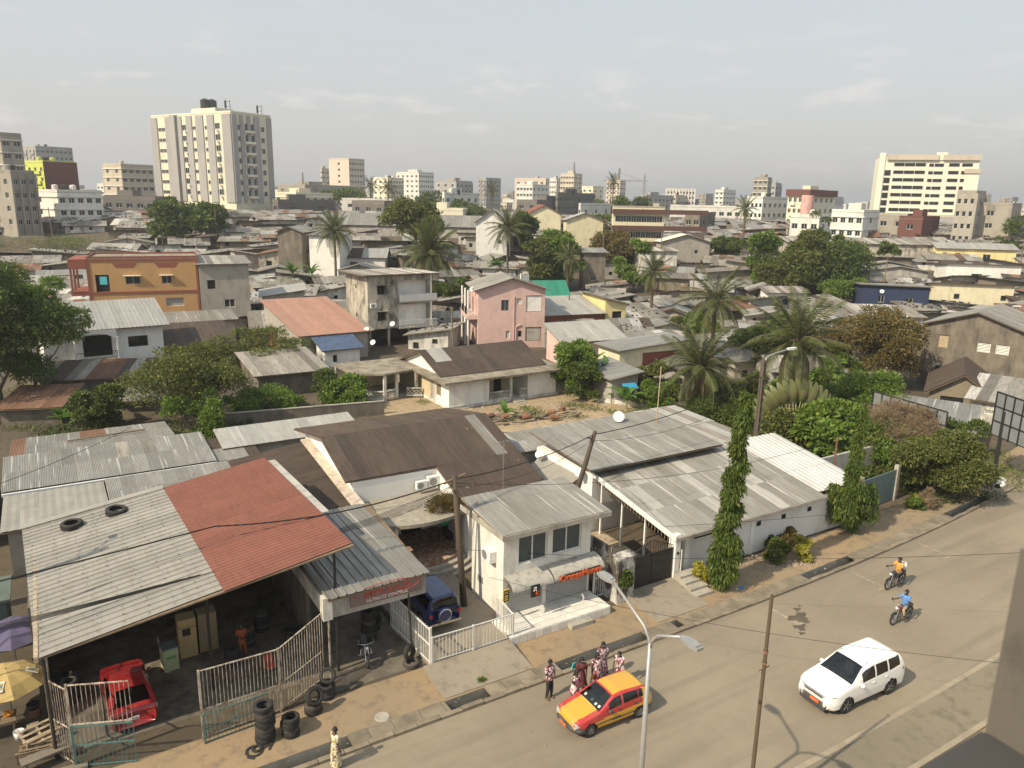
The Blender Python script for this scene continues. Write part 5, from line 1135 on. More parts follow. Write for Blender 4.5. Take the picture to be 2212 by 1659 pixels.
def city(label, xc, xl, xr, ytop, D, wall, cols=(5, 4), fl=3.1, ang=31.5, ww=(1.3, 1.2), par=.8, depth=None, name='apartment_block', cat='apartment block', kind='far', top=None, base_z=None, pent=None, group=None, skipL=False):
    q = at(xc, 430, D=D); p = (q[0], q[1], gz(q[0], q[1])); H_ = hz(p, ytop)
    w = run(p, ang, xr, p[2] + H_); d = depth or (run(p, ang + 90, xl, p[2] + H_) if xl < xc - 1 else 12)
    w, d = min(w, 90), min(d, 90)
    r = thing(name, label, cat, p, ang, group); OCC.append((p[0] + math.cos(R(ang)) * w / 2 - math.sin(R(ang)) * d / 2, p[1] + math.sin(R(ang)) * w / 2 + math.cos(R(ang)) * d / 2, R(ang), w / 2, d / 2))
    rows = max(1, int((H_ - .6) / fl)); z0 = H_ - rows * fl + .55
    def g(L, n):
        n = max(1, n); q_ = min(ww[0], L / n * .62)
        return [(L * (i + .5) / n - q_ / 2, z0 + j * fl, q_, ww[1], kind) for i in range(n) for j in range(rows) if z0 + j * fl > 1]
    body(r, w, d, H_, wall, {'F': g(w, cols[1]), 'L': [] if skipL else g(d, cols[0])}, far=True, dep=.3)
    sty = (len(LABELS) * 7 + int(xc)) % 5
    if not skipL and D < 900 and rows > 1:
        if sty == 0:
            bm_ = MB().box(w * .08, w * .92, -1.1, 0, 0, .12).box(w * .08, w * .92, -1.15, -1.05, .12, .95).mesh('balcony', wall)
            for j in range(1, rows): inst('balcony', bm_, r, loc=(0, 0, z0 + j * fl - 1.0))
        elif sty == 1:
            for k in range(cols[1] + 1): MB().box(w * k / cols[1] - .25, w * k / cols[1] + .25, -.45, 0, 0, H_).build('pilaster', wall, r)
        elif sty == 2:
            for j in range(rows): MB().box(-.25, w + .25, -.3, 0, z0 + j * fl + ww[1] + .15, z0 + j * fl + ww[1] + .4).box(-.3, -.0, 0, d, z0 + j * fl + ww[1] + .15, z0 + j * fl + ww[1] + .4).build('ledge_band', C_WH(), r)
        elif sty == 3:
            bm_ = MB().box(-.6, 0, d * .1, d * .35, 0, 1.0).mesh('balcony', wall)
            for j in range(1, rows): inst('balcony', bm_, r, loc=(0, 0, z0 + j * fl - .9)); inst('balcony', bm_, r, loc=(0, d * .5, z0 + j * fl - .9))
        for k in range((int(xc) + rows) % 4): MB().lathe([(0, 2.0), (.8, 1.8), (.8, 0)], 10, (w * (.2 + .2 * k), d * .3, H_ + .12)).build('roof_tank', plain('black_tank', (.03, .03, .032), .5) if k % 2 else wall, r)
    flat_top(r, w, d, H_, wall, par, .25, 0)
    if pent:
        for (a, b_, c, e, h) in pent: MB().box(a * w, b_ * w, c * d, e * d, H_ + .1, H_ + h).build('roof_housing', wall, r)
    return r, p, w, d, H_
# the striped tower
r, p, w, d, H_ = city('tall cream tower block with grey vertical stripes and black water tanks on top', 510, 326, 584, 243, 248, C_cream, (1, 1), 3.35, ang=58, kind='far', skipL=True, ww=(.01, .01), name='tower_block', cat='tower block', par=.6)
for f, wd in ((0, .1), (.2, .08), (.33, .09), (.47, .07), (.60, .1), (.75, .06), (.92, .08)): MB().box(-.35, 0.0, d * f, d * (f + wd), 5, H_ - .3).build('stripe', C_stripe, r)
MB().box(-1.2, 0, d * .655, d * .72, 5, H_ + .2).build('stripe', C_stripe, r)
for f, wd in ((0, .12), (.2, .08), (.38, .08), (.55, .14), (.88, .12)): MB().box(w * f, w * (f + wd), -.35, 0, 5, H_ - .3).build('stripe', C_stripe, r)
def twin(o, ux, n, kind, ww_, hh_, ac=False, par=None):
    m = Matrix((Vector(ux), Vector((0, 0, 1)), Vector(n))).transposed().to_4x4(); m.translation = Vector(o); window(r, kind, m, ww_, hh_, far=True)
_acm = MB().box(-.5, .5, -.25, .25, -.35, .35).mesh('air_conditioner', M_white)
for j in range(12):
    z = H_ - 4.6 - j * 3.35
    if z < 4: break
    for f, ww_, hh_ in ((.19, 2.2, 1.8), (.315, 1.9, 1.1), (.465, 1.9, 1.1), (.595, 2.2, 1.7), (.865, 1.8, 1.1), (.91, 1.8, 1.1), (.745, 1.6, 1.1)):
        twin((-.12, d * f, z), (0, -1, 0), (-1, 0, 0), 'far', ww_, hh_)
    inst('air_conditioner', _acm, r, loc=(-.4, d * .54, z - .7)); inst('air_conditioner', _acm, r, loc=(-.4, d * .155, z - .7))
    for f, ww_, hh_ in ((.14, 1.3, 1.6), (.32, 2.0, 2.1), (.47, 2.0, 2.1), (.73, 1.3, 1.6)):
        twin((w * f, -.12, z - .3), (1, 0, 0), (0, -1, 0), 'far', ww_, hh_)
    MB().box(w * .3, w * .54, -.9, 0, z - 1.0, z - .3).build('balcony', C_cream, r)
MB().box(w * .35, w * .8, d * .35, d * .65, H_, H_ + 2.6).build('roof_housing', C_cream, r)
for k, (a, b_) in enumerate(((.45, .52), (.58, .5))):
    t = thing('water_tank', ('left' if k == 0 else 'right') + ' black water tank on top of the striped tower', 'water tank', (p[0] + math.cos(R(58)) * w * a - math.sin(R(58)) * d * b_, p[1] + math.sin(R(58)) * w * a + math.cos(R(58)) * d * b_, p[2] + H_ + 2.7))
    MB().lathe([(0, 3.1), (.5, 3.1), (1.0, 2.8), (1.5, 2.6), (1.5, 0), (0, 0)][::-1], 16).build('tank', plain('black_tank', (.03, .03, .032), .5), t)
for k, (a, b_) in enumerate(((.05, .05), (.95, .1))):
    t = thing('antenna_mast', ('middle' if k == 0 else 'right') + ' antenna frame on the striped tower roof edge', 'antenna', (p[0] + math.cos(R(58)) * w * a - math.sin(R(58)) * d * b_, p[1] + math.sin(R(58)) * w * a + math.cos(R(58)) * d * b_, p[2] + H_ + .8))
    MB().bar((-.7, 0, 0), (-.7, 0, 3.2), .12).bar((.7, 0, 0), (.7, 0, 3.0), .12).bar((-.7, 0, 1.2), (.7, 0, 1.2), .1).bar((-.7, 0, 2.6), (.7, 0, 2.6), .1).box(-.95, -.5, -.25, .25, .6, 2.8).build('frame', M_iron, t)
# right-hand yellow hotel
r, p, w, d, H_ = city('large pale yellow slab building with dark strip windows at the right', 1893, 1880, 2118, 340, 345, C_yell, (1, 1), 3.3, ang=-16, kind='far', ww=(.01, .01), skipL=True, name='office_block', cat='office block', par=.3, depth=16)
for j in range(9):
    z = H_ - 3.6 - j * 3.15
    if z < 3: break
    for x_ in (.14, .25, .36, .70, .83): twin((w * x_, -.1, z), (1, 0, 0), (0, -1, 0), 'dark', 4.0, 1.35)
    for x_ in (.50, .555, .60): twin((w * x_, -.1, z - .1), (1, 0, 0), (0, -1, 0), 'dark', 1.8, 1.3)
    if j: twin((w * .05, -.1, z - .8), (1, 0, 0), (0, -1, 0), 'dark', 2.4, 2.3)
for a, b_, z0, z1, dp, mt in ((.06, .585, H_ - 1.0, H_ + 1.2, 1.0, C_beige), (.63, 1.01, H_ - 1.0, H_ + 1.2, 1.0, C_beige), (.86, 1.02, H_ - 6.3, H_ - 4.4, 1.4, C_beige), (.87, 1.01, 2, H_ - 6.3, .9, C_yell), (-.02, .04, 2, H_ + 1.9, .5, C_yell), (.56, .67, H_ - 1, H_ + 2.2, .4, C_yell), (.0, .95, 3.4, 4.6, 2.0, C_beige)):
    MB().box(w * a, w * b_, -dp, .5, z0, z1).build('facade_band', mt, r)
MB().box(0, w, -1.9, -.2, -1, 3.3).build('ground_floor', C_grey, r)
# named neighbours of the skyline: (label, xc, xl, xr, ytop, D, wall, cols)
for a in [
    ('grey unfinished concrete block cut by the left edge of the picture', 18, -60, 46, 292, 210, C_conc, (3, 2)),
    ('lower raw concrete block in front of the cut-off grey one', 30, -30, 74, 374, 190, C_conc, (2, 3)),
    ('distant grey hotel slab with rows of balconies at far left', 90, 45, 156, 318, 420, C_grey, (4, 8)),
    ('lime green apartment block with a blank maroon end wall', 103, 20, 165, 352, 250, C_lime, (6, 1)),
    ('white blank-walled block with grey-green pilastered front', 125, 48, 220, 416, 205, C_white, (1, 5)),
    ('beige apartment block with balconies left of the striped tower', 268, 221, 331, 358, 300, C_beige, (2, 5)),
    ('grey terrace building with dark upper band below the beige block', 222, 222, 335, 428, 230, C_dark, (1, 5)),
    ('salmon windowless office tower with arched side panels', 756, 710, 787, 345, 430, C_pink, (1, 6)),
    ('narrow beige block behind the salmon tower', 697, 692, 712, 366, 520, C_beige, (1, 2)),
    ('cream hotel block with a rooftop name board', 838, 806, 872, 386, 480, C_cream, (3, 6)),
    ('white and grey framed office slab right of the cream hotel', 905, 856, 937, 374, 520, C_white, (5, 7)),
    ('low dark and white banded office building', 985, 940, 1020, 393, 450, C_grey, (3, 4)),
    ('grey twin tower with a dark service core', 1050, 1033, 1082, 386, 560, C_grey, (3, 6)),
    ('beige block with a rooftop diamond pattern and antennas', 1178, 1112, 1186, 388, 480, C_pink, (4, 2)),
    ('white block standing before the diamond patterned one', 1150, 1116, 1186, 401, 430, C_white, (5, 4)),
    ('tall brown tower with many balconies and two masts', 1238, 1211, 1258, 377, 500, C_beige, (5, 2)),
    ('white narrow block left of the brown balcony tower', 1200, 1188, 1212, 387, 520, C_white, (3, 2)),
    ('cream low block right of the brown balcony tower', 1280, 1257, 1304, 405, 470, C_cream, (2, 2)),
    ('reddish tower under construction below a crane', 1338, 1310, 1352, 391, 560, C_pink, (4, 3)),
    ('long dark three-storey terrace below the brown tower', 1160, 1116, 1290, 436, 300, C_dark, (2, 12)),
    ('dark grey balconied building rising from the long terrace', 1205, 1200, 1285, 420, 310, C_dark, (2, 8)),
    ('wide white apartment slab right of the lattice mast', 1440, 1438, 1502, 409, 520, C_white, (1, 9)),
    ('grey block in front of the wide white slab', 1395, 1382, 1455, 424, 430, C_grey, (1, 7)),
    ('white stepped block on the right skyline', 1562, 1545, 1590, 412, 560, C_white, (2, 4)),
    ('unfinished tall narrow grey tower at the right', 1655, 1628, 1668, 386, 430, C_conc, (3, 2)),
    ('pale grey block beside the unfinished narrow tower', 1672, 1667, 1688, 398, 450, C_grey, (1, 2)),
    ('white apartment row with a blank stained gable panel', 1648, 1613, 1702, 430, 255, C_white, (4, 5)),
    ('cream office block with maroon cornice and pink column', 1745, 1703, 1803, 418, 240, C_cream, (4, 5)),
    ('white small block with a dark side wall before the maroon-topped office', 1775, 1708, 1790, 472, 190, C_white, (3, 1)),
    ('white double-gabled residence left of the yellow slab', 1870, 1797, 1900, 460, 200, C_white, (4, 1)),
    ('bare concrete frame house below the yellow slab', 1965, 1862, 1985, 468, 210, W_block, (3, 1)),
    ('blank brick-red cube building', 2000, 1942, 2030, 474, 205, C_mar, (0, 1)),
    ('unfinished grey block house with white roof sheets at right', 2108, 2068, 2130, 418, 205, W_block, (3, 1)),
    ('tall raw block wall building with rebar on top at far right', 2190, 2098, 2208, 445, 205, C_conc, (1, 1)),
    ('low cream block right of the striped tower', 640, 588, 720, 420, 300, C_cream, (2, 5)),
    ('long grey unfinished block behind the warehouse', 660, 600, 755, 402, 400, C_conc, (3, 6)),
    ('dark grey sheet-roofed hall right of the striped tower', 600, 588, 722, 436, 250, C_dark, (1, 2)),
    ('long white office with air conditioners and strip windows', 960, 955, 1035, 420, 300, C_white, (1, 5)),
    ('yellow two-storey block behind the crooked tree', 925, 925, 1000, 455, 230, C_cream, (1, 4)),
    ('low white workshop block left of the green-fronted house', 738, 735, 845, 432, 300, C_white, (1, 3)),
    ('green-fronted dark terrace house in the far middle', 830, 760, 930, 440, 260, C_dark, (3, 4)),
    ('long white low factory on the right middle skyline', 1450, 1448, 1620, 447, 270, C_white, (1, 10)),
    ('dark square house among the far right roofs', 1515, 1480, 1545, 465, 215, W_dark, (2, 2)),
    ('white block with a stair tower left of the brown-banded flats', 1255, 1250, 1320, 444, 260, C_white, (1, 3)),
]:
    if 'lime' in a[0]: r, p, w, d, H_ = city(*a[:7], a[7], ang=60, name='apartment_block'); MB().box(-.2, w + .1, -.15, 0, 0, H_ + .5).build('end_wall', C_mar, r); continue
    r, p, w, d, H_ = city(*a[:7], a[7], ang=(rng.uniform(52, 62) if a[1] < 1300 else rng.uniform(44, 52)) if a[1] - a[2] > 3 else rng.uniform(-6, 4), fl=3.2, ww=(1.7, 1.3), pent=[(.2, .5, .2, .6, 2.4)] if rng.random() < .5 else None)
    if 'maroon cornice' in a[0]:
        MB().box(-.6, w + .6, -.8, d + .5, H_ - .8, H_ + 1.2).build('cornice', C_mar, r); MB().lathe([(1.8, 0), (1.8, H_ - .5)], 16, (0, 0, 0)).build('column', wallmat('pink_column', (.62, .36, .32)), r)
    if 'gable' in a[0] or 'hall' in a[0]: pass
# anonymous skyline further out, every block its own thing
def sky_row():
    n = 0; used = []
    while n < 130:
        D = rng.choice([rng.uniform(340, 620), rng.uniform(560, 1100), rng.uniform(900, 1600)]); px = rng.uniform(-30, 2240)
        q = at(px, 430, D=D); p = (q[0], q[1], gz(q[0], q[1])); wpx = rng.uniform(20, 62) * min(1, 500 / D + .25)
        hh = rng.choice([4, 6, 6, 7, 9, 11]) if D < 700 else rng.choice([7, 9, 10, 12, 15, 19])
        hh = min(hh, 6) if D < 480 else hh
        if clash(p[0], p[1], 8): n += 0; D += 1
        ytop = proj(p[0], p[1], p[2] + hh)[1]
        m_, wd = rng.choice([(C_white, 'white'), (C_white, 'pale'), (C_cream, 'cream'), (C_grey, 'grey'), (C_beige, 'beige'), (C_dark, 'dark'), (C_conc, 'raw concrete'), (C_pink, 'salmon')])
        r, p, w, d, H_ = city(None, px, px - wpx * .5, px + wpx * .5, ytop, D, m_, (rng.randint(2, 4), rng.randint(2, 4)) if D < 800 else (2, 2), 3.2, rng.uniform(45, 62) if rng.random() < .8 else rng.uniform(-8, 6), (1.9, 1.4), .6)
        r['category'] = 'building'; SKY.append((r, wd, int(round(H_ / 3.2)), px, D)); n += 1
SKY = []
sky_row()
# masts and crane
def lattice(label, px, ytop, D, base=0, wd=1.6):
    q = at(px, 430, D=D); p = (q[0], q[1], gz(q[0], q[1]) + base); H_ = hz((p[0], p[1]), ytop) - base
    r = thing('radio_mast', label, 'mast', p, 20); mb = MB()
    for cx, cy in ((-1, -1), (1, -1), (1, 1), (-1, 1)): mb.bar((cx * wd, cy * wd, 0), (cx * .15, cy * .15, H_), .22)
    n = 9
    for k in range(n):
        a, b_ = k / n, (k + 1) / n; ra, rb = wd * (1 - a) + .15 * a, wd * (1 - b_) + .15 * b_
        mb.bar((-ra, -ra, H_ * a), (rb, -rb, H_ * b_), .14).bar((-ra, ra, H_ * a), (-rb, -rb, H_ * b_), .14).bar((-rb, -rb, H_ * b_), (rb, -rb, H_ * b_), .14)
    mb.build('lattice', M_galv, r)
lattice('tall free-standing lattice mast on the far skyline', 1390, 374, 620)
lattice('red and white lattice mast rising before the brown balcony tower', 1240, 392, 330, 0, 1.3)
lattice('thin mast on the roof of the brown balcony tower', 1238, 350, 505, 22, .6)
lattice('short antenna mast on the flat roof right of the striped tower', 656, 372, 402, 12, .5)
q = at(1335, 430, D=575); r = thing('tower_crane', 'tower crane with a long pale jib over the reddish tower', 'crane', (q[0], q[1], gz(q[0], q[1])), 12)
Hc = hz(q, 391); MB().bar((0, 0, 0), (0, 0, Hc + 9), 1.1).build('mast', M_galv, r); MB().bar((-11, 0, Hc), (22, 0, Hc + .5), .7).bar((0, 0, Hc + 6), (18, 0, Hc + .6), .2).bar((0, 0, Hc + 6), (-10, 0, Hc + .4), .2).build('jib', M_galvn, r)
# ------------------------------------------------------------------ trees, palms and shrubs
L_mango = leafmat('mango_leaves', [(.05, .075, .015), (.085, .12, .024), (.125, .16, .03), (.06, .09, .02)])
L_bright = leafmat('fresh_leaves', [(.10, .17, .024), (.16, .24, .035), (.07, .12, .02), (.21, .27, .05)])
L_olive = leafmat('olive_leaves', [(.09, .115, .026), (.15, .165, .038), (.06, .085, .02), (.20, .19, .05)])
L_brown = leafmat('brownish_flowering_leaves', [(.16, .115, .035), (.22, .155, .05), (.10, .09, .028), (.07, .08, .02)])
L_mast = leafmat('hanging_leaves', [(.06, .10, .015), (.11, .155, .02), (.035, .07, .012), (.15, .17, .03)])
L_palm = leafmat('palm_leaflets', [(.06, .085, .022), (.09, .115, .032), (.13, .14, .045), (.045, .065, .018)], .2, .45)
L_palmd = leafmat('dry_palm_leaflets', [(.16, .13, .06), (.22, .17, .09), (.12, .11, .05)], .15, .7)
L_banana = leafmat('banana_leaf', [(.10, .19, .03), (.14, .23, .04), (.07, .15, .025)], .35, .4)
L_dry = leafmat('dry_twigs', [(.20, .15, .09), (.26, .19, .12), (.15, .11, .07)], .1, .9)
L_yel = leafmat('yellow_hedge', [(.30, .28, .04), (.42, .38, .06), (.20, .22, .04)])
L_under = leafmat('undergrowth_leaves', [(.04, .075, .02), (.08, .12, .03), (.12, .13, .04), (.03, .05, .015)])
L_grass = leafmat('grass_blades', [(.10, .16, .03), (.16, .20, .05), (.22, .20, .08), (.07, .12, .03)])
M_bark = wallmat('bark', (.16, .125, .09), amt=.5, scale=3); M_pbark = wallmat('palm_bark', (.13, .10, .07), (.05, .04, .03), amt=.8, scale=4)
nr = np.random.default_rng(11)
def leaves(clumps, n, size, mat, name='crown', elong=2.0, droop=.35, flat=0.3, inner=.55):
    """many leaf faces spread through the outer part of each clump (x,y,z,rx,ry,rz)"""
    c = np.array(clumps, float); vol = (c[:, 3] * c[:, 4] + c[:, 4] * c[:, 5] + c[:, 3] * c[:, 5]); k = nr.choice(len(c), n, p=vol / vol.sum())
    d = nr.normal(size=(n, 3)); d /= np.linalg.norm(d, axis=1)[:, None]; d[:, 2] = np.where(d[:, 2] < -.55, -d[:, 2], d[:, 2])
    # lumpy radius: small sub-clumps rather than a smooth ball
    lump = 1 + .16 * np.sin(d[:, 0] * 7 + k) * np.sin(d[:, 1] * 6 + 2 * k) + .12 * np.sin(d[:, 2] * 9 + 3 * k)
    rad = (inner + (1 - inner) * nr.random(n) ** .5) * lump
    pos = c[k, :3] + d * c[k, 3:6] * rad[:, None]
    ax = nr.normal(size=(n, 3)) * .8 + d * .9; ax[:, 2] -= droop; ax /= np.linalg.norm(ax, axis=1)[:, None]
    nn = nr.normal(size=(n, 3)) * .7 + d * .5; nn[:, 2] += flat; sd = np.cross(ax, nn); sd /= (np.linalg.norm(sd, axis=1)[:, None] + 1e-9)
    s = size * (.6 + .8 * nr.random(n))[:, None]; wv = sd * s / elong * .5
    v = np.empty((n, 4, 3)); v[:, 0] = pos; v[:, 1] = pos + ax * s * .45 + wv; v[:, 2] = pos + ax * s; v[:, 3] = pos + ax * s * .45 - wv
    me = bpy.data.meshes.new(name); me.vertices.add(n * 4); me.vertices.foreach_set('co', v.reshape(-1).astype(np.float32))
    me.loops.add(n * 4); me.loops.foreach_set('vertex_index', np.arange(n * 4, dtype=np.int32)); me.polygons.add(n)
    me.polygons.foreach_set('loop_start', np.arange(0, n * 4, 4, dtype=np.int32)); me.polygons.foreach_set('loop_total', np.full(n, 4, dtype=np.int32))
    me.materials.append(mat); me.update(); me.validate(); return me
def crown_clumps(W, H, n, z0, flat=1.0, seed=0):
    r_ = random.Random(seed); out = []
    for i in range(n):
        a = r_.uniform(0, 6.283); q = r_.random() ** .6; z = r_.random()
        rad = W * q * math.sin(math.pi * min(1, .18 + .75 * z)) ** .5
        rr = W * r_.uniform(.24, .42)
        out.append((rad * math.cos(a), rad * math.sin(a), z0 + rr * .6 + (H - rr) * z * .86, rr, rr * r_.uniform(.8, 1.1), rr * r_.uniform(.6, .85) * flat))
    return out
def trunk(H, r, clumps, lean=(0, 0), nb=7):
    mb = MB(); top = Vector((lean[0], lean[1], H)); mb.tube([(0, 0, -.3), (lean[0] * .3, lean[1] * .3, H * .4), top], [r * 1.25, r * .9, r * .7], 9)
    for c in sorted(clumps, key=lambda c: -c[3])[:nb]:
        e = Vector(c[:3]); m_ = top.lerp(e, .5) + Vector((0, 0, -.12 * (e - top).length)); mb.tube([top - Vector((0, 0, .2)), m_, e], [r * .5, r * .32, r * .1], 6)
    return mb
_tn = 0
def tree(label, px, py, W, H, mat, n=7000, leaf=.34, th=.3, k=14, D=None, group=None, loc=None, name='broadleaf_tree', flat=1.0, droop=.35, elong=2.2, inner=.5, tr=None, lean=(0, 0), cat='tree'):
    global _tn; _tn += 1
    p = loc or at(px, py, D=D); r = thing(name, label, cat, (p[0], p[1], gz(p[0], p[1]) if loc is None or len(loc) < 3 else loc[2]), 0, group)
    cl = crown_clumps(W, H * (1 - th), k, H * th, flat, _tn * 7 + 3); cl = [(c[0] + lean[0], c[1] + lean[1], *c[2:]) for c in cl]
    trunk(H * th * 1.05, tr or max(.06, W * .05), cl, lean).build('trunk', M_bark, r)
    inst('crown', leaves(cl, n, leaf, mat, elong=elong, droop=droop, inner=inner), r); return r
def W_at(px0, px1, D): return abs(px1 - px0) / FPX * D / 2
def T(label, x0, x1, yt, yb, mat, n=7000, leaf=.34, k=14, th=.1, D=None, **kw):
    """tree given by where it stands in view: crown from column x0 to x1, top at yt, foot at yb"""
    p = at((x0 + x1) / 2, yb, D=D); p = (p[0], p[1], gz(p[0], p[1])); dist = math.hypot(p[0], p[1]); H_ = hz(p, yt); W_ = (x1 - x0) / 2 / FPX * dist * 1.12
    return tree(label, 0, 0, W_, H_, mat, int(n * 1.25), leaf, th, k, loc=p, **kw)
T('huge dark mango tree filling the left edge before the white balcony house', -110, 118, 520, 885, L_mango, 40000, .36, 34, .12, inner=.6, elong=3.2, droop=.6)
T('brighter green mango crown beside the dark mango at the left edge', 15, 150, 545, 872, L_bright, 22000, .32, 22, .2, inner=.6, elong=3.2, droop=.6)
T('round dark mango tree in front of the striped tower', 345, 457, 428, 517, L_mango, 13000, .8, 26, inner=.62, D=190)
T('crooked spreading tree with bare forked limbs behind the tallest palm', 835, 962, 436, 560, L_olive, 5600, .8, 13, .5, D=165, tr=.5, inner=.42)
T('broad green mango tree among the shack roofs at right', 1672, 1855, 518, 630, L_mango, 28000, .5, 36, inner=.58)
T('olive-brown shoulder of the big mango cluster at right', 1640, 1730, 560, 640, L_olive, 9000, .42, 18)
T('yellow-green young mango on the front of the big cluster', 1740, 1840, 590, 648, L_bright, 8000, .36, 14)
T('purplish-grey leafy tree behind the big mango', 1700, 1788, 482, 560, L_olive, 6000, .6, 16, D=150)
T('bright green round tree left of the big mango', 1620, 1695, 485, 548, L_bright, 8000, .5, 16, D=155)
T('small dark tree in front of the white double-gabled residence', 1795, 1835, 487, 530, L_mango, 4500, .5, 12, D=160)
T('dark rounded tree beside the grey block house', 1535, 1602, 512, 567, L_mango, 8000, .45, 16)
T('large rust-brown leafed tree in the middle of the shacks', 1268, 1388, 498, 572, L_brown, 17000, .5, 26, .04, inner=.6)
T('green extension of the brown tree on its right side', 1340, 1405, 495, 555, L_bright, 3500, .5, 10, D=150)
T('bright green tree cluster below the red-roofed house', 1150, 1250, 490, 552, L_bright, 9000, .6, 20, D=150)
T('dark green tree behind the white gabled house', 1100, 1155, 455, 520, L_mango, 6500, .7, 16, D=185)
T('dark bush tree under the left end of the green cluster', 1130, 1200, 500, 560, L_olive, 5000, .55, 12, D=145)
T('green garden trees around the foot of the tall palm', 940, 1000, 600, 665, L_mango, 7000, .38, 14)
T('dark shrubby tree right of the pink house rear', 985, 1015, 590, 640, L_bright, 3500, .36, 10)
T('spreading golden-green tree in front of the white balcony house', 300, 498, 735, 915, L_olive, 19000, .24, 26, .22, flat=.75, inner=.45)
T('dense green lower skirt of the golden-green tree', 378, 485, 830, 948, L_bright, 9000, .21, 14, .02)
T('dark olive bushy tree left of the terracotta roof', 478, 642, 700, 805, L_olive, 13000, .24, 20, flat=.85)
T('glossy green bush with big drooping leaves by the clearing', 690, 790, 797, 880, L_bright, 8000, .28, 16, .02, elong=1.8)
T('dark vine-covered shrub left of the glossy bush', 655, 730, 790, 872, L_mango, 5000, .22, 12, .02)
T('dense dark green shrub above the left corrugated roofs', 185, 280, 825, 925, L_mango, 9000, .25, 16, .02)
T('green climber-covered shrub mound beside the clearing wall', 500, 615, 838, 885, L_bright, 7000, .22, 14, .0, flat=.8)
T('round dark clipped bush behind the bright corrugated roof', 500, 552, 868, 915, L_mango, 3500, .16, 9, .0)
T('small creeping bush in front of the mossy shed', 600, 680, 845, 885, L_bright, 4000, .2, 9, .0, flat=.8)
T('papaya-leafed green tree right of the white bungalow', 1188, 1290, 725, 850, L_bright, 13000, .3, 20)
T('dark shrub with broad glossy leaves under the papaya-leafed tree', 1210, 1295, 775, 862, L_mango, 8000, .28, 14, .02)
T('green mango tree under the coconut palm', 1468, 1558, 668, 760, L_bright, 12000, .3, 18)
T('olive-brown tree left of the mango under the coconut palm', 1432, 1500, 675, 740, L_olive, 8000, .3, 14)
T('dark leafy bush tree with pale flowers left of the garden palm', 1375, 1460, 775, 860, L_olive, 8000, .26, 14, .05)
T('round green clipped shrub in the garden', 1380, 1450, 818, 888, L_bright, 8000, .2, 14, .0)
T('dark mango tree between the two big palms', 1585, 1720, 672, 795, L_mango, 20000, .32, 24)
T('rusty flowering brown tree below the blackened house', 1800, 1968, 662, 830, L_brown, 26000, .28, 30, .12, inner=.45)
T('green tree in front of the rusty flowering tree', 1790, 1940, 800, 900, L_bright, 13000, .28, 20, .05, flat=.85)
T('large-leafed bright green tree behind the leaning concrete lamp pole', 1722, 1850, 862, 990, L_bright, 13000, .38, 20, .05, elong=1.5)
T('dry leafless brown bush in front of the big billboard frame', 1848, 1990, 862, 990, L_dry, 22000, .45, 24, .02, elong=16, inner=.3)
T('green tree climbing the right end of the billboard frame', 1998, 2095, 888, 985, L_mango, 8000, .26, 16, .05)
T('wide bushy olive tree overhanging the pavement at right', 1950, 2105, 915, 1070, L_olive, 30000, .22, 30, .12)
T('ragged green undergrowth tree beside the rusty pole', 1850, 1930, 930, 1020, L_olive, 6000, .24, 12, .02)
T('dark garden shrubbery behind the long roof', 1580, 1700, 850, 920, L_mango, 9000, .32, 16, .0, flat=.8)
T('spiky dark green garden bushes under the garden palm', 1470, 1640, 835, 905, L_mango, 10000, .4, 18, .0, elong=5, flat=.8)
T('low green hedge bushes in the middle of the garden', 1640, 1760, 815, 890, L_bright, 9000, .3, 16, .0)
T('bushy palm-like shrub left of the travellers palm', 1600, 1660, 800, 875, L_palm, 4000, .6, 9, .1, elong=7)
T('big-leafed yellow-green shrub by the lamp pole', 1735, 1810, 750, 850, L_bright, 5000, .55, 10, .15, elong=4)
T('dark undergrowth thicket behind the flowering tree', 1760, 1850, 730, 830, L_mango, 9000, .32, 16, .02)
T('mixed green thicket along the garden wall', 1820, 1960, 905, 1010, L_bright, 12000, .26, 20, .0)
T('leafy shrubs hiding the foot of the old palm', 1640, 1800, 880, 960, L_olive, 12000, .28, 18, .0)
for lb, px, yt, W, D_ in (('distant green tree group below the salmon tower', 752, 400, 13, 330), ('far trees right of the long terrace', 1370, 423, 13, 330), ('far tree belt left of the lattice mast', 1325, 428, 11, 320), ('small far trees near the cream hotel', 935, 412, 9, 330),
                         ('dark far tree behind the white offices', 1010, 433, 8, 300), ('dark tree before the maroon-topped office', 1778, 447, 4.5, 190), ('trees near the far street at the right edge', 2205, 460, 6, 190), ('green tree before the brick-red cube', 1938, 500, 2.5, 165), ('small tree by the beige block', 292, 418, 7, 270), ('round green tree right of the brown-banded flats', 1292, 455, 5, 200), ('leafy tree in front of the dark terrace', 1020, 445, 7, 240)):
    q = at(px, 430, D=D_); p = (q[0], q[1], gz(q[0], q[1])); tree(lb, 0, 0, W * .8, max(3, hz(p, yt)), L_mango, 2600, 1.0 if D_ > 250 else .55, .08, 12, loc=p)
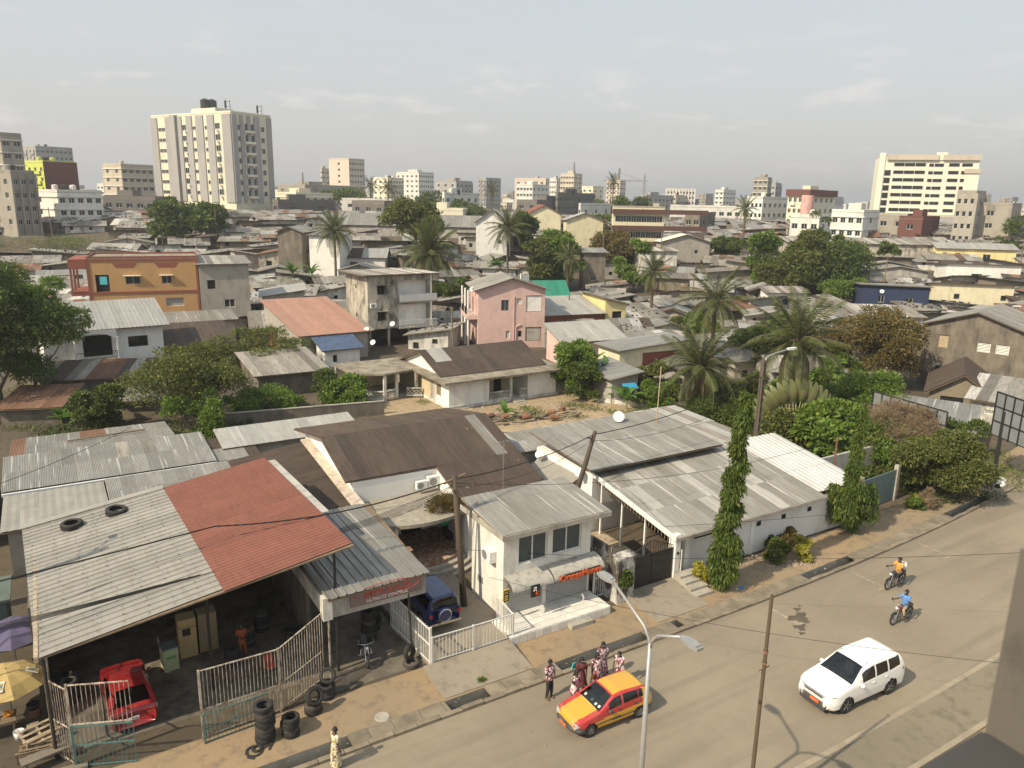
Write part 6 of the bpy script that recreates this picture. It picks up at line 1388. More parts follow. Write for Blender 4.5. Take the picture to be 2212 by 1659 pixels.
# grassy mound at far left
g_ = thing('grass_mound', 'grassy green mound at the left behind the ochre house', 'mound', (*at(75, 540)[:2],)); mb = MB(); c_ = Vector(g_.location)
for i in range(9):
    for j in range(25): a = 2 * math.pi * j / 24; rr = 17 * i / 8; mb.v.append((rr * math.cos(a), rr * .45 * math.sin(a), 3.4 * (math.cos(math.pi * i / 8) + 1) / 2 - .1))
mb.f = [(i * 25 + j, (i + 1) * 25 + j, (i + 1) * 25 + j + 1, i * 25 + j + 1) for i in range(8) for j in range(24)]; mb.m = [0] * len(mb.f); mb.build('earth', M_earth, g_)
inst('grass', leaves([(rng.uniform(-14, 14), rng.uniform(-6, 6), 1.4, 3.5, 2.2, 1.5) for _ in range(16)], 7000, .5, L_grass, 'grass', elong=6, droop=-.5), g_)
# --- palms
def frond_mesh(L=4.0, droopiness=1.0, n=34, lw=.07, ll=.8, mat=None, curl=0):
    mb = MB(); pts = []
    for i in range(11):
        f = i / 10; pts.append(Vector((L * (f - .12 * f * f * droopiness), 0, L * (.28 * f - .55 * droopiness * f * f))))
    mb.tube(pts, [.05 * (1 - .85 * i / 10) for i in range(11)], 4, 1)
    for i in range(n):
        f = .12 + .86 * i / n; k = min(9, int(f * 10)); p = pts[k].lerp(pts[k + 1], f * 10 - k); t = (pts[k + 1] - pts[k]).normalized()
        l = ll * math.sin(math.pi * min(1, .15 + .8 * f)) ** .6 * rng.uniform(.85, 1.1)
        for s in (-1, 1):
            d = (Vector((0, s, 0)) * .8 + t * .55 + Vector((0, 0, -.35 - .35 * rng.random()))).normalized(); e = p + d * l; q = t * lw
            mb.add([p - q * .5, p + q * .5, p + d * l * .6 + q * .4 + Vector((0, 0, .03)), e, p + d * l * .6 - q * .4 + Vector((0, 0, .03))], [(0, 1, 2, 3, 4)], 0)
    return mb.mesh('frond', [mat or L_palm, M_bark])
FR = [frond_mesh(4.2, .55), frond_mesh(4.2, 1.0), frond_mesh(4.2, 1.35)]; FRD = [frond_mesh(4.0, 1.6, mat=L_palmd, n=26)]
def palm(label, px, yc, H, L, n=30, D=None, loc=None, dry=4, r=.22, up=70):
    q_ = at(px, yc, D=D); p = (q_[0], q_[1], gz(q_[0], q_[1])); H = hz(p, yc) if H is None else H; t = thing('palm_tree', label, 'palm tree', (p[0], p[1], gz(p[0], p[1])), rng.uniform(0, 360))
    mb = MB(); mb.tube([(0, 0, -.2), (.1, .05, H * .5), (0, 0, H)], [r * 1.25, r, r * 1.15], 10)
    for k in range(int(H * 3)): mb.lathe([(r * 1.02, 0), (r * 1.2, .08), (r * 1.02, .16)], 8, (0, 0, H * k / (H * 3)))
    mb.lathe([(0, -.5), (r * 1.9, -.25), (r * 2, .1), (r, .5), (0, .6)], 10, (0, 0, H)); mb.build('trunk', M_pbark, t)
    for i in range(n):
        f = i / n; el = up * (1 - f) ** 1.1 - 28 * f; a = i * 137.5; k = 0 if el > 35 else 1 if el > 0 else 2
        m = Matrix.Translation((0, 0, H + .2)) @ Matrix.Rotation(R(a), 4, 'Z') @ Matrix.Rotation(R(-el), 4, 'Y') @ Matrix.Rotation(R(rng.uniform(-25, 25)), 4, 'X') @ Matrix.Scale(L / 4.2 * rng.uniform(.85, 1.1), 4)
        o = inst('frond', FR[k], t, m)
    for i in range(dry):
        m = Matrix.Translation((0, 0, H - .1)) @ Matrix.Rotation(R(i * 100 + 20), 4, 'Z') @ Matrix.Rotation(R(45), 4, 'Y') @ Matrix.Scale(L / 4.6, 4); inst('frond', FRD[0], t, m)
    return t
palm('tallest dark oil palm, behind the stained three-storey house', 928, 553, None, 6.4, 46, D=116, r=.35, up=80)
palm('feathery palm before the blank white wall at left', 722, 503, None, 5.4, 30, D=150)
palm('feathery palm in front of the white gabled house', 1098, 497, None, 5.2, 32, D=148)
palm('small yellowish palm right of the green tree cluster', 1228, 560, None, 3.8, 26, D=138, dry=8)
palm('thin pale palm among the patched shack roofs', 1412, 592, None, 4.2, 28, D=124, dry=8)
palm('large coconut palm above the green mango in the right garden', 1545, 655, None, 5.2, 30, D=88, up=60)
palm('big drooping garden palm beside the cream and dark red house', 1512, 800, None, 5.0, 40, D=71, dry=6, r=.35)
palm('wide old palm with brown hanging fronds in front of the flowering tree', 1722, 746, None, 5.6, 38, D=68, dry=12, r=.4)
palm('small bushy palm right of the shack with the blue window', 1610, 455, None, 4.2, 20, D=190)
palm('distant palm before the grey hotel block', 1325, 395, None, 5.0, 20, D=330); palm('distant palm left of the cream hotel', 838, 408, None, 5, 20, D=300); palm('distant palm on the left of the far brown terrace', 1062, 412, None, 5, 18, D=320); palm('distant palm by the hotel trees', 800, 402, None, 5, 18, D=310)
# --- banana plants
def banana_leaf(L=2.3, w=.5, mat=None):
    mb = MB(); P_ = []
    for i in range(9): f = i / 8; P_.append((Vector((L * f * (1 - .15 * f), 0, L * (.45 * f - .62 * f * f))), w * .5 * math.sin(math.pi * min(1, .06 + .9 * f)) ** .6))
    for i in range(8):
        (a, wa), (b, wb) = P_[i], P_[i + 1]; dz = Vector((0, 0, -.3))
        for s in (-1, 1): mb.add([a, b, b + Vector((0, s * wb, 0)) + dz * wb * .5, a + Vector((0, s * wa, 0)) + dz * wa * .5], [(0, 1, 2, 3)])
    return mb.mesh('leaf', mat or L_banana)
BL = [banana_leaf(), banana_leaf(2.6, .6), banana_leaf(1.6, .45)]
def banana(label, px, py, H, n=9, loc=None, sc=1.0, cat='banana plant', D=None):
    p = loc or at(px, py, D=D); t = thing('banana_plant', label, cat, (p[0], p[1], gz(p[0], p[1])), rng.uniform(0, 360))
    MB().tube([(0, 0, -.1), (.05, 0, H)], [.14 * sc, .08 * sc], 8).build('stem', plain('banana_stem', (.22, .22, .08), .6), t)
    for i in range(n):
        m = Matrix.Translation((0, 0, H)) @ Matrix.Rotation(R(i * 137.5), 4, 'Z') @ Matrix.Rotation(R(-rng.uniform(15, 65)), 4, 'Y') @ Matrix.Scale(sc * rng.uniform(.8, 1.15), 4); inst('leaf', BL[i % 2], t, m)
banana('tall banana plant with torn leaves right of the papaya-leafed tree', 1275, 850, 2.6, 10, sc=1.1)
banana('yellow-green banana plant before the grey house wall', 1310, 845, 1.8, 9)
banana('bright low banana plant by the white garden edging', 1352, 885, 1.0, 9)
banana('small banana plant beside the garden edging', 1328, 868, .7, 7, sc=.7)
banana('banana plant behind the grey annex roof', 675, 655, 2.2, 9, D=112); banana('second banana clump right of the grey annex roof', 705, 655, 1.8, 9, D=112)
banana('banana clump in front of the mould-stained tall house', 630, 545, 3.2, 12, sc=1.5, D=146); banana('banana clump left of the feathery palm', 672, 545, 2.8, 10, sc=1.3, D=148)
banana('banana clump between shack roofs in the centre', 1070, 600, 2.6, 12, sc=1.3); banana('young banana plant among the log pile', 1092, 905, .5, 6, sc=.7)
for k, (px, py) in enumerate(((110, 905), (135, 925), (160, 905), (90, 885), (178, 930))):
    banana(['long-leafed ginger clump at the left garden edge, rear', 'long-leafed ginger clump nearest the tin roof', 'long-leafed ginger clump in the middle of the bed', 'long-leafed ginger clump furthest left', 'long-leafed ginger clump at the right end of the bed'][k], px, py, .8, 14, sc=.75, cat='plant')
# --- travellers palm (a flat fan)
p = at(1712, 950); t = thing('travellers_palm', 'big fan-shaped travellers palm in the right garden', 'palm tree', (p[0], p[1], 0), 8)
MB().tube([(0, 0, -.1), (0, 0, .9)], [.3, .22], 10).build('trunk', M_pbark, t)
L_ravin = leafmat('fan_palm_leaf', [(.13, .15, .05), (.17, .18, .07), (.20, .18, .09)], .3, .45); rl = banana_leaf(2.4, .62, L_ravin)
for i in range(19):
    a = R(-8 + 98 * i / 18 + 41 - 0); a = R(20 + 140 * i / 18); e = Vector((math.cos(a) * 2.6, .12 * (i % 2), .9 + math.sin(a) * 2.6))
    st_ = MB().tube([(0, .0, .6), (math.cos(a) * 1.2, 0, .9 + math.sin(a) * 1.2), e], [.07, .05, .03], 5).build('stalk', plain('leaf_stalk', (.42, .38, .17), .6), t)
    m = Matrix.Translation(e) @ Matrix.Rotation(-a, 4, 'Y') @ Matrix.Rotation(R(80), 4, 'X'); inst('leaf', rl, t, m)
# --- weeping mast trees on the verge
def mast(label, s, t_, H, W, n=15000, lean=0, bulge=0):
    X, Y = st(s, t_); r = thing('mast_tree', label, 'tree', (X, Y, 0), 0)
    MB().tube([(0, 0, -.1), (lean * .5, 0, H * .5), (lean, 0, H * .97)], [.13, .1, .03], 7).build('trunk', M_bark, r)
    cl = []
    for i in range(int(H * 6)):
        f = (i + .5) / (H * 6); w_ = W * (1 - .62 * f) * rng.uniform(.75, 1.15) * (.75 if f < .06 else 1); a = rng.uniform(0, 6.28); q = w_ * .4
        cl.append((lean * f + q * math.cos(a), q * math.sin(a), .35 + f * (H - .4), w_ * .55, w_ * .55, .5))
    for k in range(bulge): a = rng.uniform(0, 6.28); q = rng.uniform(.5, 1.6); cl.append((q * math.cos(a), q * math.sin(a) * .6, rng.uniform(1.3, 3.2) - q * .5, .5, .5, .9))
    inst('crown', leaves(cl, n, .27, L_mast, elong=4.2, droop=2.4, flat=-.1, inner=.35), r)
mast('tall narrow weeping mast tree on the verge before the long white house', 14.95, 2.25, 10.9, .98, 26000, .45)
mast('weeping mast tree with drooping skirt branches near the blue-grey gate', 27.6, 3.5, 8.2, .8, 20000, .1, 18)
# --- shrubs along the verge and wall
def shrub(label, s, t_, W, H, mat, n=2500, leaf=.16, elong=2): tree(label, 0, 0, W, H, mat, n, leaf, .0, 8, loc=(*st(s, t_), 0), name='shrub', elong=elong, tr=.04, cat='shrub', flat=1.0)
shrub('rounded yellow-green hedge bush left of the tall mast tree', 14.3, 3.3, .55, 1.25, L_yel); shrub('small dark bush right of the tall mast tree', 16.2, 3.2, .6, .9, L_mango)
shrub('dark leafy shrub against the long white wall', 20.2, 3.1, .75, 1.1, L_olive); shrub('yellow-topped rounded shrub on the verge', 21.9, 2.3, .7, 1.55, L_yel, 3500); shrub('dark sprawling shrub behind the yellow-topped one', 21.2, 3.6, .8, 1.2, L_mango)
shrub('reddish twiggy shrub on the verge at right', 36.3, 3.4, .7, 1.3, L_dry, 2500, .3, 9); shrub('small green shrub beside the blue-grey gate', 35.0, 3.6, .6, .9, L_bright); shrub('pale leafy shrub next to the twiggy one', 35.7, 4.0, .5, .8, L_yel, 1500)
shrub('dark creeper spilling from the white wall corner', 22.6, 4.1, .8, 2.2, L_brown, 3500, .2); shrub('weeds growing on the curved porch roof', 2.9, 11.5, .05, .05, L_olive, 20)
o = ST('plant', 'dry weeds growing on the curved porch roof', 'plant', 3.2, 12.1, 3.2); inst('stems', leaves([(.1, .3, .25, 1.0, .7, .35), (.6, .2, .2, .6, .5, .3)], 2600, .3, L_brown, 'stems', elong=8, droop=-.3), o)
o = ST('plant', 'green weed by the drain edge', 'plant', -.4, 1.4); inst('stems', leaves([(0, 0, .05, .16, .1, .08)], 260, .14, L_bright, 'stems', elong=6, droop=-.6), o)
o = ST('potted_plant', 'green climber on the mouldy gate pier', 'plant', 9.3, 3.5, 1.1); inst('stems', leaves([(0, 0, .2, .3, .2, .5)], 900, .2, L_mango, 'stems', elong=2.5), o)
cl = []
for px, py, rx, ry, h in [(1450, 905, 3, 1.5, .8), (1560, 925, 4, 1.5, .9), (1640, 950, 4, 2, 1), (1700, 900, 5, 3, 1), (1600, 850, 5, 3, 1), (1780, 890, 4, 3, 1), (1860, 950, 4, 3, 1), (1700, 980, 4, 1.5, .8), (1820, 1030, 3, 1.5, .9), (1900, 1040, 3, 1, .8), (1500, 850, 3, 3, .9), (1420, 830, 3, 3, .9), (1900, 870, 4, 4, 1), (540, 905, 3, .8, .5), (330, 940, 2.5, .8, .5), (620, 890, 3, .8, .6), (450, 925, 3, .8, .5), (150, 940, 3, .8, .5), (40, 900, 3, 2, .9), (1330, 845, 2, 2, .7), (1780, 780, 5, 4, 1), (1600, 770, 5, 4, 1), (1985, 1060, 4, 1, .6), (2080, 1075, 3, .8, .5)]:
    q = at(px, py)
    for _ in range(6): cl.append((q[0] + rng.uniform(-rx, rx), q[1] + rng.uniform(-ry, ry) * 1.5, q[2] + h * .3, rx * .45, ry * .6, h * .7))
o = inst('undergrowth', leaves(cl, 42000, .3, L_under, 'undergrowth', elong=3, droop=.0, inner=.2)); tag(o, kind='stuff')
# --- ground cover: weeds and grass in the clearing and the garden (nobody could count it)
cl = []
for px, py, rx, ry in [(930, 870, 1.5, 1), (1130, 890, 2, 1), (1180, 895, 3, 1.3), (1240, 885, 2.5, 1), (1000, 900, 4, .8), (880, 850, .8, .8), (1330, 895, 3, 1), (1450, 900, 4, 1.5), (1600, 930, 5, 2), (1750, 950, 4, 3), (1850, 1020, 4, 2), (2130, 1000, 3, 4), (2180, 1020, 2, 3), (1950, 1050, 5, 1.5), (600, 900, 5, 1), (330, 930, 4, 1), (100, 930, 5, 1.5), (1700, 830, 6, 3), (1600, 800, 6, 3), (60, 860, 4, 3)]:
    q = at(px, py)
    for _ in range(5): cl.append((q[0] + rng.uniform(-rx, rx), q[1] + rng.uniform(-ry, ry) * 1.5, q[2] + .03, rx * .5, ry * .7, .22))
o = inst('grass', leaves(cl, 26000, .28, L_grass, 'grass', elong=5, droop=-.7, inner=.05)); tag(o, kind='stuff')
# ------------------------------------------------------------------ vehicles
def paint(name, col, rough=.28, dust=.25):
    if name in MATS: return MATS[name]
    m, n, l, b = new_mat(name); s = noise(n, l, 3, 5, .65); c = mixc(n, l, ramp(n, l, s, [(.45, 0.0), (.75, dust)]), col, (.30, .25, .18))
    l.new(c, b.inputs['Base Color']); b.inputs['Roughness'].default_value = rough; b.inputs['Coat Weight'].default_value = .5; b.inputs['Coat Roughness'].default_value = .12; MATS[name] = m; return m
P_yel = paint('taxi_yellow', (.60, .33, .03), .42); P_red = paint('taxi_red', (.45, .03, .03), .4); P_white = paint('pearl_white', (.82, .81, .77), .25, .08); P_rc = paint('red_car_paint', (.27, .016, .018), .25, .15); P_blue = paint('dark_blue_paint', (.015, .03, .12), .3, .1)
M_trim = plain('grey_plastic_trim', (.055, .055, .058), .6); M_cg = bpy.data.materials.new('car_glass'); M_cg.use_nodes = True
_n, _l = M_cg.node_tree.nodes, M_cg.node_tree.links; _n.clear(); _o = _n.new('ShaderNodeOutputMaterial'); _t = _n.new('ShaderNodeBsdfTransparent'); _t.inputs[0].default_value = (.36, .42, .40, 1)
_g = _n.new('ShaderNodeBsdfGlossy'); _g.inputs['Roughness'].default_value = .03; _f = _n.new('ShaderNodeFresnel'); _f.inputs[0].default_value = 1.8; _x = _n.new('ShaderNodeMixShader')
_l.new(_f.outputs[0], _x.inputs[0]); _l.new(_t.outputs[0], _x.inputs[1]); _l.new(_g.outputs[0], _x.inputs[2]); _l.new(_x.outputs[0], _o.inputs[0]); M_rim = plain('steel_rim', (.34, .34, .34), .35, .7); M_chrome = plain('chrome', (.6, .6, .6), .15, 1.0)
M_lamp = plain('headlamp_glass', (.55, .56, .55), .1, .3); M_tail = plain('tail_lamp_red', (.42, .02, .02), .2); M_plate = plain('orange_plate', (.75, .19, .05), .5); M_seat = plain('seat_fabric', (.09, .09, .10), .9); M_paper = plain('paper', (.75, .75, .72), .8)
def lerp_pts(P_, x):
    if x <= P_[0][0]: return P_[0][1]
    for (a, za), (b, zb) in zip(P_, P_[1:]):
        if x <= b:
            f = (x - a) / (b - a + 1e-9); f = f * f * (3 - 2 * f) * .35 + f * .65; return za + (zb - za) * f
    return P_[-1][1]
def wheel_parts(root, x, y, r, w, side, spokes=5, dark=False):
    t = MB().lathe([(r * .66, -w * .5), (r * .9, -w * .5), (r * .985, -w * .38), (r, -w * .2), (r, w * .2), (r * .985, w * .38), (r * .9, w * .5), (r * .66, w * .5), (r * .62, w * .3), (r * .62, -w * .3), (r * .66, -w * .5)], 28, (0, 0, 0), 'y').build('wheel', M_rubber, root, True, loc=(x, y, r))
    s = side; f = MB().lathe([(r * .66, w * .42 * s), (r * .62, w * .45 * s), (r * .58, w * .2 * s), (r * .2, w * .12 * s), (r * .14, w * .3 * s), (0, w * .32 * s)], 24, (0, 0, 0), 'y', 1 if dark else 0)
    for k in range(spokes): a = 2 * math.pi * k / spokes; f.bar((r * .12 * math.cos(a), w * .33 * s, r * .12 * math.sin(a)), (r * .6 * math.cos(a), w * .40 * s, r * .6 * math.sin(a)), r * .16, .03)
    f.build('rim', [M_rim, M_trim], t)
def car(name, label, cat, X, Y, ang, L, Wd, top, belt, z0, wheels, rw, ws, rear, side, paints, cls, mirror=True, z=0, spokes=5, darkrim=False):
    """x runs from nose (0) to tail (L). ws/rear = x-range of windscreen and rear window; side = [(x0,x1),...] side panes"""
    root = thing(name, label, cat, (X, Y, z), ang); N_ = 110; segs = [5, 2, 5, 5, 4, 5, 3, 4, 5]
    rings = []
    for i in range(N_ + 1):
        u = i / N_; x = L * u; zt = lerp_pts(top, x); zb = min(lerp_pts(belt, x), zt - .035)
        pf = .80 + .20 * (1 - (1 - min(1, x / .55)) ** 2.2); pr = .87 + .13 * (1 - (1 - min(1, (L - x) / .35)) ** 2.2); w = Wd / 2 * min(pf, pr)
        tum = zt - zb; wr = w * .97 - .34 * min(tum, .55); zz = z0 + .10 * max(0, 1 - x / .25) + .08 * max(0, 1 - (L - x) / .25)
        K = [(0, zz), (w * .88, zz), (w * .97, zz + .10), (w * 1.0, zz * .45 + zb * .55), (w * .965, zb), (w * .965 - (w * .965 - wr) * .45, zb + tum * .5), (wr, zb + tum * .88), (wr - .09, zt - .012), (wr * .5, zt + .012), (0, zt + .018)]
        ring = []
        for k in range(9):
            for q in range(segs[k]): f = q / segs[k]; ring.append((K[k][0] * (1 - f) + K[k + 1][0] * f, K[k][1] * (1 - f) + K[k + 1][1] * f, k, tum, zb, wr))
        ring.append((K[9][0], K[9][1], 8, tum, zb, wr)); rings.append((x, ring))
    groups = {}
    for i in range(N_):
        (xa, ra), (xb, rb) = rings[i], rings[i + 1]
        for j in range(len(ra) - 1):
            xc = (xa + xb) / 2; y = (ra[j][0] + ra[j + 1][0] + rb[j][0] + rb[j + 1][0]) / 4; zc = (ra[j][1] + ra[j + 1][1] + rb[j][1] + rb[j + 1][1]) / 4; k = ra[j][2]; tum, zb, wr = ra[j][3:]
            if any((xc - wx) ** 2 + (zc - rw) ** 2 < (rw + .055) ** 2 for wx in wheels) and y > Wd * .3 and zc < zb: continue
            c = 'body'
            if k in (7, 8) and ws[0] < xc < ws[1] and y < wr - .11: c = 'windscreen'
            elif k in (7, 8) and rear[0] < xc < rear[1] and y < wr - .13: c = 'rear_window'
            elif k in (4, 5) and tum > .14:
                f = (zc - zb) / tum
                for n_, (s0, s1) in enumerate(side):
                    if s0 + (.0 if n_ else .0) < xc < s1 and .07 < f < .84: c = f'side_{n_}'
            mi = cls(xc, y, zc, k, tum, zb, wr) if c == 'body' else 0
            for s in (1, -1):
                key = c + ('r' if c.startswith('side') and s < 0 else ''); G = groups.setdefault(key, MB())
                q = [(xa, ra[j][0] * s, ra[j][1]), (xb, rb[j][0] * s, rb[j][1]), (xb, rb[j + 1][0] * s, rb[j + 1][1]), (xa, ra[j + 1][0] * s, ra[j + 1][1])]
                G.add(q if s < 0 else q[::-1], [(0, 1, 2, 3)], mi)
    for (x, ring), sg in ((rings[0], 1), (rings[-1], -1)):
        mi = cls(x, 0, .5, 2, 0, .6, .6)
        pts = [(x, -p[0], p[1]) for p in ring] + [(x, p[0], p[1]) for p in ring[::-1][1:]]
        groups['body'].poly(pts, paints_index_cap if False else (0 if len(paints) < 4 else 3))
    for k, G in groups.items():
        nm = 'body' if k == 'body' else k if k in ('windscreen', 'rear_window') else 'side_window'
        me = G.mesh(nm, paints if k == 'body' else M_cg, True)
        bm_ = __import__('bmesh').new(); bm_.from_mesh(me); __import__('bmesh').ops.remove_doubles(bm_, verts=bm_.verts, dist=.0008); bm_.to_mesh(me); bm_.free()
        inst(nm, me, root)
    for wx in wheels:
        for s in (1, -1): wheel_parts(root, wx, s * (Wd / 2 - .115), rw, .2, s, spokes, darkrim)
    MB().box(wheels[0] - .4, wheels[1] + .4, -Wd * .36, Wd * .36, z0 + .05, rw * 1.6).build('underbody', M_hole, root)
    if mirror:
        for s in (1, -1): MB().lathe([(0, -.09), (.07, -.07), (.09, 0), (.07, .07), (0, .09)], 10, (ws[0] + .42, s * (Wd / 2 + .07), lerp_pts(belt, ws[0] + .4) + .06), 'y').build('mirror', paints[0] if mirror == 1 else M_trim, root, True)
    for (s0, s1) in side[:2]:
        for s in (1, -1): MB().box(s1 - .2, s1 - .04, s * (Wd / 2 - .005) - .012, s * (Wd / 2 - .005) + .012, lerp_pts(belt, s1) - .12, lerp_pts(belt, s1) - .085).build('door_handle', M_trim if mirror != 1 else paints[0], root)
    xb = ws[1] + .1; hb = lerp_pts(belt, ws[1])
    MB().box(ws[0] + .12, ws[0] + .55, -Wd * .42, Wd * .42, z0 + .3, hb - .06).build('dashboard', M_seat, root)
    for yy in (-.36, .36): MB().box(xb, xb + .5, yy - .24, yy + .24, z0 + .12, hb - .35).add([(xb + .42, yy - .22, hb - .4), (xb + .52, yy - .22, hb - .4), (xb + .66, yy - .2, hb + .22), (xb + .58, yy - .2, hb + .22), (xb + .42, yy + .22, hb - .4), (xb + .52, yy + .22, hb - .4), (xb + .66, yy + .2, hb + .22), (xb + .58, yy + .2, hb + .22)], [(0, 1, 2, 3), (7, 6, 5, 4), (0, 4, 5, 1), (1, 5, 6, 2), (2, 6, 7, 3), (3, 7, 4, 0)]).build('seat', M_seat, root)
    MB().box(xb + 1.2, xb + 1.35, -Wd * .38, Wd * .38, z0 + .2, hb + .12).build('rear_seat', M_seat, root)
    MB().tube([(ws[0] + .62 + .02 * math.cos(a), .36 + .18 * math.cos(a), hb + .02 + .17 * math.sin(a)) for a in [i * .524 for i in range(13)]], .018, 6, cap=False).build('steering_wheel', M_trim, root)
    return root
def quad_on(root, name, pts, mat): return MB().poly(pts).build(name, mat, root)
def plate(root, x, y, z, s, mat, tcol, w=.46, h=.11, rot=90, face=-1):
    p_ = MB().box(x - .012, x + .012, y - w / 2, y + w / 2, z - h / 2, z + h / 2).build('number_plate', mat, root)
    text('lettering', s, h * .95, tcol, p_, (x + face * .014, y, z), (R(90), 0, R(-90) if face < 0 else R(90)), .002)
# taxi: small hatchback in yellow with red shoulders
def tcls(x, y, z, k, tum, zb, wr):
    if (x < .32 or x > 3.5) and z < .52: return 2
    if .9 < x < 3.2 and .44 < z < .50 and y > .7: return 2
    if k in (7, 8) and x < 1.25: return 0 if y < .50 else 1
    if k in (7, 8): return 0 if y < wr - .07 and not (1.0 < x < 1.85) else 1
    if k in (4, 5, 6): return 1 if x < 3.15 else (1 if k == 6 else 0)
    if z > zb - .20 and x < 3.2: return 1
    return 0
tX, tY = st(.95, -3.0)
taxi = car('taxi', 'yellow and red hatchback taxi stopped beside the group of people', 'taxi', tX, tY, 30, 3.78, 1.62,
    [(0, .58), (.08, .70), (.25, .76), (1.0, .90), (1.08, .93), (1.85, 1.36), (2.2, 1.41), (3.3, 1.36), (3.42, 1.30), (3.7, .92), (3.78, .78)], [(0, .56), (.3, .66), (1.05, .84), (3.2, .93), (3.78, .9)], .21,
    (.66, 3.12), .285, (1.10, 1.80), (3.40, 3.66), [(1.55, 2.18), (2.28, 2.98), (3.03, 3.22)], [P_yel, P_red, M_trim, P_yel], tcls, mirror=2, spokes=8)
for s in (1, -1):
    quad_on(taxi, 'headlight', [(.03, s * .40, .50), (.03, s * .66, .50), (.20, s * .745, .60), (.10, s * .68, .70), (.045, s * .42, .68)][::s], M_lamp).location = (-.035, s * .012, .01)
    MB().lathe([(0, 0), (.075, 0), (.07, .02), (0, .025)], 14, (3.58, s * .77, .80), 'y').build('tail_light', M_lamp, taxi)
MB().lathe([(.0, -.02), (.5, -.01)], 3).build('bumper', M_trim, taxi).location = (.3, 0, .25)
MB().tube([(-.03, 0, .40), (.0, -.45, .40), (.16, -.72, .40), (.4, -.79, .40)], .10, 8).tube([(-.03, 0, .40), (.0, .45, .40), (.16, .72, .40), (.4, .79, .40)], .10, 8).build('bumper', M_trim, taxi, True)
plate(taxi, -.14, 0, .42, 'LT 502 LX', M_plate, M_blackp)
for q in ((-.5, 1.14), (-.3, 1.12), (.0, 1.15), (.42, 1.14)): MB().box(0, .1, -.05, .05, 0, .004).build('sticker', M_paper, taxi, loc=(q[1] + .05, q[0], .985)).rotation_euler = (0, R(-30), 0)
# white SUV
def scls(x, y, z, k, tum, zb, wr):
    if z < .30: return 1
    if x < .12 and .36 < z < .48 and y < .55: return 1
    if k == 7 and x > 1.9 and x < 4.3 and y > wr - .1: return 1
    return 0
sX, sY = st(10.75, -6.95)
suv = car('suv', 'white seven-seat SUV driving down the road', 'car', sX, sY, 29, 4.75, 1.92,
    [(0, .74), (.06, .92), (.2, 1.0), (1.15, 1.15), (1.28, 1.19), (2.1, 1.70), (2.6, 1.80), (4.1, 1.77), (4.35, 1.68), (4.6, 1.22), (4.75, 1.0)], [(0, .72), (.3, .88), (1.2, 1.05), (3.6, 1.13), (4.3, 1.24), (4.75, 1.15)], .25,
    (.95, 3.72), .37, (1.26, 2.06), (4.38, 4.56), [(1.85, 2.62), (2.70, 3.45), (3.52, 4.22)], [P_white, M_trim, P_white], scls, mirror=1, darkrim=True)
for s in (1, -1):
    quad_on(suv, 'headlight', [(.0, s * .42, .76), (.05, s * .70, .80), (.35, s * .92, .93), (.18, s * .84, .95), (.02, s * .45, .86)][::s], M_lamp).location = (-.015, s * .02, .012)
    quad_on(suv, 'tail_light', [(4.35, s * .94, 1.05), (4.62, s * .86, 1.05), (4.60, s * .84, 1.2), (4.38, s * .90, 1.2)][::-s], M_tail).location = (.02, s * .03, 0)
    quad_on(suv, 'fog_light', [(.0, s * .58, .36), (.08, s * .76, .38), (.06, s * .72, .56), (.0, s * .6, .46)][::s], M_trim).location = (-.03, s * .02, 0)
    MB().bar((2.3, s * .62, 1.735), (4.0, s * .66, 1.72), .03, .03).build('roof_rail', M_trim, suv)
g_ = MB()
for k in range(3): g_.box(-.05, .0, -.46, .46, .74 + k * .055, .765 + k * .055)
g_.box(-.055, 0, -.05, .05, .75, .86); g_.build('grille', M_chrome, suv)
g_ = MB(); [g_.box(-.05, .0, -.5, .5, .40 + k * .06, .42 + k * .06) for k in range(4)]; g_.build('lower_grille', M_chrome, suv); MB().box(-.06, .1, -.62, .62, .24, .36).build('bumper', M_trim, suv)
plate(suv, -.07, -.12, .50, 'LT 318', M_plate, M_blackp, .42, .13)
# red saloon seen from behind
rX, rY = st(-13.75, 9.35)
rc = car('parked_car', 'red hatchback parked nose-in behind the garage bars', 'car', rX, rY, -56, 4.1, 1.72,
    [(0, .60), (.08, .74), (.9, .92), (1.05, .96), (1.75, 1.38), (2.2, 1.45), (3.1, 1.40), (3.75, 1.02), (3.95, .98), (4.1, .85)], [(0, .6), (.3, .72), (1.05, .88), (3.6, .98), (4.1, .9)], .2,
    (.75, 3.3), .31, (1.08, 1.72), (3.12, 3.72), [(1.55, 2.3), (2.4, 3.1)], [P_rc, M_trim, P_rc], lambda x, y, z, k, tum, zb, wr: 1 if z < .26 else 0, mirror=1)
for s in (1, -1): quad_on(rc, 'tail_light', [(4.08, s * .45, .72), (3.95, s * .80, .74), (3.85, s * .82, .88), (4.05, s * .5, .84)][::-s], M_lamp).location = (.035, s * .02, .01)
plate(rc, 4.12, -.1, .66, 'SU 49182', M_paper, M_blackp, .5, .12, face=1)
MB().box(3.5, 3.9, -.78, -.7, .98, 1.0).build('wiper', M_trim, rc)
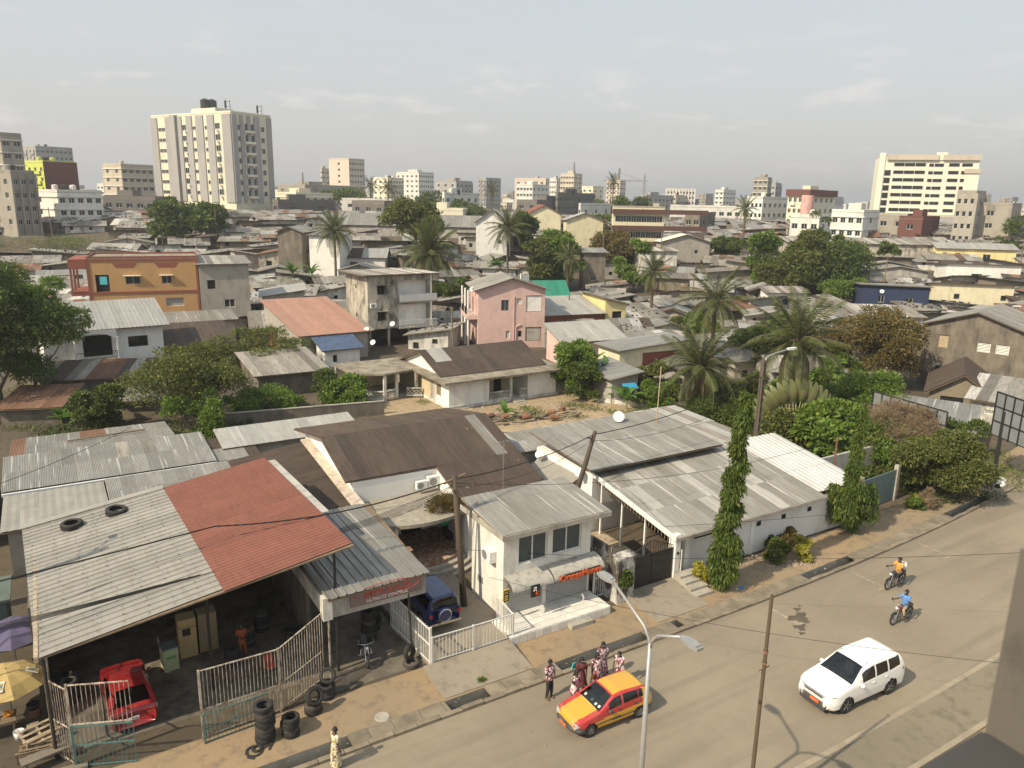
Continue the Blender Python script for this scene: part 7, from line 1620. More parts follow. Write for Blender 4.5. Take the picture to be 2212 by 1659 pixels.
# dark blue off-roader seen from behind
bX, bY = st(-.1, 9.4)
bc = car('parked_offroader', 'dark blue boxy off-roader with spare wheel on its back door', 'car', bX, bY, -60, 4.1, 1.72,
    [(0, .80), (.06, 1.0), (1.1, 1.12), (1.2, 1.15), (1.65, 1.74), (1.9, 1.80), (3.9, 1.80), (4.0, 1.74), (4.1, 1.2)], [(0, .8), (1.1, 1.02), (4.1, 1.12)], .34,
    (.72, 3.15), .36, (1.22, 1.62), (3.99, 4.08), [(1.5, 2.25), (2.4, 3.85)], [P_blue, M_trim, P_blue], lambda x, y, z, k, tum, zb, wr: 1 if z < .48 else 0, mirror=2, z=.3)
MB().box(4.06, 4.09, -.62, .62, 1.16, 1.62).build('rear_window', M_cg, bc)
MB().lathe([(0, .16), (.28, .16), (.35, .12), (.37, .0), (.3, -.08)], 22, (4.16, -.1, .98), 'x').build('spare_wheel', P_blue, bc, True)
MB().lathe([(.30, .0), (.345, .02), (.30, .04)], 22, (4.31, -.1, .98), 'x').build('wheel_cover_ring', M_chrome, bc, True)
MB().box(4.06, 4.22, -.8, .8, .48, .60).build('bumper', M_chrome, bc)
for s in (1, -1): MB().box(4.05, 4.12, s * .74 - .07, s * .74 + .07, .85, 1.05).build('tail_light', M_tail, bc)
# cars far down the side street at the right edge
for k, (px, py, mt, lb) in enumerate(((2190, 498, P_white, 'small pale car far down the street at the right edge'), (2203, 512, M_rim, 'small silver car nearer on the far right street'), (2196, 545, P_red, 'small reddish car by the far right street corner'))):
    q = at(px, py); car('distant_car', lb, 'car', q[0], q[1], 100, 4.2, 1.7, [(0, .6), (.9, .9), (1.7, 1.4), (3.3, 1.4), (4.2, .8)], [(0, .6), (1, .85), (4.2, .9)], .2, (.75, 3.3), .31, (1.1, 1.65), (3.4, 3.8), [(1.6, 3.1)], [mt, M_trim], lambda *a: 0, mirror=0, z=q[2])
# --- motorcycles
M_frame = plain('black_motorcycle_enamel', (.02, .02, .022), .3); M_mred = plain('dark_red_tank', (.16, .015, .02), .25)
def moto(name, label, s, t_, ang, tank=None, z=0):
    X, Y = st(s, t_); r = thing(name, label, 'motorcycle', (X, Y, z), ang)
    for x in (.0, 1.28):
        w = MB().lathe([(.27, -.045), (.30, -.05), (.325, 0), (.30, .05), (.27, .045), (.27, -.045)], 26, (0, 0, 0), 'y').build('wheel', M_rubber, r, True, loc=(x, 0, .325))
        m = MB().lathe([(.25, -.03), (.28, -.035), (.28, .035), (.25, .03), (.25, -.03)], 24, (0, 0, 0), 'y').lathe([(0, -.06), (.05, -.06), (.05, .06), (0, .06)], 10, (0, 0, 0), 'y')
        for k in range(6): a = k * math.pi / 3; m.bar((.04 * math.cos(a), 0, .04 * math.sin(a)), (.26 * math.cos(a), 0, .26 * math.sin(a)), .022, .02)
        m.build('rim', M_rim, w)
    f = MB()
    for s_ in (.07, -.07): f.tube([(0, s_, .325), (.16, s_, .70), (.24, s_, .92)], .024, 8)
    f.build('fork', M_chrome, r)
    MB().tube([(.22, 0, .86), (.5, 0, .62), (.55, 0, .32), (.85, 0, .30), (1.0, 0, .55), (1.45, 0, .78)], .03, 8).tube([(1.28, .1, .325), (.85, .1, .38)], .025, 6).tube([(1.28, -.1, .325), (.85, -.1, .38)], .025, 6).tube([(1.0, .12, .72), (1.26, .12, .34)], .03, 6).tube([(1.0, -.12, .72), (1.26, -.12, .34)], .03, 6).build('frame', M_frame, r)
    MB().lathe([(0, -.26), (.09, -.22), (.135, -.05), (.125, .12), (.07, .25), (0, .27)], 14, (.50, 0, .80), 'x').build('tank', tank or M_frame, r, True)
    MB().prism([(.72, -.10), (1.05, -.13), (1.42, -.10), (1.42, .10), (1.05, .13), (.72, .10)], .76, .84).build('seat', M_seat, r)
    MB().box(.48, .80, -.13, .13, .30, .55).lathe([(0, 0), (.09, 0), (.09, .22), (0, .22)], 12, (.52, 0, .5)).build('engine', M_rim, r)
    MB().tube([(.5, .12, .45), (.6, .16, .28), (1.0, .17, .28), (1.5, .18, .36)], [.025, .025, .04, .045], 8).build('exhaust', M_chrome, r)
    MB().tube([(.38, .36, 1.04), (.28, .24, 1.03), (.26, 0, .98), (.28, -.24, 1.03), (.38, -.36, 1.04)], .014, 6).build('handlebar', M_chrome, r)
    for s_ in (1, -1): MB().tube([(.30, s_ * .26, 1.03), (.24, s_ * .32, 1.2)], .008, 4).lathe([(0, -.01), (.055, 0), (0, .012)], 10, (.23, s_ * .33, 1.24), 'x').build('mirror', M_trim, r)
    MB().lathe([(0, -.07), (.07, -.06), (.095, .0), (.06, .08), (0, .1)], 14, (.12, 0, .88), 'x').build('headlight', M_lamp, r, True)
    MB().add([(.355 * math.cos(a), s_, .325 + .355 * math.sin(a)) for a in (.4, .9, 1.4, 1.9, 2.4) for s_ in (-.06, .06)], [(2 * k, 2 * k + 1, 2 * k + 3, 2 * k + 2) for k in range(4)]).build('mudguard', M_frame, r); MB().add([(1.28 + .355 * math.cos(a), s_, .325 + .355 * math.sin(a)) for a in (.2, .7, 1.2, 1.7, 2.2) for s_ in (-.06, .06)], [(2 * k, 2 * k + 1, 2 * k + 3, 2 * k + 2) for k in range(4)]).build('mudguard', M_frame, r)
    MB().tube([(.45, .22, .3), (.35, .24, .5), (.45, .22, .68)], .014, 6).tube([(.45, -.22, .3), (.35, -.24, .5), (.45, -.22, .68)], .014, 6).tube([(.62, -.32, .3), (.62, .32, .3)], .014, 6).build('crash_bar', M_chrome, r)
    MB().box(1.42, 1.48, -.09, .09, .66, .74).build('tail_light', M_tail, r); return r
m1 = moto('motorcycle', 'dark motorcycle ridden by the person in an orange vest', 22.9, -2.42, 33)
m2 = moto('motorcycle', 'chrome-fronted motorcycle ridden by the person in a blue shirt', 19.8, -4.75, 33, M_mred)
m3 = moto('motorcycle', 'black motorcycle parked under the canopy before the tyre stacks', -4.3, 4.8, 110)
# ------------------------------------------------------------------ people
K_skin = plain('dark_brown_skin', (.075, .04, .026), .5, 0, .06); K_hair = plain('black_hair', (.012, .010, .010), .7); K_shoe = plain('brown_shoes', (.12, .09, .06), .7); K_eye = plain('eye_white', (.6, .58, .55), .3)
def floral(name, base, a, b_, sc=14):
    if name in MATS: return MATS[name]
    m, n, l, b = new_mat(name); tc = n.new('ShaderNodeTexCoord'); v = n.new('ShaderNodeTexVoronoi'); v.inputs['Scale'].default_value = sc; l.new(tc.outputs['Object'], v.inputs['Vector'])
    sp = n.new('ShaderNodeSeparateColor'); l.new(v.outputs['Color'], sp.inputs[0]); c = mixc(n, l, ramp(n, l, sp.outputs[0], [(.70, 0.0), (.73, 1.0)]), base, a); c = mixc(n, l, ramp(n, l, sp.outputs[1], [(.76, 0.0), (.79, 1.0)]), c, b_)
    l.new(c, b.inputs['Base Color']); b.inputs['Roughness'].default_value = .85; MATS[name] = m; return m
F_pink = floral('pink_maroon_floral', (.62, .52, .50), (.42, .07, .14), (.05, .025, .03)); F_bright = floral('bright_floral', (.70, .60, .58), (.50, .08, .18), (.07, .03, .04), 11); F_yel = floral('yellow_floral', (.60, .55, .42), (.52, .38, .08), (.16, .13, .10), 16)
K_maroon = plain('maroon_dress', (.13, .022, .03), .85); K_dark = plain('black_trousers', (.02, .02, .022), .85); K_blue = plain('sky_blue_shirt', (.10, .24, .50), .85); K_tan = plain('tan_trousers', (.42, .32, .18), .9); K_vest = plain('orange_reflective_vest', (.60, .30, .07), .8); K_jean = plain('grey_jeans', (.10, .11, .13), .9); K_navy = plain('navy_shirt', (.07, .09, .13), .9); K_wht = plain('white_cloth', (.7, .68, .64), .85); K_cyan = plain('turquoise_cloth_small', (.08, .5, .5), .8)
def skinned(name, pts, edges, radii, mat, parent, root=0, sub=1):
    me = bpy.data.meshes.new(name); me.from_pydata(pts, edges, []); me.materials.append(mat)
    o = bpy.data.objects.new(name, me); md = o.modifiers.new('s', 'SKIN')
    for i, r_ in enumerate(radii): me.skin_vertices[0].data[i].radius = (r_, r_) if not isinstance(r_, tuple) else r_
    me.skin_vertices[0].data[root].use_root = True; md.use_smooth_shade = True
    sb = o.modifiers.new('u', 'SUBSURF'); sb.levels = sub; sb.render_levels = sub
    me2 = bake(o, name); me2.materials.clear(); me2.materials.append(mat); return inst(name, me2, parent)
def person(label, s, t_, face, h=1.7, top=None, legs=None, dress=None, hem=.45, stride=.0, arms='down', lean=0.0, seat=None, hair='short', z=0, shoes=None, loc=None, skirtw=.26, turn=0, group=None):
    """face = heading in degrees; local +x is forward, +y to the left"""
    X, Y = st(s, t_) if loc is None else loc[:2]; r = thing('person', label, 'person', (X, Y, z if loc is None else loc[2]), face, group); q = h / 1.7
    hip = .90 * q; V = lambda x, y, zz: Vector((x * q, y * q, zz * q))
    if seat: hipv = Vector((0, 0, seat)); kn = [hipv + V(.42, .17 * sd, -.05) for sd in (1, -1)]; an = [Vector((.30 * q, .21 * sd, seat - .46 * q)) for sd in (1, -1)]
    else: hipv = Vector((0, 0, hip)); kn = [V(.04 + stride * .35 * sd, .095 * sd, .48) for sd in (1, -1)]; an = [V(stride * sd * .9, .10 * sd + .03 * sd, .07) for sd in (1, -1)]
    ln = lambda zz: Vector((lean * zz, 0, zz))
    ch = hipv + ln(.36 * q) + V(0, 0, 0); sh = hipv + ln(.50 * q); nk = hipv + ln(.57 * q) + V(.01, 0, 0); hd = nk + V(.02 + lean * .12, 0, .13)
    top_h = hd + V(0, 0, .06)
    A = {'down': [(V(-.02, .22, -.27), V(.03, .24, -.50)), (V(-.02, -.22, -.27), V(.03, -.24, -.50))], 'front': [(V(.02, .22, -.26), V(.22, .08, -.30)), (V(.02, -.22, -.26), V(.22, -.08, -.30))], 'ride': [(V(.20, .26, -.20), V(.42, .34, -.22)), (V(.20, -.26, -.20), V(.42, -.34, -.22))],
         'bag': [(V(.02, .22, -.27), V(.10, .20, -.50)), (V(.05, -.24, -.24), V(.20, -.16, -.05))], 'bend': [(V(.20, .20, -.2), V(.40, .14, -.32)), (V(.20, -.20, -.2), V(.40, -.14, -.32))]}[arms]
    P_ = [hipv, ch, sh, nk, hd, top_h]; E_ = [(0, 1), (1, 2), (2, 3), (3, 4), (4, 5)]; rr = [.125 * q, (.115 * q, .14 * q), .10 * q, .05 * q, (.088 * q, .078 * q), .06 * q]
    P_ += [hd + V(.115, 0, -.02)]; E_ += [(4, 6)]; rr += [.016 * q]                    # nose
    for i, sd in enumerate((1, -1)):
        b = len(P_); P_ += [hipv + V(0, .09 * sd, -.05), kn[i], an[i], an[i] + V(.13, .01 * sd, -.035)]; E_ += [(0, b), (b, b + 1), (b + 1, b + 2), (b + 2, b + 3)]; rr += [.09 * q, .06 * q, .042 * q, .036 * q]
        b = len(P_); e, w = A[i]; S_ = sh + V(0, .17 * sd, .0); P_ += [S_, S_ - V(0, .17 * sd, 0) * 0 + Vector((e.x, e.y - .17 * sd * q, e.z)), S_ + Vector((w.x, w.y - .17 * sd * q, w.z))]
        hand = P_[-1]; fd = (P_[-1] - P_[-2]).normalized(); P_.append(hand + fd * .085 * q); E_ += [(2, b), (b, b + 1), (b + 1, b + 2), (b + 2, b + 3)]; rr += [.058 * q, .040 * q, .028 * q, (.03 * q, .022 * q)]
        hb = b + 3; side_ = fd.cross(Vector((0, 1, 0))).normalized() if abs(fd.y) < .9 else Vector((1, 0, 0))
        for k in range(5):                                                            # four fingers and a thumb
            off = side_ * (.03 - .018 * k) * q; L_ = (.065, .078, .075, .058, .05)[k] * q; bb = len(P_)
            if k == 4: P_ += [hand + side_ * .035 * q + fd * .03 * q, hand + side_ * .06 * q + fd * .07 * q]; E_ += [(b + 2, bb), (bb, bb + 1)]
            else: P_ += [hand + fd * .10 * q + off, hand + fd * (.10 * q + L_) + off + Vector((.012, 0, 0))]; E_ += [(hb, bb), (bb, bb + 1)]
            rr += [.010 * q, .008 * q]
    body_ = skinned('body', P_, E_, rr, K_skin, r)
    for sd in (1, -1):
        MB().lathe([(0, -.012), (.012, 0), (0, .012)], 8, tuple(hd + V(.082, .032 * sd, .018)), 'x').build('eye', K_eye, r)
        MB().lathe([(0, -.02), (.022, 0), (0, .02)], 8, tuple(hd + V(0, .084 * sd, -.01)), 'y').build('ear', K_skin, r)
        i = 0 if sd > 0 else 1; a = an[i]
        MB().add([tuple(a + V(x, y, zz)) for x, y, zz in ((-.07, -.045, -.07), (.19, -.045, -.07), (.19, .045, -.07), (-.07, .045, -.07), (-.07, -.04, .01), (.1, -.035, .0), (.1, .035, .0), (-.07, .04, .01), (.18, -.035, -.03), (.18, .035, -.03))], [(0, 3, 2, 1), (4, 5, 6, 7), (5, 8, 9, 6), (0, 1, 8, 5, 4), (2, 3, 7, 6, 9), (1, 2, 9, 8), (3, 0, 4, 7)]).build('shoe', shoes or K_shoe, r)
    MB().tube([tuple(hd + V(.088, -.028, -.055)), tuple(hd + V(.092, 0, -.058)), tuple(hd + V(.088, .028, -.055))], .006, 5).build('mouth', plain('lips', (.12, .045, .04), .5), r)
    Rr = .100 * q; prof = [(Rr * math.sin(a), Rr * 1.18 * math.cos(a)) for a in [0.01, .3, .6, .9, 1.2, 1.5, 1.75]]
    c_ = hd + V(-.022, 0, .032); MB().lathe(prof, 16, tuple(c_)).build('hair', K_hair, r, True)
    if hair == 'long': MB().tube([tuple(c_ + V(-.05, 0, .0)), tuple(c_ + V(-.08, 0, -.12)), tuple(sh + V(-.12, 0, -.08))], [.09 * q, .085 * q, .05 * q], 10).build('braids', K_hair, r, True)
    if hair == 'cap': MB().lathe([(0, .02), (.10, 0), (.105, -.07)], 16, tuple(hd + V(0, 0, .12))).build('cap', K_dark, r)
    def loft(rings, name, mat, n=18):
        m_ = MB(); 
        for (cx, cy, cz, rx, ry) in rings:
            for j in range(n): a = 2 * math.pi * j / n; wv = 1 + .05 * math.sin(6 * a) * (1 if cz < hipv.z else 0); m_.v.append((cx + rx * wv * math.cos(a), cy + ry * wv * math.sin(a), cz))
        m_.f = [(i * n + j, i * n + (j + 1) % n, (i + 1) * n + (j + 1) % n, (i + 1) * n + j) for i in range(len(rings) - 1) for j in range(n)]; m_.m = [0] * len(m_.f); return m_.build(name, mat, r, True)
    def sleeves(mat, f=.6):
        for i, sd in enumerate((1, -1)):
            e, w = A[i]; S_ = sh + V(0, .16 * sd, 0); el = S_ + Vector((e.x, e.y - .16 * sd * q, e.z)); MB().tube([tuple(S_ + V(0, -.06 * sd, .01)), tuple(S_), tuple(S_.lerp(el, f))], [.07 * q, .078 * q, .068 * q], 12).build('sleeve', mat, r, True)
    if dress:
        hz_ = hem * q; rs = [(nk.x, 0, nk.z - .045 * q, .06 * q, .075 * q), (sh.x, 0, sh.z + .02 * q, .095 * q, .19 * q), (ch.x, 0, ch.z, .135 * q, .165 * q), (hipv.x * .5 + ch.x * .5, 0, hipv.z + .17 * q, .12 * q, .15 * q), (hipv.x, 0, hipv.z, .155 * q, .19 * q), (hipv.x, 0, (hipv.z + hz_) / 2, (.17 + skirtw) / 2 * q, (.2 + skirtw) / 2 * q), (stride * .05, 0, hz_, skirtw * q, (skirtw + .02) * q)]
        loft(rs, 'dress', dress); sleeves(dress, .75)
    else:
        rs = [(nk.x, 0, nk.z - .04 * q, .055 * q, .065 * q), (sh.x, 0, sh.z + .025 * q, .09 * q, .19 * q), (ch.x, 0, ch.z, .13 * q, .17 * q), (hipv.x * .6 + ch.x * .4, 0, hipv.z + .14 * q, .125 * q, .155 * q), (hipv.x, 0, hipv.z - .03 * q, .14 * q, .165 * q)]
        loft(rs, 'shirt', top); sleeves(top, .8)
        tp = [hipv + V(0, 0, .05), hipv - V(0, 0, .02)]; te = [(0, 1)]; tr_ = [(.125 * q, .15 * q), .13 * q]
        for i, sd in enumerate((1, -1)): b = len(tp); tp += [hipv + V(0, .09 * sd, -.07), kn[i], an[i] + V(0, 0, .03)]; te += [(1, b), (b, b + 1), (b + 1, b + 2)]; tr_ += [.105 * q, .078 * q, .062 * q]
        skinned('trousers', tp, te, tr_, legs or K_dark, r)
    return r
a0 = 31.5
person('person in a pink floral shirt and black trousers standing left of the taxi group', 1.55, -.95, -50, 1.78, F_pink, K_dark, arms='front')
person('person in a maroon dress with long hair behind the child-carrying one', 2.9, -1.35, -80, 1.68, dress=K_maroon, hem=.42, hair='long', arms='bag')
wc = person('person bending towards the taxi bonnet in a short floral dress', 2.2, -1.85, -40, 1.66, dress=F_bright, hem=.62, stride=.16, hair='long', arms='front', skirtw=.2, lean=.12)
person('person in a long pink floral gown with a brown bag', 3.65, -1.45, -70, 1.72, dress=F_pink, hem=.12, hair='long', arms='down', skirtw=.28)
person('person in a dark floral gown standing furthest back with folded arms', 4.35, -.95, -90, 1.74, dress=floral('dark_floral', (.40, .33, .34), (.25, .05, .10), (.04, .02, .03)), hem=.2, hair='long', arms='front')
person('person bending over behind the taxi roof in a floral off-shoulder dress', 4.85, -1.6, -120, 1.6, dress=F_bright, hem=.4, lean=.35, arms='bend')
person('person walking along the kerb in a yellow floral dress', -7.5, -.4, 45, 1.66, dress=F_yel, hem=.12, stride=.1, arms='down', skirtw=.2)
ch_ = ST('handbag', 'small brown handbag held beside the long pink gown', 'bag', 3.35, -1.7, .75); MB().prism([(-.1, -.05), (.1, -.05), (.12, .05), (-.12, .05)], 0, .2).build('pouch', plain('brown_leather', (.16, .05, .03), .6), ch_); MB().tube([(-.08, 0, .2), (0, 0, .36), (.08, 0, .2)], .01, 5).build('strap', plain('brown_leather', (.16, .05, .03), .6), ch_)
sc_ = ST('scarf', 'turquoise cloth carried on the shoulder of the maroon dress', 'scarf', 2.65, -1.2, 1.15); MB().add([(-.08, 0, .28), (.08, 0, .3), (.12, .04, .0), (-.1, .05, -.05), (-.08, .05, .26), (.08, .05, .28), (.12, .1, 0), (-.1, .1, -.05)], [(0, 1, 2, 3), (7, 6, 5, 4), (0, 4, 5, 1), (1, 5, 6, 2), (2, 6, 7, 3), (3, 7, 4, 0)]).build('cloth', K_cyan, sc_)
def rider(label, bike, top, legs, seat=.86, hair='short', **k):
    p = bike.location; a = bike.rotation_euler.z; X, Y = p.x + math.cos(a) * .86, p.y + math.sin(a) * .86
    return person(label, 0, 0, math.degrees(a) + 180, 1.72, top, legs, arms='ride', seat=seat, hair=hair, loc=(X, Y, p.z), **k)
rider('person in an orange vest and cap riding the dark motorcycle', m1, K_vest, K_dark, hair='cap'); rider('person in a sky blue shirt riding the chrome-fronted motorcycle', m2, K_blue, K_tan)
bk = st(24.25, -2.35); bg_ = thing('sack', 'pale bundle carried behind the orange-vested rider', 'bundle', (*bk, .86), 30); MB().lathe([(0, 0), (.17, .05), (.2, .25), (.14, .42), (0, .46)], 12).build('bundle', K_wht, bg_, True)
person('person in grey jeans standing with his back to us by the billboard pole', 43.9, 3.1, 60, 1.75, plain('grey_print_shirt', (.13, .11, .11), .9), K_jean)
q = at(1640, 868); person('small distant person in a blue checked shirt by the yellow sheet', 0, 0, -90, 1.7, K_navy, K_jean, loc=(q[0], q[1], 0))
q = at(320, 520); rp = person('tiny person in orange working on the unfinished roof frame', 0, 0, -90, 1.7, K_vest, K_tan, loc=(q[0], q[1], q[2] + 3.2), arms='front')
person('person in orange overalls in the dark tyre garage', -8.9, 8.3, -60, 1.7, plain('orange_overalls', (.30, .07, .025), .8), plain('orange_overalls', (.5, .1, .03), .8), arms='front')
# ------------------------------------------------------------------ street furniture, wires, stalls, loose things
M_lampgrey = plain('street_lamp_grey', (.33, .33, .32), .45, .3)
lm = ST('street_lamp', 'tall grey double-armed street lamp on the near pavement', 'street lamp', -.85, -9.35)
MB().tube([(0, 0, 0), (0, 0, 4), (0, 0, 8.0)], [.10, .085, .06], 14).build('pole', M_lampgrey, lm, True)
for sgn, L_, lb in ((1, 1.75, 0), (-1, 1.2, 1)):
    MB().tube([(0, 0, 7.75), (0, sgn * .06, 8.1), (0, sgn * .3, 8.4), (0, sgn * L_, 9.1 if sgn > 0 else 8.85)], .045, 10).build('arm', M_lampgrey, lm, True)
    z = 9.1 if sgn > 0 else 8.85
    hd_ = MB(); y0 = L_ * sgn
    ps = [(-.06, 0), (-.15, .18), (-.17, .45), (-.12, .72), (.12, .72), (.17, .45), (.15, .18), (.06, 0)]
    hd_.prism([(a, y0 + sgn * b_) for a, b_ in (ps if sgn > 0 else ps[::-1])], z - .03, z + .05).prism([(a * .8, y0 + sgn * (.1 + b_ * .75)) for a, b_ in (ps if sgn > 0 else ps[::-1])], z + .05, z + .09); hd = hd_.build('lamp_head', M_lampgrey, lm)
    MB().box(-.1, .1, min(y0 + sgn * .3, y0 + sgn * .62), max(y0 + sgn * .3, y0 + sgn * .62), z - .05, z - .03).build('lens', M_lamp, hd)
tp_ = ST('utility_pole', 'thin bare rusty steel pole on the near pavement right of the lamp', 'pole', 3.6, -9.9)
MB().tube([(0, 0, 0), (0, 0, 8.6)], [.075, .055], 10).build('pole', plain('rusty_pole', (.12, .085, .055), .8, .2), tp_); MB().bar((-.25, 0, 6.0), (.25, 0, 6.0), .03).lathe([(.08, -.05), (.08, .05)], 8, (0, 0, 6.6)).lathe([(.08, -.03), (.08, .03)], 8, (0, 0, 6.2)).build('clamp', M_rust, tp_)
def wood_pole(label, s, t_, H_, lean=(0, 0), r0=.18, mat=None, name='utility_pole'):
    r = ST(name, label, 'pole', s, t_); MB().tube([(0, 0, -.1), (lean[0] * .5, lean[1] * .5, H_ * .5), (lean[0], lean[1], H_)], [r0, r0 * .85, r0 * .7], 12).build('pole', mat or wallmat('tarred_pole', (.085, .062, .045), (.03, .025, .02), amt=.6, scale=4), r, True); return r
up1 = wood_pole('dark wooden utility pole between the blue car and the money shop', 1.7, 6.95, 7.2, (-.35, .5)); hd1 = Vector((*st(1.35, 7.45), 7.0))
MB().bar((-.95, .45, 6.9), (.3, .55, 7.15), .09).bar((-.6, .2, 6.5), (-.2, .8, 6.6), .07).build('crossarm', M_wood, up1)
up2 = wood_pole('leaning wooden utility pole in front of the courtyard house', 10.8, 11.4, 7.0, (1.55, -.85), .18); hd2 = Vector((*st(12.3, 10.6), 6.8)); MB().bar((1.5, -.8, 6.5), (1.0, -.8, 6.7), .08).build('bracket', M_iron, up2)
cp = ST('street_lamp', 'tall dark perforated concrete pole with a curved lamp arm in the right garden', 'street lamp', 28.3, 12.0)
m = MB(); m.box(-.13, -.08, -.16, .16, 0, 9.6).box(.08, .13, -.16, .16, 0, 9.6)
for k in range(14): m.box(-.08, .08, -.14, .14, k * .68, k * .68 + .3)
m.build('pole', plain('dark_concrete_pole', (.10, .08, .06), .85, 0, .2), cp); MB().tube([(.05, 0, 9.2), (.25, .0, 9.75), (.9, 0, 9.95), (2.5, 0, 10.15)], .05, 8).build('arm', M_lampgrey, cp)
MB().prism([(2.4, -.09), (2.9, -.16), (3.3, -.1), (3.3, .1), (2.9, .16), (2.4, .09)], 10.1, 10.24).build('lamp_head', M_white, cp)
cp2 = ST('concrete_pole', 'dark perforated concrete pole at the left edge of the garage roof', 'pole', -18.9, 11.8, rot=10)
m = MB(); m.box(-.16, -.1, -.18, .18, 0, 9.5).box(.1, .16, -.18, .18, 0, 9.5)
for k in range(17): m.box(-.1, .1, -.16, .16, k * .56, k * .56 + .26)
m.build('pole', plain('dark_concrete_pole', (.10, .08, .06), .85, 0, .2), cp2); MB().tube([(0, 0, 8.6), (.2, .3, 9.1), (.8, .8, 9.3)], .04, 8).build('arm', M_rim, cp2); MB().lathe([(0, .14), (.12, .1), (.22, 0)], 12, (.95, .9, 9.2)).build('lamp_head', M_white, cp2)
wood_pole('rusty brown post right of the second mast tree', 30.2, 6.8, 5.0, (.2, .1), .09, M_rust)
q = at(2155, 790); 
for k, (px, py, H_, lb) in enumerate(((2140, 800, 8.5, 'grey lamp pole before the blackened house'), (2120, 815, 8.2, 'leaning dark pole left of the grey lamp pole'))):
    q = at(px, py); r = thing('utility_pole', lb, 'pole', q, 0); MB().tube([(0, 0, 0), (.3 if k == 0 else 1.2, 0, H_)], .11, 8).build('pole', M_conc if False else W_conc, r)
    if k == 0: MB().tube([(.3, 0, H_ - .9), (1.6, 0, H_ - .2)], .05, 6).build('arm', M_lampgrey, r); MB().box(1.5, 2.4, -.14, .14, H_ - .25, H_ - .1).build('lamp_head', M_white, r)
for px, py, H_, lb in ((980, 795 - 0, 7, 'thin pole on the wall side of the stained three-storey house'), (1228, 722, 6, 'thin grey pole in front of the ribbed-roof house'), (1494, 655, 7, 'thin wooden pole among the shack roofs'), (1300, 585, 8, 'tall thin pole before the brown tree'), (1425, 580, 8, 'tall thin pole left of the concrete block house'), (905, 560, 7, 'short pole by the crooked tree'), (470, 530, 9, 'dark pole before the striped tower base'), (115, 520, 8, 'leaning pole in front of the white block'), (1270, 600, 6, 'pole beside the small yellowish palm'), (1905, 640, 8, 'dark pole right of the navy house'), (2200, 600, 9, 'pole by the far street at the right edge')):
    q = at(px, py); r = thing('utility_pole', lb, 'pole', q, 0); MB().tube([(0, 0, 0), (rng.uniform(-.3, .3), 0, H_)], .1, 6).build('pole', M_wood, r)
def wire(label, a, b, sag=.5, r=.018, n=14):
    a, b = Vector(a), Vector(b); mb = MB(); pts = [a.lerp(b, i / n) - Vector((0, 0, sag * 4 * (i / n) * (1 - i / n))) for i in range(n + 1)]; mb.tube([tuple(p) for p in pts], r, 4)
    tag(mb.build('power_cable', M_hole), label, 'cable', 'power cables')
Lp = Vector((*st(-18.9, 11.8), 8.3)); Lq = Vector((*st(-32, 11.2), 8.8))
wire('thick black bundled cable crossing both garage roof colours', Vector((*st(-28, 7.2), 6.0)), Vector((*st(-9.5, 9.3), 6.15)), .1, .035); wire('thick black cable from the garage roof to the wooden pole', Vector((*st(-9.5, 9.3), 6.15)), hd1, .5, .035)
for k in range(7): wire(f'{["lowest", "second", "third", "fourth", "fifth", "sixth", "highest"][k]} thin cable of the bundle slanting over the red garage roof', Vector((*st(-28, 5.6 + .2 * k), 5.2 + .08 * k)), hd1 + Vector((0, 0, -.9 + .1 * k)), .5 + .12 * k, .012)
wire('black cable running from the wooden pole to the leaning pole', hd1, hd2, .35, .028); wire('second sagging cable between wooden pole and leaning pole', hd1 - Vector((0, 0, .4)), hd2 - Vector((0, 0, .3)), .7, .014)
wire('black cable from the leaning pole over the grey roofs to the garden', hd2, Vector((*st(28.3, 12.0), 8.4)), .5, .028); wire('cable from the wooden pole towards the mast trees', hd1 - Vector((0, 0, .2)), Vector((*st(30.2, 6.8), 4.9)), 1.1, .013); wire('lower cable from the leaning pole to the garden pole', hd2 - Vector((0, 0, .4)), Vector((*st(28.3, 12.0), 7.4)), .9, .012)
for k, (s_, t_, z_) in enumerate(((-3, 9.3, 4.6), (5.0, 14.6, 3.9), (3.3, 8.0, 4.7), (13, 16, 5), (-1.2, 13.5, 3.6))): wire(f'thin service wire from the wooden pole down to {["the canopy roof", "the villa wall", "the shop roof", "the courtyard house", "the villa side roof"][k]}', hd1 - Vector((0, 0, .3)), Vector((*st(s_, t_), z_)), .3, .009)
for k, (s_, t_, z_) in enumerate(((12.9, 12.2, 3.6), (8.5, 7, 4.7), (13.2, 5, 2.9))): wire(f'thin service wire from the leaning pole to {["the courtyard house corner", "the shop roof end", "the gate pillar"][k]}', hd2 - Vector((0, 0, .3)), Vector((*st(s_, t_), z_)), .3, .009)
wire('long thin wire spanning the road above the white SUV', Vector((*st(1.6, 7.0), 3.4)), Vector((*st(26.5, -11.5), 5.6)), .6, .011, 24); wire('long thin wire spanning the road from the gate to the right edge', Vector((*st(13.2, 5), 2.9)), Vector((*st(42, -9), 6.6)), .7, .011, 24); wire('long thin wire spanning the lower road', Vector((*st(2.0, 5), 2.7)), Vector((*st(19, -13.5), 2.8)), .6, .01, 24)
wire('cable from the garden pole out to the far street', Vector((*st(28.3, 12.0), 8.6)), Vector((*st(52, 24), 8.5)), .7, .02); wire('cable at the far left above the tin sheds', Lp, Vector((*st(-4, 40), 6)), .8, .014); wire('upper cable leaving the left concrete pole', Lp, Vector((*st(-32, 9), 8.2)), .3, .03)
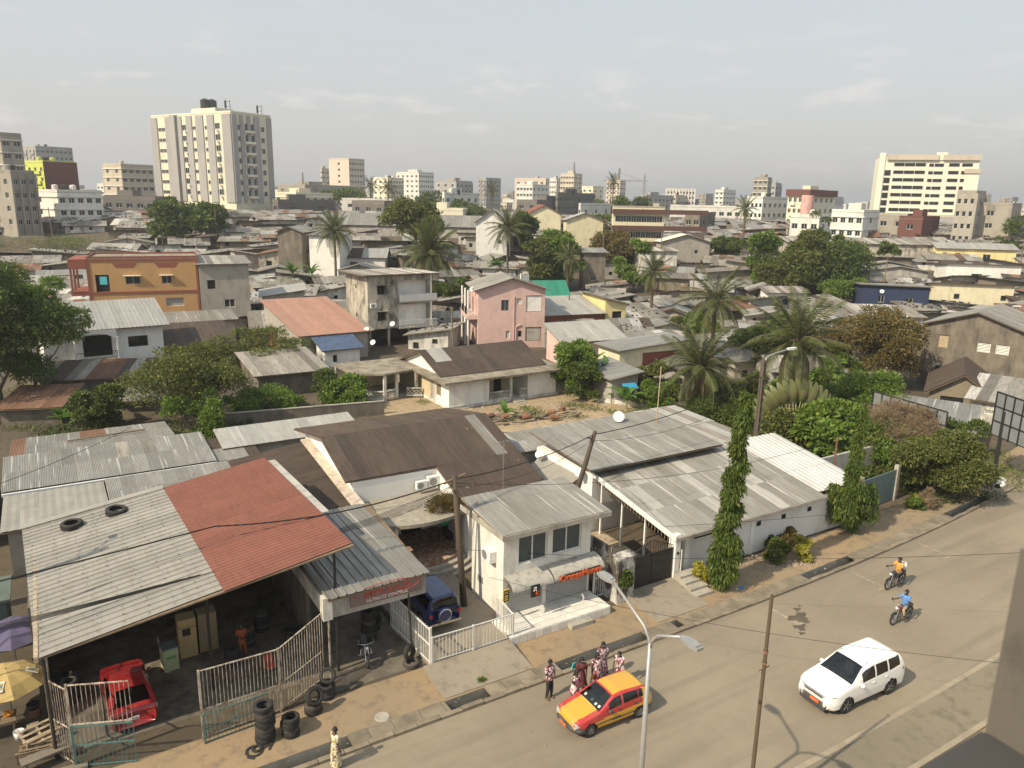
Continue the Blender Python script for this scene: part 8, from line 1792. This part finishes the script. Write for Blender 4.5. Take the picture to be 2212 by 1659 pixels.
# --- left pavement stall: umbrellas, table, crates
def umbrella(label, s, t_, z, r, mats, rot=0, print_=None):
    o = ST('parasol', label, 'parasol', s, t_, 0, 'market parasols', rot); n = 8; M_p = MB()
    for k in range(n):
        a, b_ = 2 * math.pi * k / n, 2 * math.pi * (k + 1) / n; m_ = MB(); c, d = (math.cos(a), math.sin(a)), (math.cos(b_), math.sin(b_))
        rings = [(.02, .0), (.35, -.05), (.7, -.2), (1.0, -.46)]
        for (f0, z0), (f1, z1) in zip(rings, rings[1:]):
            mid = lambda f, zz: ((c[0] + d[0]) / 2 * r * f * .985, (c[1] + d[1]) / 2 * r * f * .985, z + zz * r * .9 - .03 * f)
            m_.add([(c[0] * r * f0, c[1] * r * f0, z + z0 * r * .9), (c[0] * r * f1, c[1] * r * f1, z + z1 * r * .9), mid(f1, z1), mid(f0, z0)], [(0, 1, 2, 3)]).add([mid(f0, z0), mid(f1, z1), (d[0] * r * f1, d[1] * r * f1, z + z1 * r * .9), (d[0] * r * f0, d[1] * r * f0, z + z0 * r * .9)], [(0, 1, 2, 3)])
        pn = m_.build('canopy_panel', mats[k % len(mats)], o)
        if print_ and k in (5, 7):
            am = (a + b_) / 2; f = .62; q_ = [(f + .14, -.10), (f + .14, .10), (f - .14, .10), (f - .14, -.10)]
            def pp(ff, w_, e=.012): return (math.cos(am) * r * ff - math.sin(am) * r * w_ * 1.0, math.sin(am) * r * ff + math.cos(am) * r * w_, z + np.interp(ff, [.35, .7, 1.0], [-.05, -.2, -.46]) * r * .9 + e)
            MB().poly([pp(*v) for v in q_]).build('print', K_wht, pn); MB().poly([pp(f + .1, -.07, .02), pp(f + .1, .07, .02), pp(f - .1, .07, .02), pp(f - .1, -.07, .02)]).build('print', plain('mustard_print', (.45, .33, .12), .8), pn); MB().poly([pp(f + .04, -.05, .026), pp(f + .04, .05, .026), pp(f - .04, .05, .026), pp(f - .04, -.05, .026)]).build('print', plain('teal_print', (.10, .22, .26), .8), pn)
    MB().tube([(0, 0, 0), (0, 0, z + .05)], .025, 8).build('pole', M_frame_g, o)
K_ydull = wallmat('faded_yellow_canvas', (.42, .31, .12), (.2, .14, .07), amt=.5, streak=False, scale=2); K_pur = wallmat('faded_purple_canvas', (.11, .095, .17), (.06, .05, .08), amt=.5, streak=False, scale=2)
umbrella('faded yellow parasol with printed squares over the food stall', -17.7, 8.6, 2.2, 1.45, [K_ydull], 10, True); umbrella('faded purple parasol behind the yellow one', -17.6, 12.3, 2.3, 1.45, [K_pur], 0)
tb = ST('stall_table', 'low cluttered food stall table under the yellow parasol', 'table', -18.2, 7.7); MB().box(-.7, .7, -.4, .4, .62, .68).build('tabletop', M_wood, tb)
for x, y in ((-.6, -.3), (.6, -.3), (.6, .3), (-.6, .3)): MB().box(x - .03, x + .03, y - .03, y + .03, 0, .62).build('leg', M_wood, tb)
def bowl(label, s, t_, z, r, mat, h=.12): o = ST('bowl', label, 'bowl', s, t_, z); MB().lathe([(0, 0), (r * .6, 0), (r, h), (r * .95, h), (r * .58, .02), (0, .02)], 16).build('bowl', mat, o, True)
bowl('orange plastic basin on the stall table', -17.75, 7.75, .68, .2, plain('orange_plastic', (.5, .22, .04), .5)); bowl('pale enamel bowl on the stall table', -18.3, 7.6, .68, .18, M_white); bowl('round metal tray of food on the stall table', -18.15, 7.95, .68, .26, M_rim, .05)
bowl('large white-filled black cooking pot beside the stall', -16.95, 8.3, 0.35, .25, M_iron, .22)
o = ST('bucket', 'white plastic bucket on the sandy ground by the stall', 'bucket', -17.45, 7.05); MB().lathe([(0, 0), (.15, 0), (.19, .34), (.18, .34), (.14, .02), (0, .02)], 18).build('bucket', M_white, o, True)
o = ST('stove', 'rusty cooking stove drum next to the big pot', 'stove', -16.95, 8.3); MB().lathe([(0, 0), (.22, 0), (.22, .34), (0, .34)], 14).build('drum', M_rust, o)
def crate(label, s, t_, rot, tilt=0, mat=None):
    o = ST('wooden_crate', label, 'crate', s, t_, .05, 'broken wooden crates', rot); o.rotation_euler.x = R(tilt)
    for x in (0, .55, 1.1): MB().box(x, x + .07, 0, .8, 0, .07).build('beam', mat or M_woodl, o)
    for y in (.0, .25, .5, .73): MB().box(-.03, 1.2, y, y + .09, .07, .1).build('plank', mat or M_woodl, o)
    for x in (0, 1.1): MB().box(x, x + .07, .0, .06, .07, .5).build('upright', mat or M_woodl, o)
    MB().box(-.03, 1.2, -.03, .0, .38, .5).build('plank', mat or M_woodl, o)
crate('broken pale wooden frame leaning by the left fence', -17.2, 6.1, 20, 25); crate('second wooden frame under the broken one', -17.5, 5.4, -8, 8, M_wood)
o = ST('bench', 'grey weathered plank bench in the lower left corner', 'bench', -17.3, 4.6, rot=12); MB().box(0, 1.5, 0, .45, .42, .5).build('seat', wallmat('grey_plank', (.20, .17, .13), amt=.6, streak=False), o)
for x in (.1, 1.3): MB().box(x, x + .1, .05, .4, 0, .42).build('leg', M_wood, o)
o = ST('bench', 'low grey plank lying at the lower left fence foot', 'plank', -16.9, 4.1, rot=-4); MB().box(0, 1.6, 0, .3, .05, .14).build('plank', wallmat('grey_plank', (.20, .17, .13), amt=.6, streak=False), o)
o = ST('stove_block', 'rough grey stone blocks behind the white bucket', 'stone', -17.0, 7.25); MB().box(-.2, .2, -.15, .15, 0, .3).build('block', M_rock, o); MB().box(-.5, -.25, -.1, .12, 0, .2).build('block', M_rock, o)
o = ST('stall_roof', 'dull green sheet roof of the kiosk left of the garage', 'roof', -21.6, 13.8); MB().box(0, 4.0, 0, 2.6, 2.5, 2.62).build('roof', wallmat('dull_green_sheet', (.10, .13, .11), (.05, .06, .05), amt=.6, streak=False), o); MB().box(.2, 3.8, .2, 2.4, 0, 2.5).build('wall', wallmat('dull_green_wall', (.09, .13, .12), amt=.4), o)
o = ST('stall_box', 'dark lidded box standing on the green kiosk roof', 'box', -19.9, 14.4, 2.62, rot=15); MB().box(0, 1.1, 0, .8, 0, .35).build('box', plain('dark_greenish_box', (.09, .095, .08), .7), o)
for k in range(6):
    o = ST('foam_box', f'{["lowest", "second", "third", "fourth", "fifth", "topmost"][k]} white carton of the stack left of the garage roof', 'carton', -20.3, 18.3, .45 * k, 'stacked white cartons'); MB().box(0, .95, 0, .6, 0, .42).build('carton', M_white, o); MB().box(.42, .52, -.004, .604, -.0, .424).build('tape', plain('brown_tape', (.45, .28, .08), .5), o)
o = ST('wall_house', 'white rendered wall behind the stacked cartons at the left edge', 'wall', -24.5, 21.5); MB().box(0, 5.5, 0, .3, 0, 3.4).build('wall', W_white, o)
o = ST('side_building', 'pale grey building wall left of the tin sheds', 'building', -23.0, 26.5); MB().box(0, 3.9, 0, 10, 0, 3.2).build('wall', W_whited, o)
# --- things in the garage
o = ST('fridge', 'beige tall fridge standing in the garage opening', 'fridge', -11.35, 9.5); MB().box(0, .75, 0, .7, 0, 1.9).build('cabinet', plain('beige_fridge', (.42, .31, .15), .5), o); MB().box(.16, .5, -.01, 0, 1.1, 1.45).build('dispenser', M_blackp, o); MB().box(.0, .75, -.015, 0, 1.5, 1.515).build('seam', M_hole, o)
o = ST('fridge', 'second darker beige fridge right of the first one', 'fridge', -10.5, 9.6); MB().box(0, .8, 0, .7, 0, 1.9).build('cabinet', plain('brown_beige_fridge', (.25, .19, .11), .5), o); MB().box(.1, .14, -.04, 0, .7, 1.3).build('handle', M_frame_g, o)
o = ST('washing_machine', 'pale green ice machine with a dark top beside the red car', 'machine', -12.1, 8.75, rot=8); MB().box(0, .62, 0, .62, 0, 1.05).build('cabinet', plain('pale_green_enamel', (.38, .42, .24), .5), o); MB().box(-.01, .63, -.01, .63, 1.05, 1.12).build('lid', plain('dark_teal_lid', (.10, .14, .13), .5), o); MB().box(.12, .5, -.012, 0, .6, .72).build('label', plain('green_label', (.12, .3, .08), .5), o)
def chair(label, s, t_, rot, mat):
    o = ST('chair', label, 'chair', s, t_, 0, None, rot); MB().box(-.22, .22, -.2, .2, .42, .46).build('seat', mat, o); b = MB(); pts = [(-.21, .2), (-.21, .5), (-.12, .6), (.12, .6), (.21, .5), (.21, .2)]; b.add([(x, .2, z_ + .3) for x, z_ in pts] + [(x, .25, z_ + .3) for x, z_ in pts], [tuple(range(6)), tuple(range(11, 5, -1))] + [(i, (i + 1) % 6, 6 + (i + 1) % 6, 6 + i) for i in range(6)]); b.build('backrest', mat, o)
    for x, y in ((-.19, -.17), (.19, -.17), (.19, .2), (-.19, .2)): MB().box(x - .02, x + .02, y - .02, y + .02, 0, .42).build('leg', M_iron, o)
chair('red cushioned chair in the dark garage', -8.15, 6.4, 10, plain('red_chair_fabric', (.42, .06, .035), .8)); chair('wooden chair on the curved villa porch', 2.2, 12.6, -20, M_wood)
o = ST('sofa', 'dark worn sofa on the villa porch', 'sofa', 4.0, 13.3, .72); MB().box(0, 1.7, 0, .7, 0, .4).build('seat', plain('dark_sofa', (.05, .03, .025), .9), o); MB().box(0, 1.7, .7, .9, 0, .85).build('backrest', plain('dark_sofa', (.05, .03, .025), .9), o)
# --- fallen timber, stones, litter
lg = thing('log_pile', 'heap of cut dark branches and logs at the edge of the clearing', 'log pile', at(1130, 908), 20)
for k in range(46):
    x, y = rng.uniform(-6, 6), rng.uniform(-1.3, 1.3); a = rng.uniform(-.7, .7); L_ = rng.uniform(.6, 2.4); r_ = rng.choice([.05, .07, .1, .22])
    if r_ > .2: L_ = .7
    MB().tube([(x - L_ / 2 * math.cos(a), y - L_ / 2 * math.sin(a), r_ + rng.uniform(0, .3)), (x + L_ / 2 * math.cos(a), y + L_ / 2 * math.sin(a), r_ + rng.uniform(0, .6))], r_, 7).build('log', M_bark if r_ < .2 else plain('cut_red_wood', (.22, .11, .06), .9), lg)
def stones(px, py, n, rx, ry, s0, label):
    q = at(px, py); mb = MB()
    for _ in range(n):
        x, y, s = q[0] + rng.gauss(0, rx), q[1] + rng.gauss(0, ry), s0 * rng.uniform(.4, 1.5)
        vs = [(x + rng.uniform(-.5, .5) * s + dx * s, y + dy * s, q[2] + max(0, dz) * s * .7) for dx, dy, dz in ((-.6, -.4, 0), (.5, -.5, 0), (.6, .4, 0), (-.5, .5, 0), (-.3, -.2, 1), (.3, -.3, .8), (.3, .3, 1), (-.3, .2, .7))]
        mb.add(vs, [(4, 5, 6, 7), (0, 1, 5, 4), (1, 2, 6, 5), (2, 3, 7, 6), (3, 0, 4, 7)])
    tag(mb.build('rubble', M_rock), kind='stuff')
stones(1000, 890, 240, 1.8, 1.6, .16, ''); stones(850, 860, 120, 2.0, 1.5, .14, ''); stones(1190, 880, 120, 3, 1.5, .15, ''); stones(1700, 1215, 160, 1.1, .5, .09, ''); stones(2175, 1040, 90, 1.4, .8, .14, ''); stones(1600, 1235, 120, .9, .5, .08, ''); stones(1100, 905, 100, 4, 1, .2, '')
mb = MB()
for _ in range(520):
    s_, t_ = rng.uniform(-20, 50), rng.choice([rng.uniform(1.1, 3.6), rng.gauss(.6, .5), rng.uniform(-8.5, 0)]); k_ = rng.uniform(.012, .04); x, y, z_ = sk(s_, t_, .03 if t_ < 0 else .05 if t_ < 1 else .012); a = rng.uniform(0, 3)
    mb.add([(x - k_, y, z_), (x, y - k_, z_), (x + k_ * 1.3, y, z_), (x, y + k_, z_), (x, y, z_ + k_ * .8)], [(0, 1, 4), (1, 2, 4), (2, 3, 4), (3, 0, 4)])
tag(mb.build('gravel', M_rock), kind='stuff')
o = ST('plastic_bag', 'crumpled blue plastic bag on the verge by the tall mast tree', 'plastic bag', 15.9, 1.6); cs = [(rng.uniform(-.16, .16), rng.uniform(-.12, .12)) for _ in range(9)]
mb = MB(); ic = [(.17 * math.cos(a) * (1 + .3 * math.sin(3 * a)), .13 * math.sin(a) * (1 + .3 * math.cos(2 * a)), 0) for a in [i * .698 for i in range(9)]]; mb.add(ic + [(x * .6 + .02, y * .6, .1 + .03 * (i % 3)) for i, (x, y, _) in enumerate(ic)] + [(0, 0, .12)], [(i, (i + 1) % 9, 9 + (i + 1) % 9, 9 + i) for i in range(9)] + [(9 + i, 9 + (i + 1) % 9, 18) for i in range(9)]); mb.build('bag', plain('blue_plastic', (.03, .16, .48), .4), o)
for s_, t_, lb in ((45.3, 3.2, 'white rice sack heap beside the road at right'), (46.2, 3.6, 'second white sack behind the heap at right')): o = ST('sack', lb, 'sack', s_, t_); MB().lathe([(0, .42), (.3, .38), (.5, .2), (.52, .05), (.45, 0)], 12).build('sack', K_wht, o, True)
o = ST('bag', 'black bag on the ground behind the person at the billboard', 'bag', 44.6, 2.9); MB().lathe([(0, .34), (.14, .3), (.17, .1), (.13, 0)], 10).build('bag', K_dark, o, True)
q = at(2130, 925); o = thing('ladder', 'pale wooden ladder leaning on the mould-stained white wall', 'ladder', q, -38); MB().bar((0, 0, 0), (0, .7, 2.6), .07).build('rail', M_woodl, o); MB().bar((.45, 0, 0), (.45, .7, 2.6), .07).build('rail', M_woodl, o)
for k in range(8): f = (k + .7) / 8.5; MB().bar((0, .7 * f, 2.6 * f), (.45, .7 * f, 2.6 * f), .05).build('rung', M_woodl, o)
q = at(1648, 865); o = thing('yellow_sheet', 'bright yellow sheet panel standing in the garden beyond the palms', 'panel', q, 10); MB().box(0, 1.4, 0, .3, 0, 1.5).build('panel', plain('garden_yellow', (.65, .42, .04), .6), o)
o = ST('manhole', 'round cast manhole cover in the drain slabs', 'manhole cover', -5.0, 1.35, .02); MB().lathe([(0, .02), (.3, .02), (.32, .0)], 22).lathe([(.22, .02), (.24, .03), (.26, .02)], 22).build('cover', W_conc, o)
# unfinished roof frame with its raw posts at the left
q = at(330, 528); o = thing('roof_frame', 'unfinished timber roof frame of sticks at the left middle distance', 'frame', q, 10)
for k in range(11): MB().box(k * 1.1, k * 1.1 + .14, -.07, .07, 0, 2.9).build('post', M_woodl, o); MB().bar((k * 1.1, 0, 2.9), (k * 1.1, 5, 3.3), .12).build('joist', M_woodl, o)
MB().bar((0, 0, 2.9), (11, 0, 2.9), .14).bar((0, 5, 3.3), (11, 5, 3.3), .14).build('beam', M_woodl, o)
for k, px in enumerate((282, 298, 345, 372, 407, 430)):
    q = at(px - 5, 545); o = thing('concrete_post', f'{["first", "second", "third", "fourth", "fifth", "sixth"][k]} bare concrete column from the left behind the ochre house', 'column', q, 0); MB().box(-.2, .2, -.2, .2, 0, 3.2).build('column', W_conc, o)
# satellite dishes on middle-ground roofs
for px, py, h_, D_, lb in ((848, 700, 0, 98, 'upper dish on the left side of the stained three-storey house'), (1050, 808, 0, 84, 'white dish behind the white bungalow ridge'), (1020, 625, 0, 106, 'dish on the pink house balcony wall'), (1210, 752, 0, 96, 'left dish against the red brick wall'), (1232, 756, 0, 96, 'right dish against the red brick wall'), (2148, 700, 0, 86, 'dish on the side of the blackened house'), (1905, 630, 0, 130, 'dish left of the grey-fasciaed house'), (792, 712, 0, 97, 'first of the dishes on the terracotta roof corner'), (806, 740, 0, 94, 'second dish on the terracotta roof corner')):
    q = at(px, py, D=D_); dish((q[0], q[1], q[2] - .5), -20, lb, .36)
# --- our own building: the window pier and ledge close to the camera
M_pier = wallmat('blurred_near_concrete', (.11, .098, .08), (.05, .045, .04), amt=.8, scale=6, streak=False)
def near(x, y, D): a, b, c = ray(x, y); return Vector((a * D / b, D, HC - c * D / b))
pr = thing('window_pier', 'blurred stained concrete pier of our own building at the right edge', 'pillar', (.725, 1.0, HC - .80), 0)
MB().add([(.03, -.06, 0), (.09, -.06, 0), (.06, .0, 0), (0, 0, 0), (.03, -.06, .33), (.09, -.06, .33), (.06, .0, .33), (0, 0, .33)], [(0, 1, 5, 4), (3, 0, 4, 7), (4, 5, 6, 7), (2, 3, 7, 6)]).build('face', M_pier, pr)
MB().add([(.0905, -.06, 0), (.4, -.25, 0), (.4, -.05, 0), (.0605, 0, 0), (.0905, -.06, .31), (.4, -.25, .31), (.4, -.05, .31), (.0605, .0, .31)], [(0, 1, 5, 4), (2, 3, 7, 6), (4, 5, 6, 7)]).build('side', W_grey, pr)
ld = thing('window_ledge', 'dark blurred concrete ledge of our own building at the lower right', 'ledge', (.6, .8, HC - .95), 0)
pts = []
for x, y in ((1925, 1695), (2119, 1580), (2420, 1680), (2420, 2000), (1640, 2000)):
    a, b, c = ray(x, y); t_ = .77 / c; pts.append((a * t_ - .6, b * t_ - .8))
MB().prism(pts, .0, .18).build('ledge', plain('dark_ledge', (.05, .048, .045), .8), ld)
# ------------------------------------------------------------------ thin haze between here and the far city
hzm = bpy.data.materials.new('haze_air'); hzm.use_nodes = True; _n = hzm.node_tree.nodes; _l = hzm.node_tree.links; _n.clear()
_o = _n.new('ShaderNodeOutputMaterial'); _v = _n.new('ShaderNodeVolumePrincipled'); _v.inputs['Color'].default_value = (.86, .88, .92, 1); _v.inputs['Density'].default_value = HAZE; _v.inputs['Anisotropy'].default_value = .35
_l.new(_v.outputs[0], _o.inputs['Volume'])
tag(MB().box(-3300, 3300, -120, 4700, -2.2, 70).build('haze', hzm), kind='stuff')
# ------------------------------------------------------------------ descriptions for the many shacks and skyline blocks
LM = []
for o in list(C.objects):
    if o.parent is None and o.get('label') and o.get('category') in ('tree', 'palm tree', 'house', 'town house', 'apartment house', 'warehouse', 'water tank', 'apartment block', 'tower block', 'office block', 'bungalow', 'pole'):
        L_ = o['label'].split(' '); q = proj(o.location.x, o.location.y, o.location.z + 3)
        if q and 0 < q[0] < 2212 and 60 < o.location.y < 330 and o['category'] not in ('house', 'pole', 'apartment block'): LM.append((o.location.x, o.location.y, q[0], o['label']))
SHORT = {}
def short(lb):
    w = lb.split(' ')
    for stop in (' with ', ' in front ', ' behind ', ' among ', ' before ', ' left of ', ' right of ', ' under ', ' beside ', ' below ', ' above ', ' at ', ' between ', ' on ', ' around ', ',', ' filling '):
        if stop in lb and len(lb.split(stop)[0].split(' ')) >= 3: lb = lb.split(stop)[0]
    w = lb.split(' ')
    return ' '.join(w[:5] if len(w) <= 5 else ([w[0]] + w[-4:]))
names = {}
for l in LM: names.setdefault(short(l[3]), []).append(l)
LM = [v[0] for k, v in names.items() if len(v) == 1]
ORDN = ['nearest', 'second nearest', 'third nearest', 'fourth nearest', 'fifth nearest', 'sixth nearest', 'seventh nearest', 'eighth nearest', 'ninth nearest', 'tenth nearest', 'eleventh nearest', 'twelfth nearest']
bucket = {}
for r, ww, rw, kind in SH:
    x, y = r.location.x, r.location.y; q = proj(x, y, r.location.z + 2)
    lm = min(LM, key=lambda l: math.hypot(l[0] - x, (l[1] - y) * .8)); d = math.hypot(lm[0] - x, lm[1] - y)
    side = 'left of' if q[0] < lm[2] - 15 else 'right of' if q[0] > lm[2] + 15 else ('in front of' if y < lm[1] else 'behind')
    form = 'gabled' if kind == 'gable' else 'slant-roofed'
    bucket.setdefault((ww, rw, form, side, short(lm[3])), []).append((d, r))
for (ww, rw, form, side, nm), lst in bucket.items():
    lst.sort(key=lambda a: a[0])
    for i, (d, r) in enumerate(lst):
        od = '' if len(lst) == 1 else ' ' + ORDN[min(i, 11)]
        side_ = {'left of': 'on its left', 'right of': 'on its right', 'in front of': 'just before it', 'behind': 'just behind it'}[side]
        tag(r, (f'{ww} {form} shack, {rw} roof, {side} {nm}' if len(lst) == 1 else f'{ww} {form} shack, {rw} roof,{od} {side} {nm}'), 'shack', 'shacks of the dense tin-roofed quarter')
sky_named = sorted([(proj(o.location.x, o.location.y, o.location.z)[0], o['label']) for o in C.objects if o.parent is None and o.get('category') in ('tower block', 'office block', 'apartment block') and o.get('label') and o.location.y > 180])
bk2 = {}
for r, wd, fl, px, D in SKY:
    nm = min(sky_named, key=lambda l: abs(l[0] - px)); side = 'left' if px < nm[0] else 'right'; s_ = ' '.join(w for w in short(nm[1]).split(' '))
    bk2.setdefault((wd, 'low' if fl <= 2 else 'mid-height' if fl <= 4 else 'tall', side, s_), []).append((abs(px - nm[0]), r, D))
for (wd, hh, side, s_), lst in bk2.items():
    lst.sort(key=lambda a: a[0])
    for i, (d, r, D) in enumerate(lst):
        od = '' if len(lst) == 1 else ['nearest ', 'second ', 'third ', 'fourth ', 'fifth ', 'sixth ', 'seventh '][min(i, 6)]
        tag(r, f'{od}{hh} {wd} far block {side} of the {s_}', None, 'far blocks of the city skyline')
bpy.data.scenes.remove(TMP)
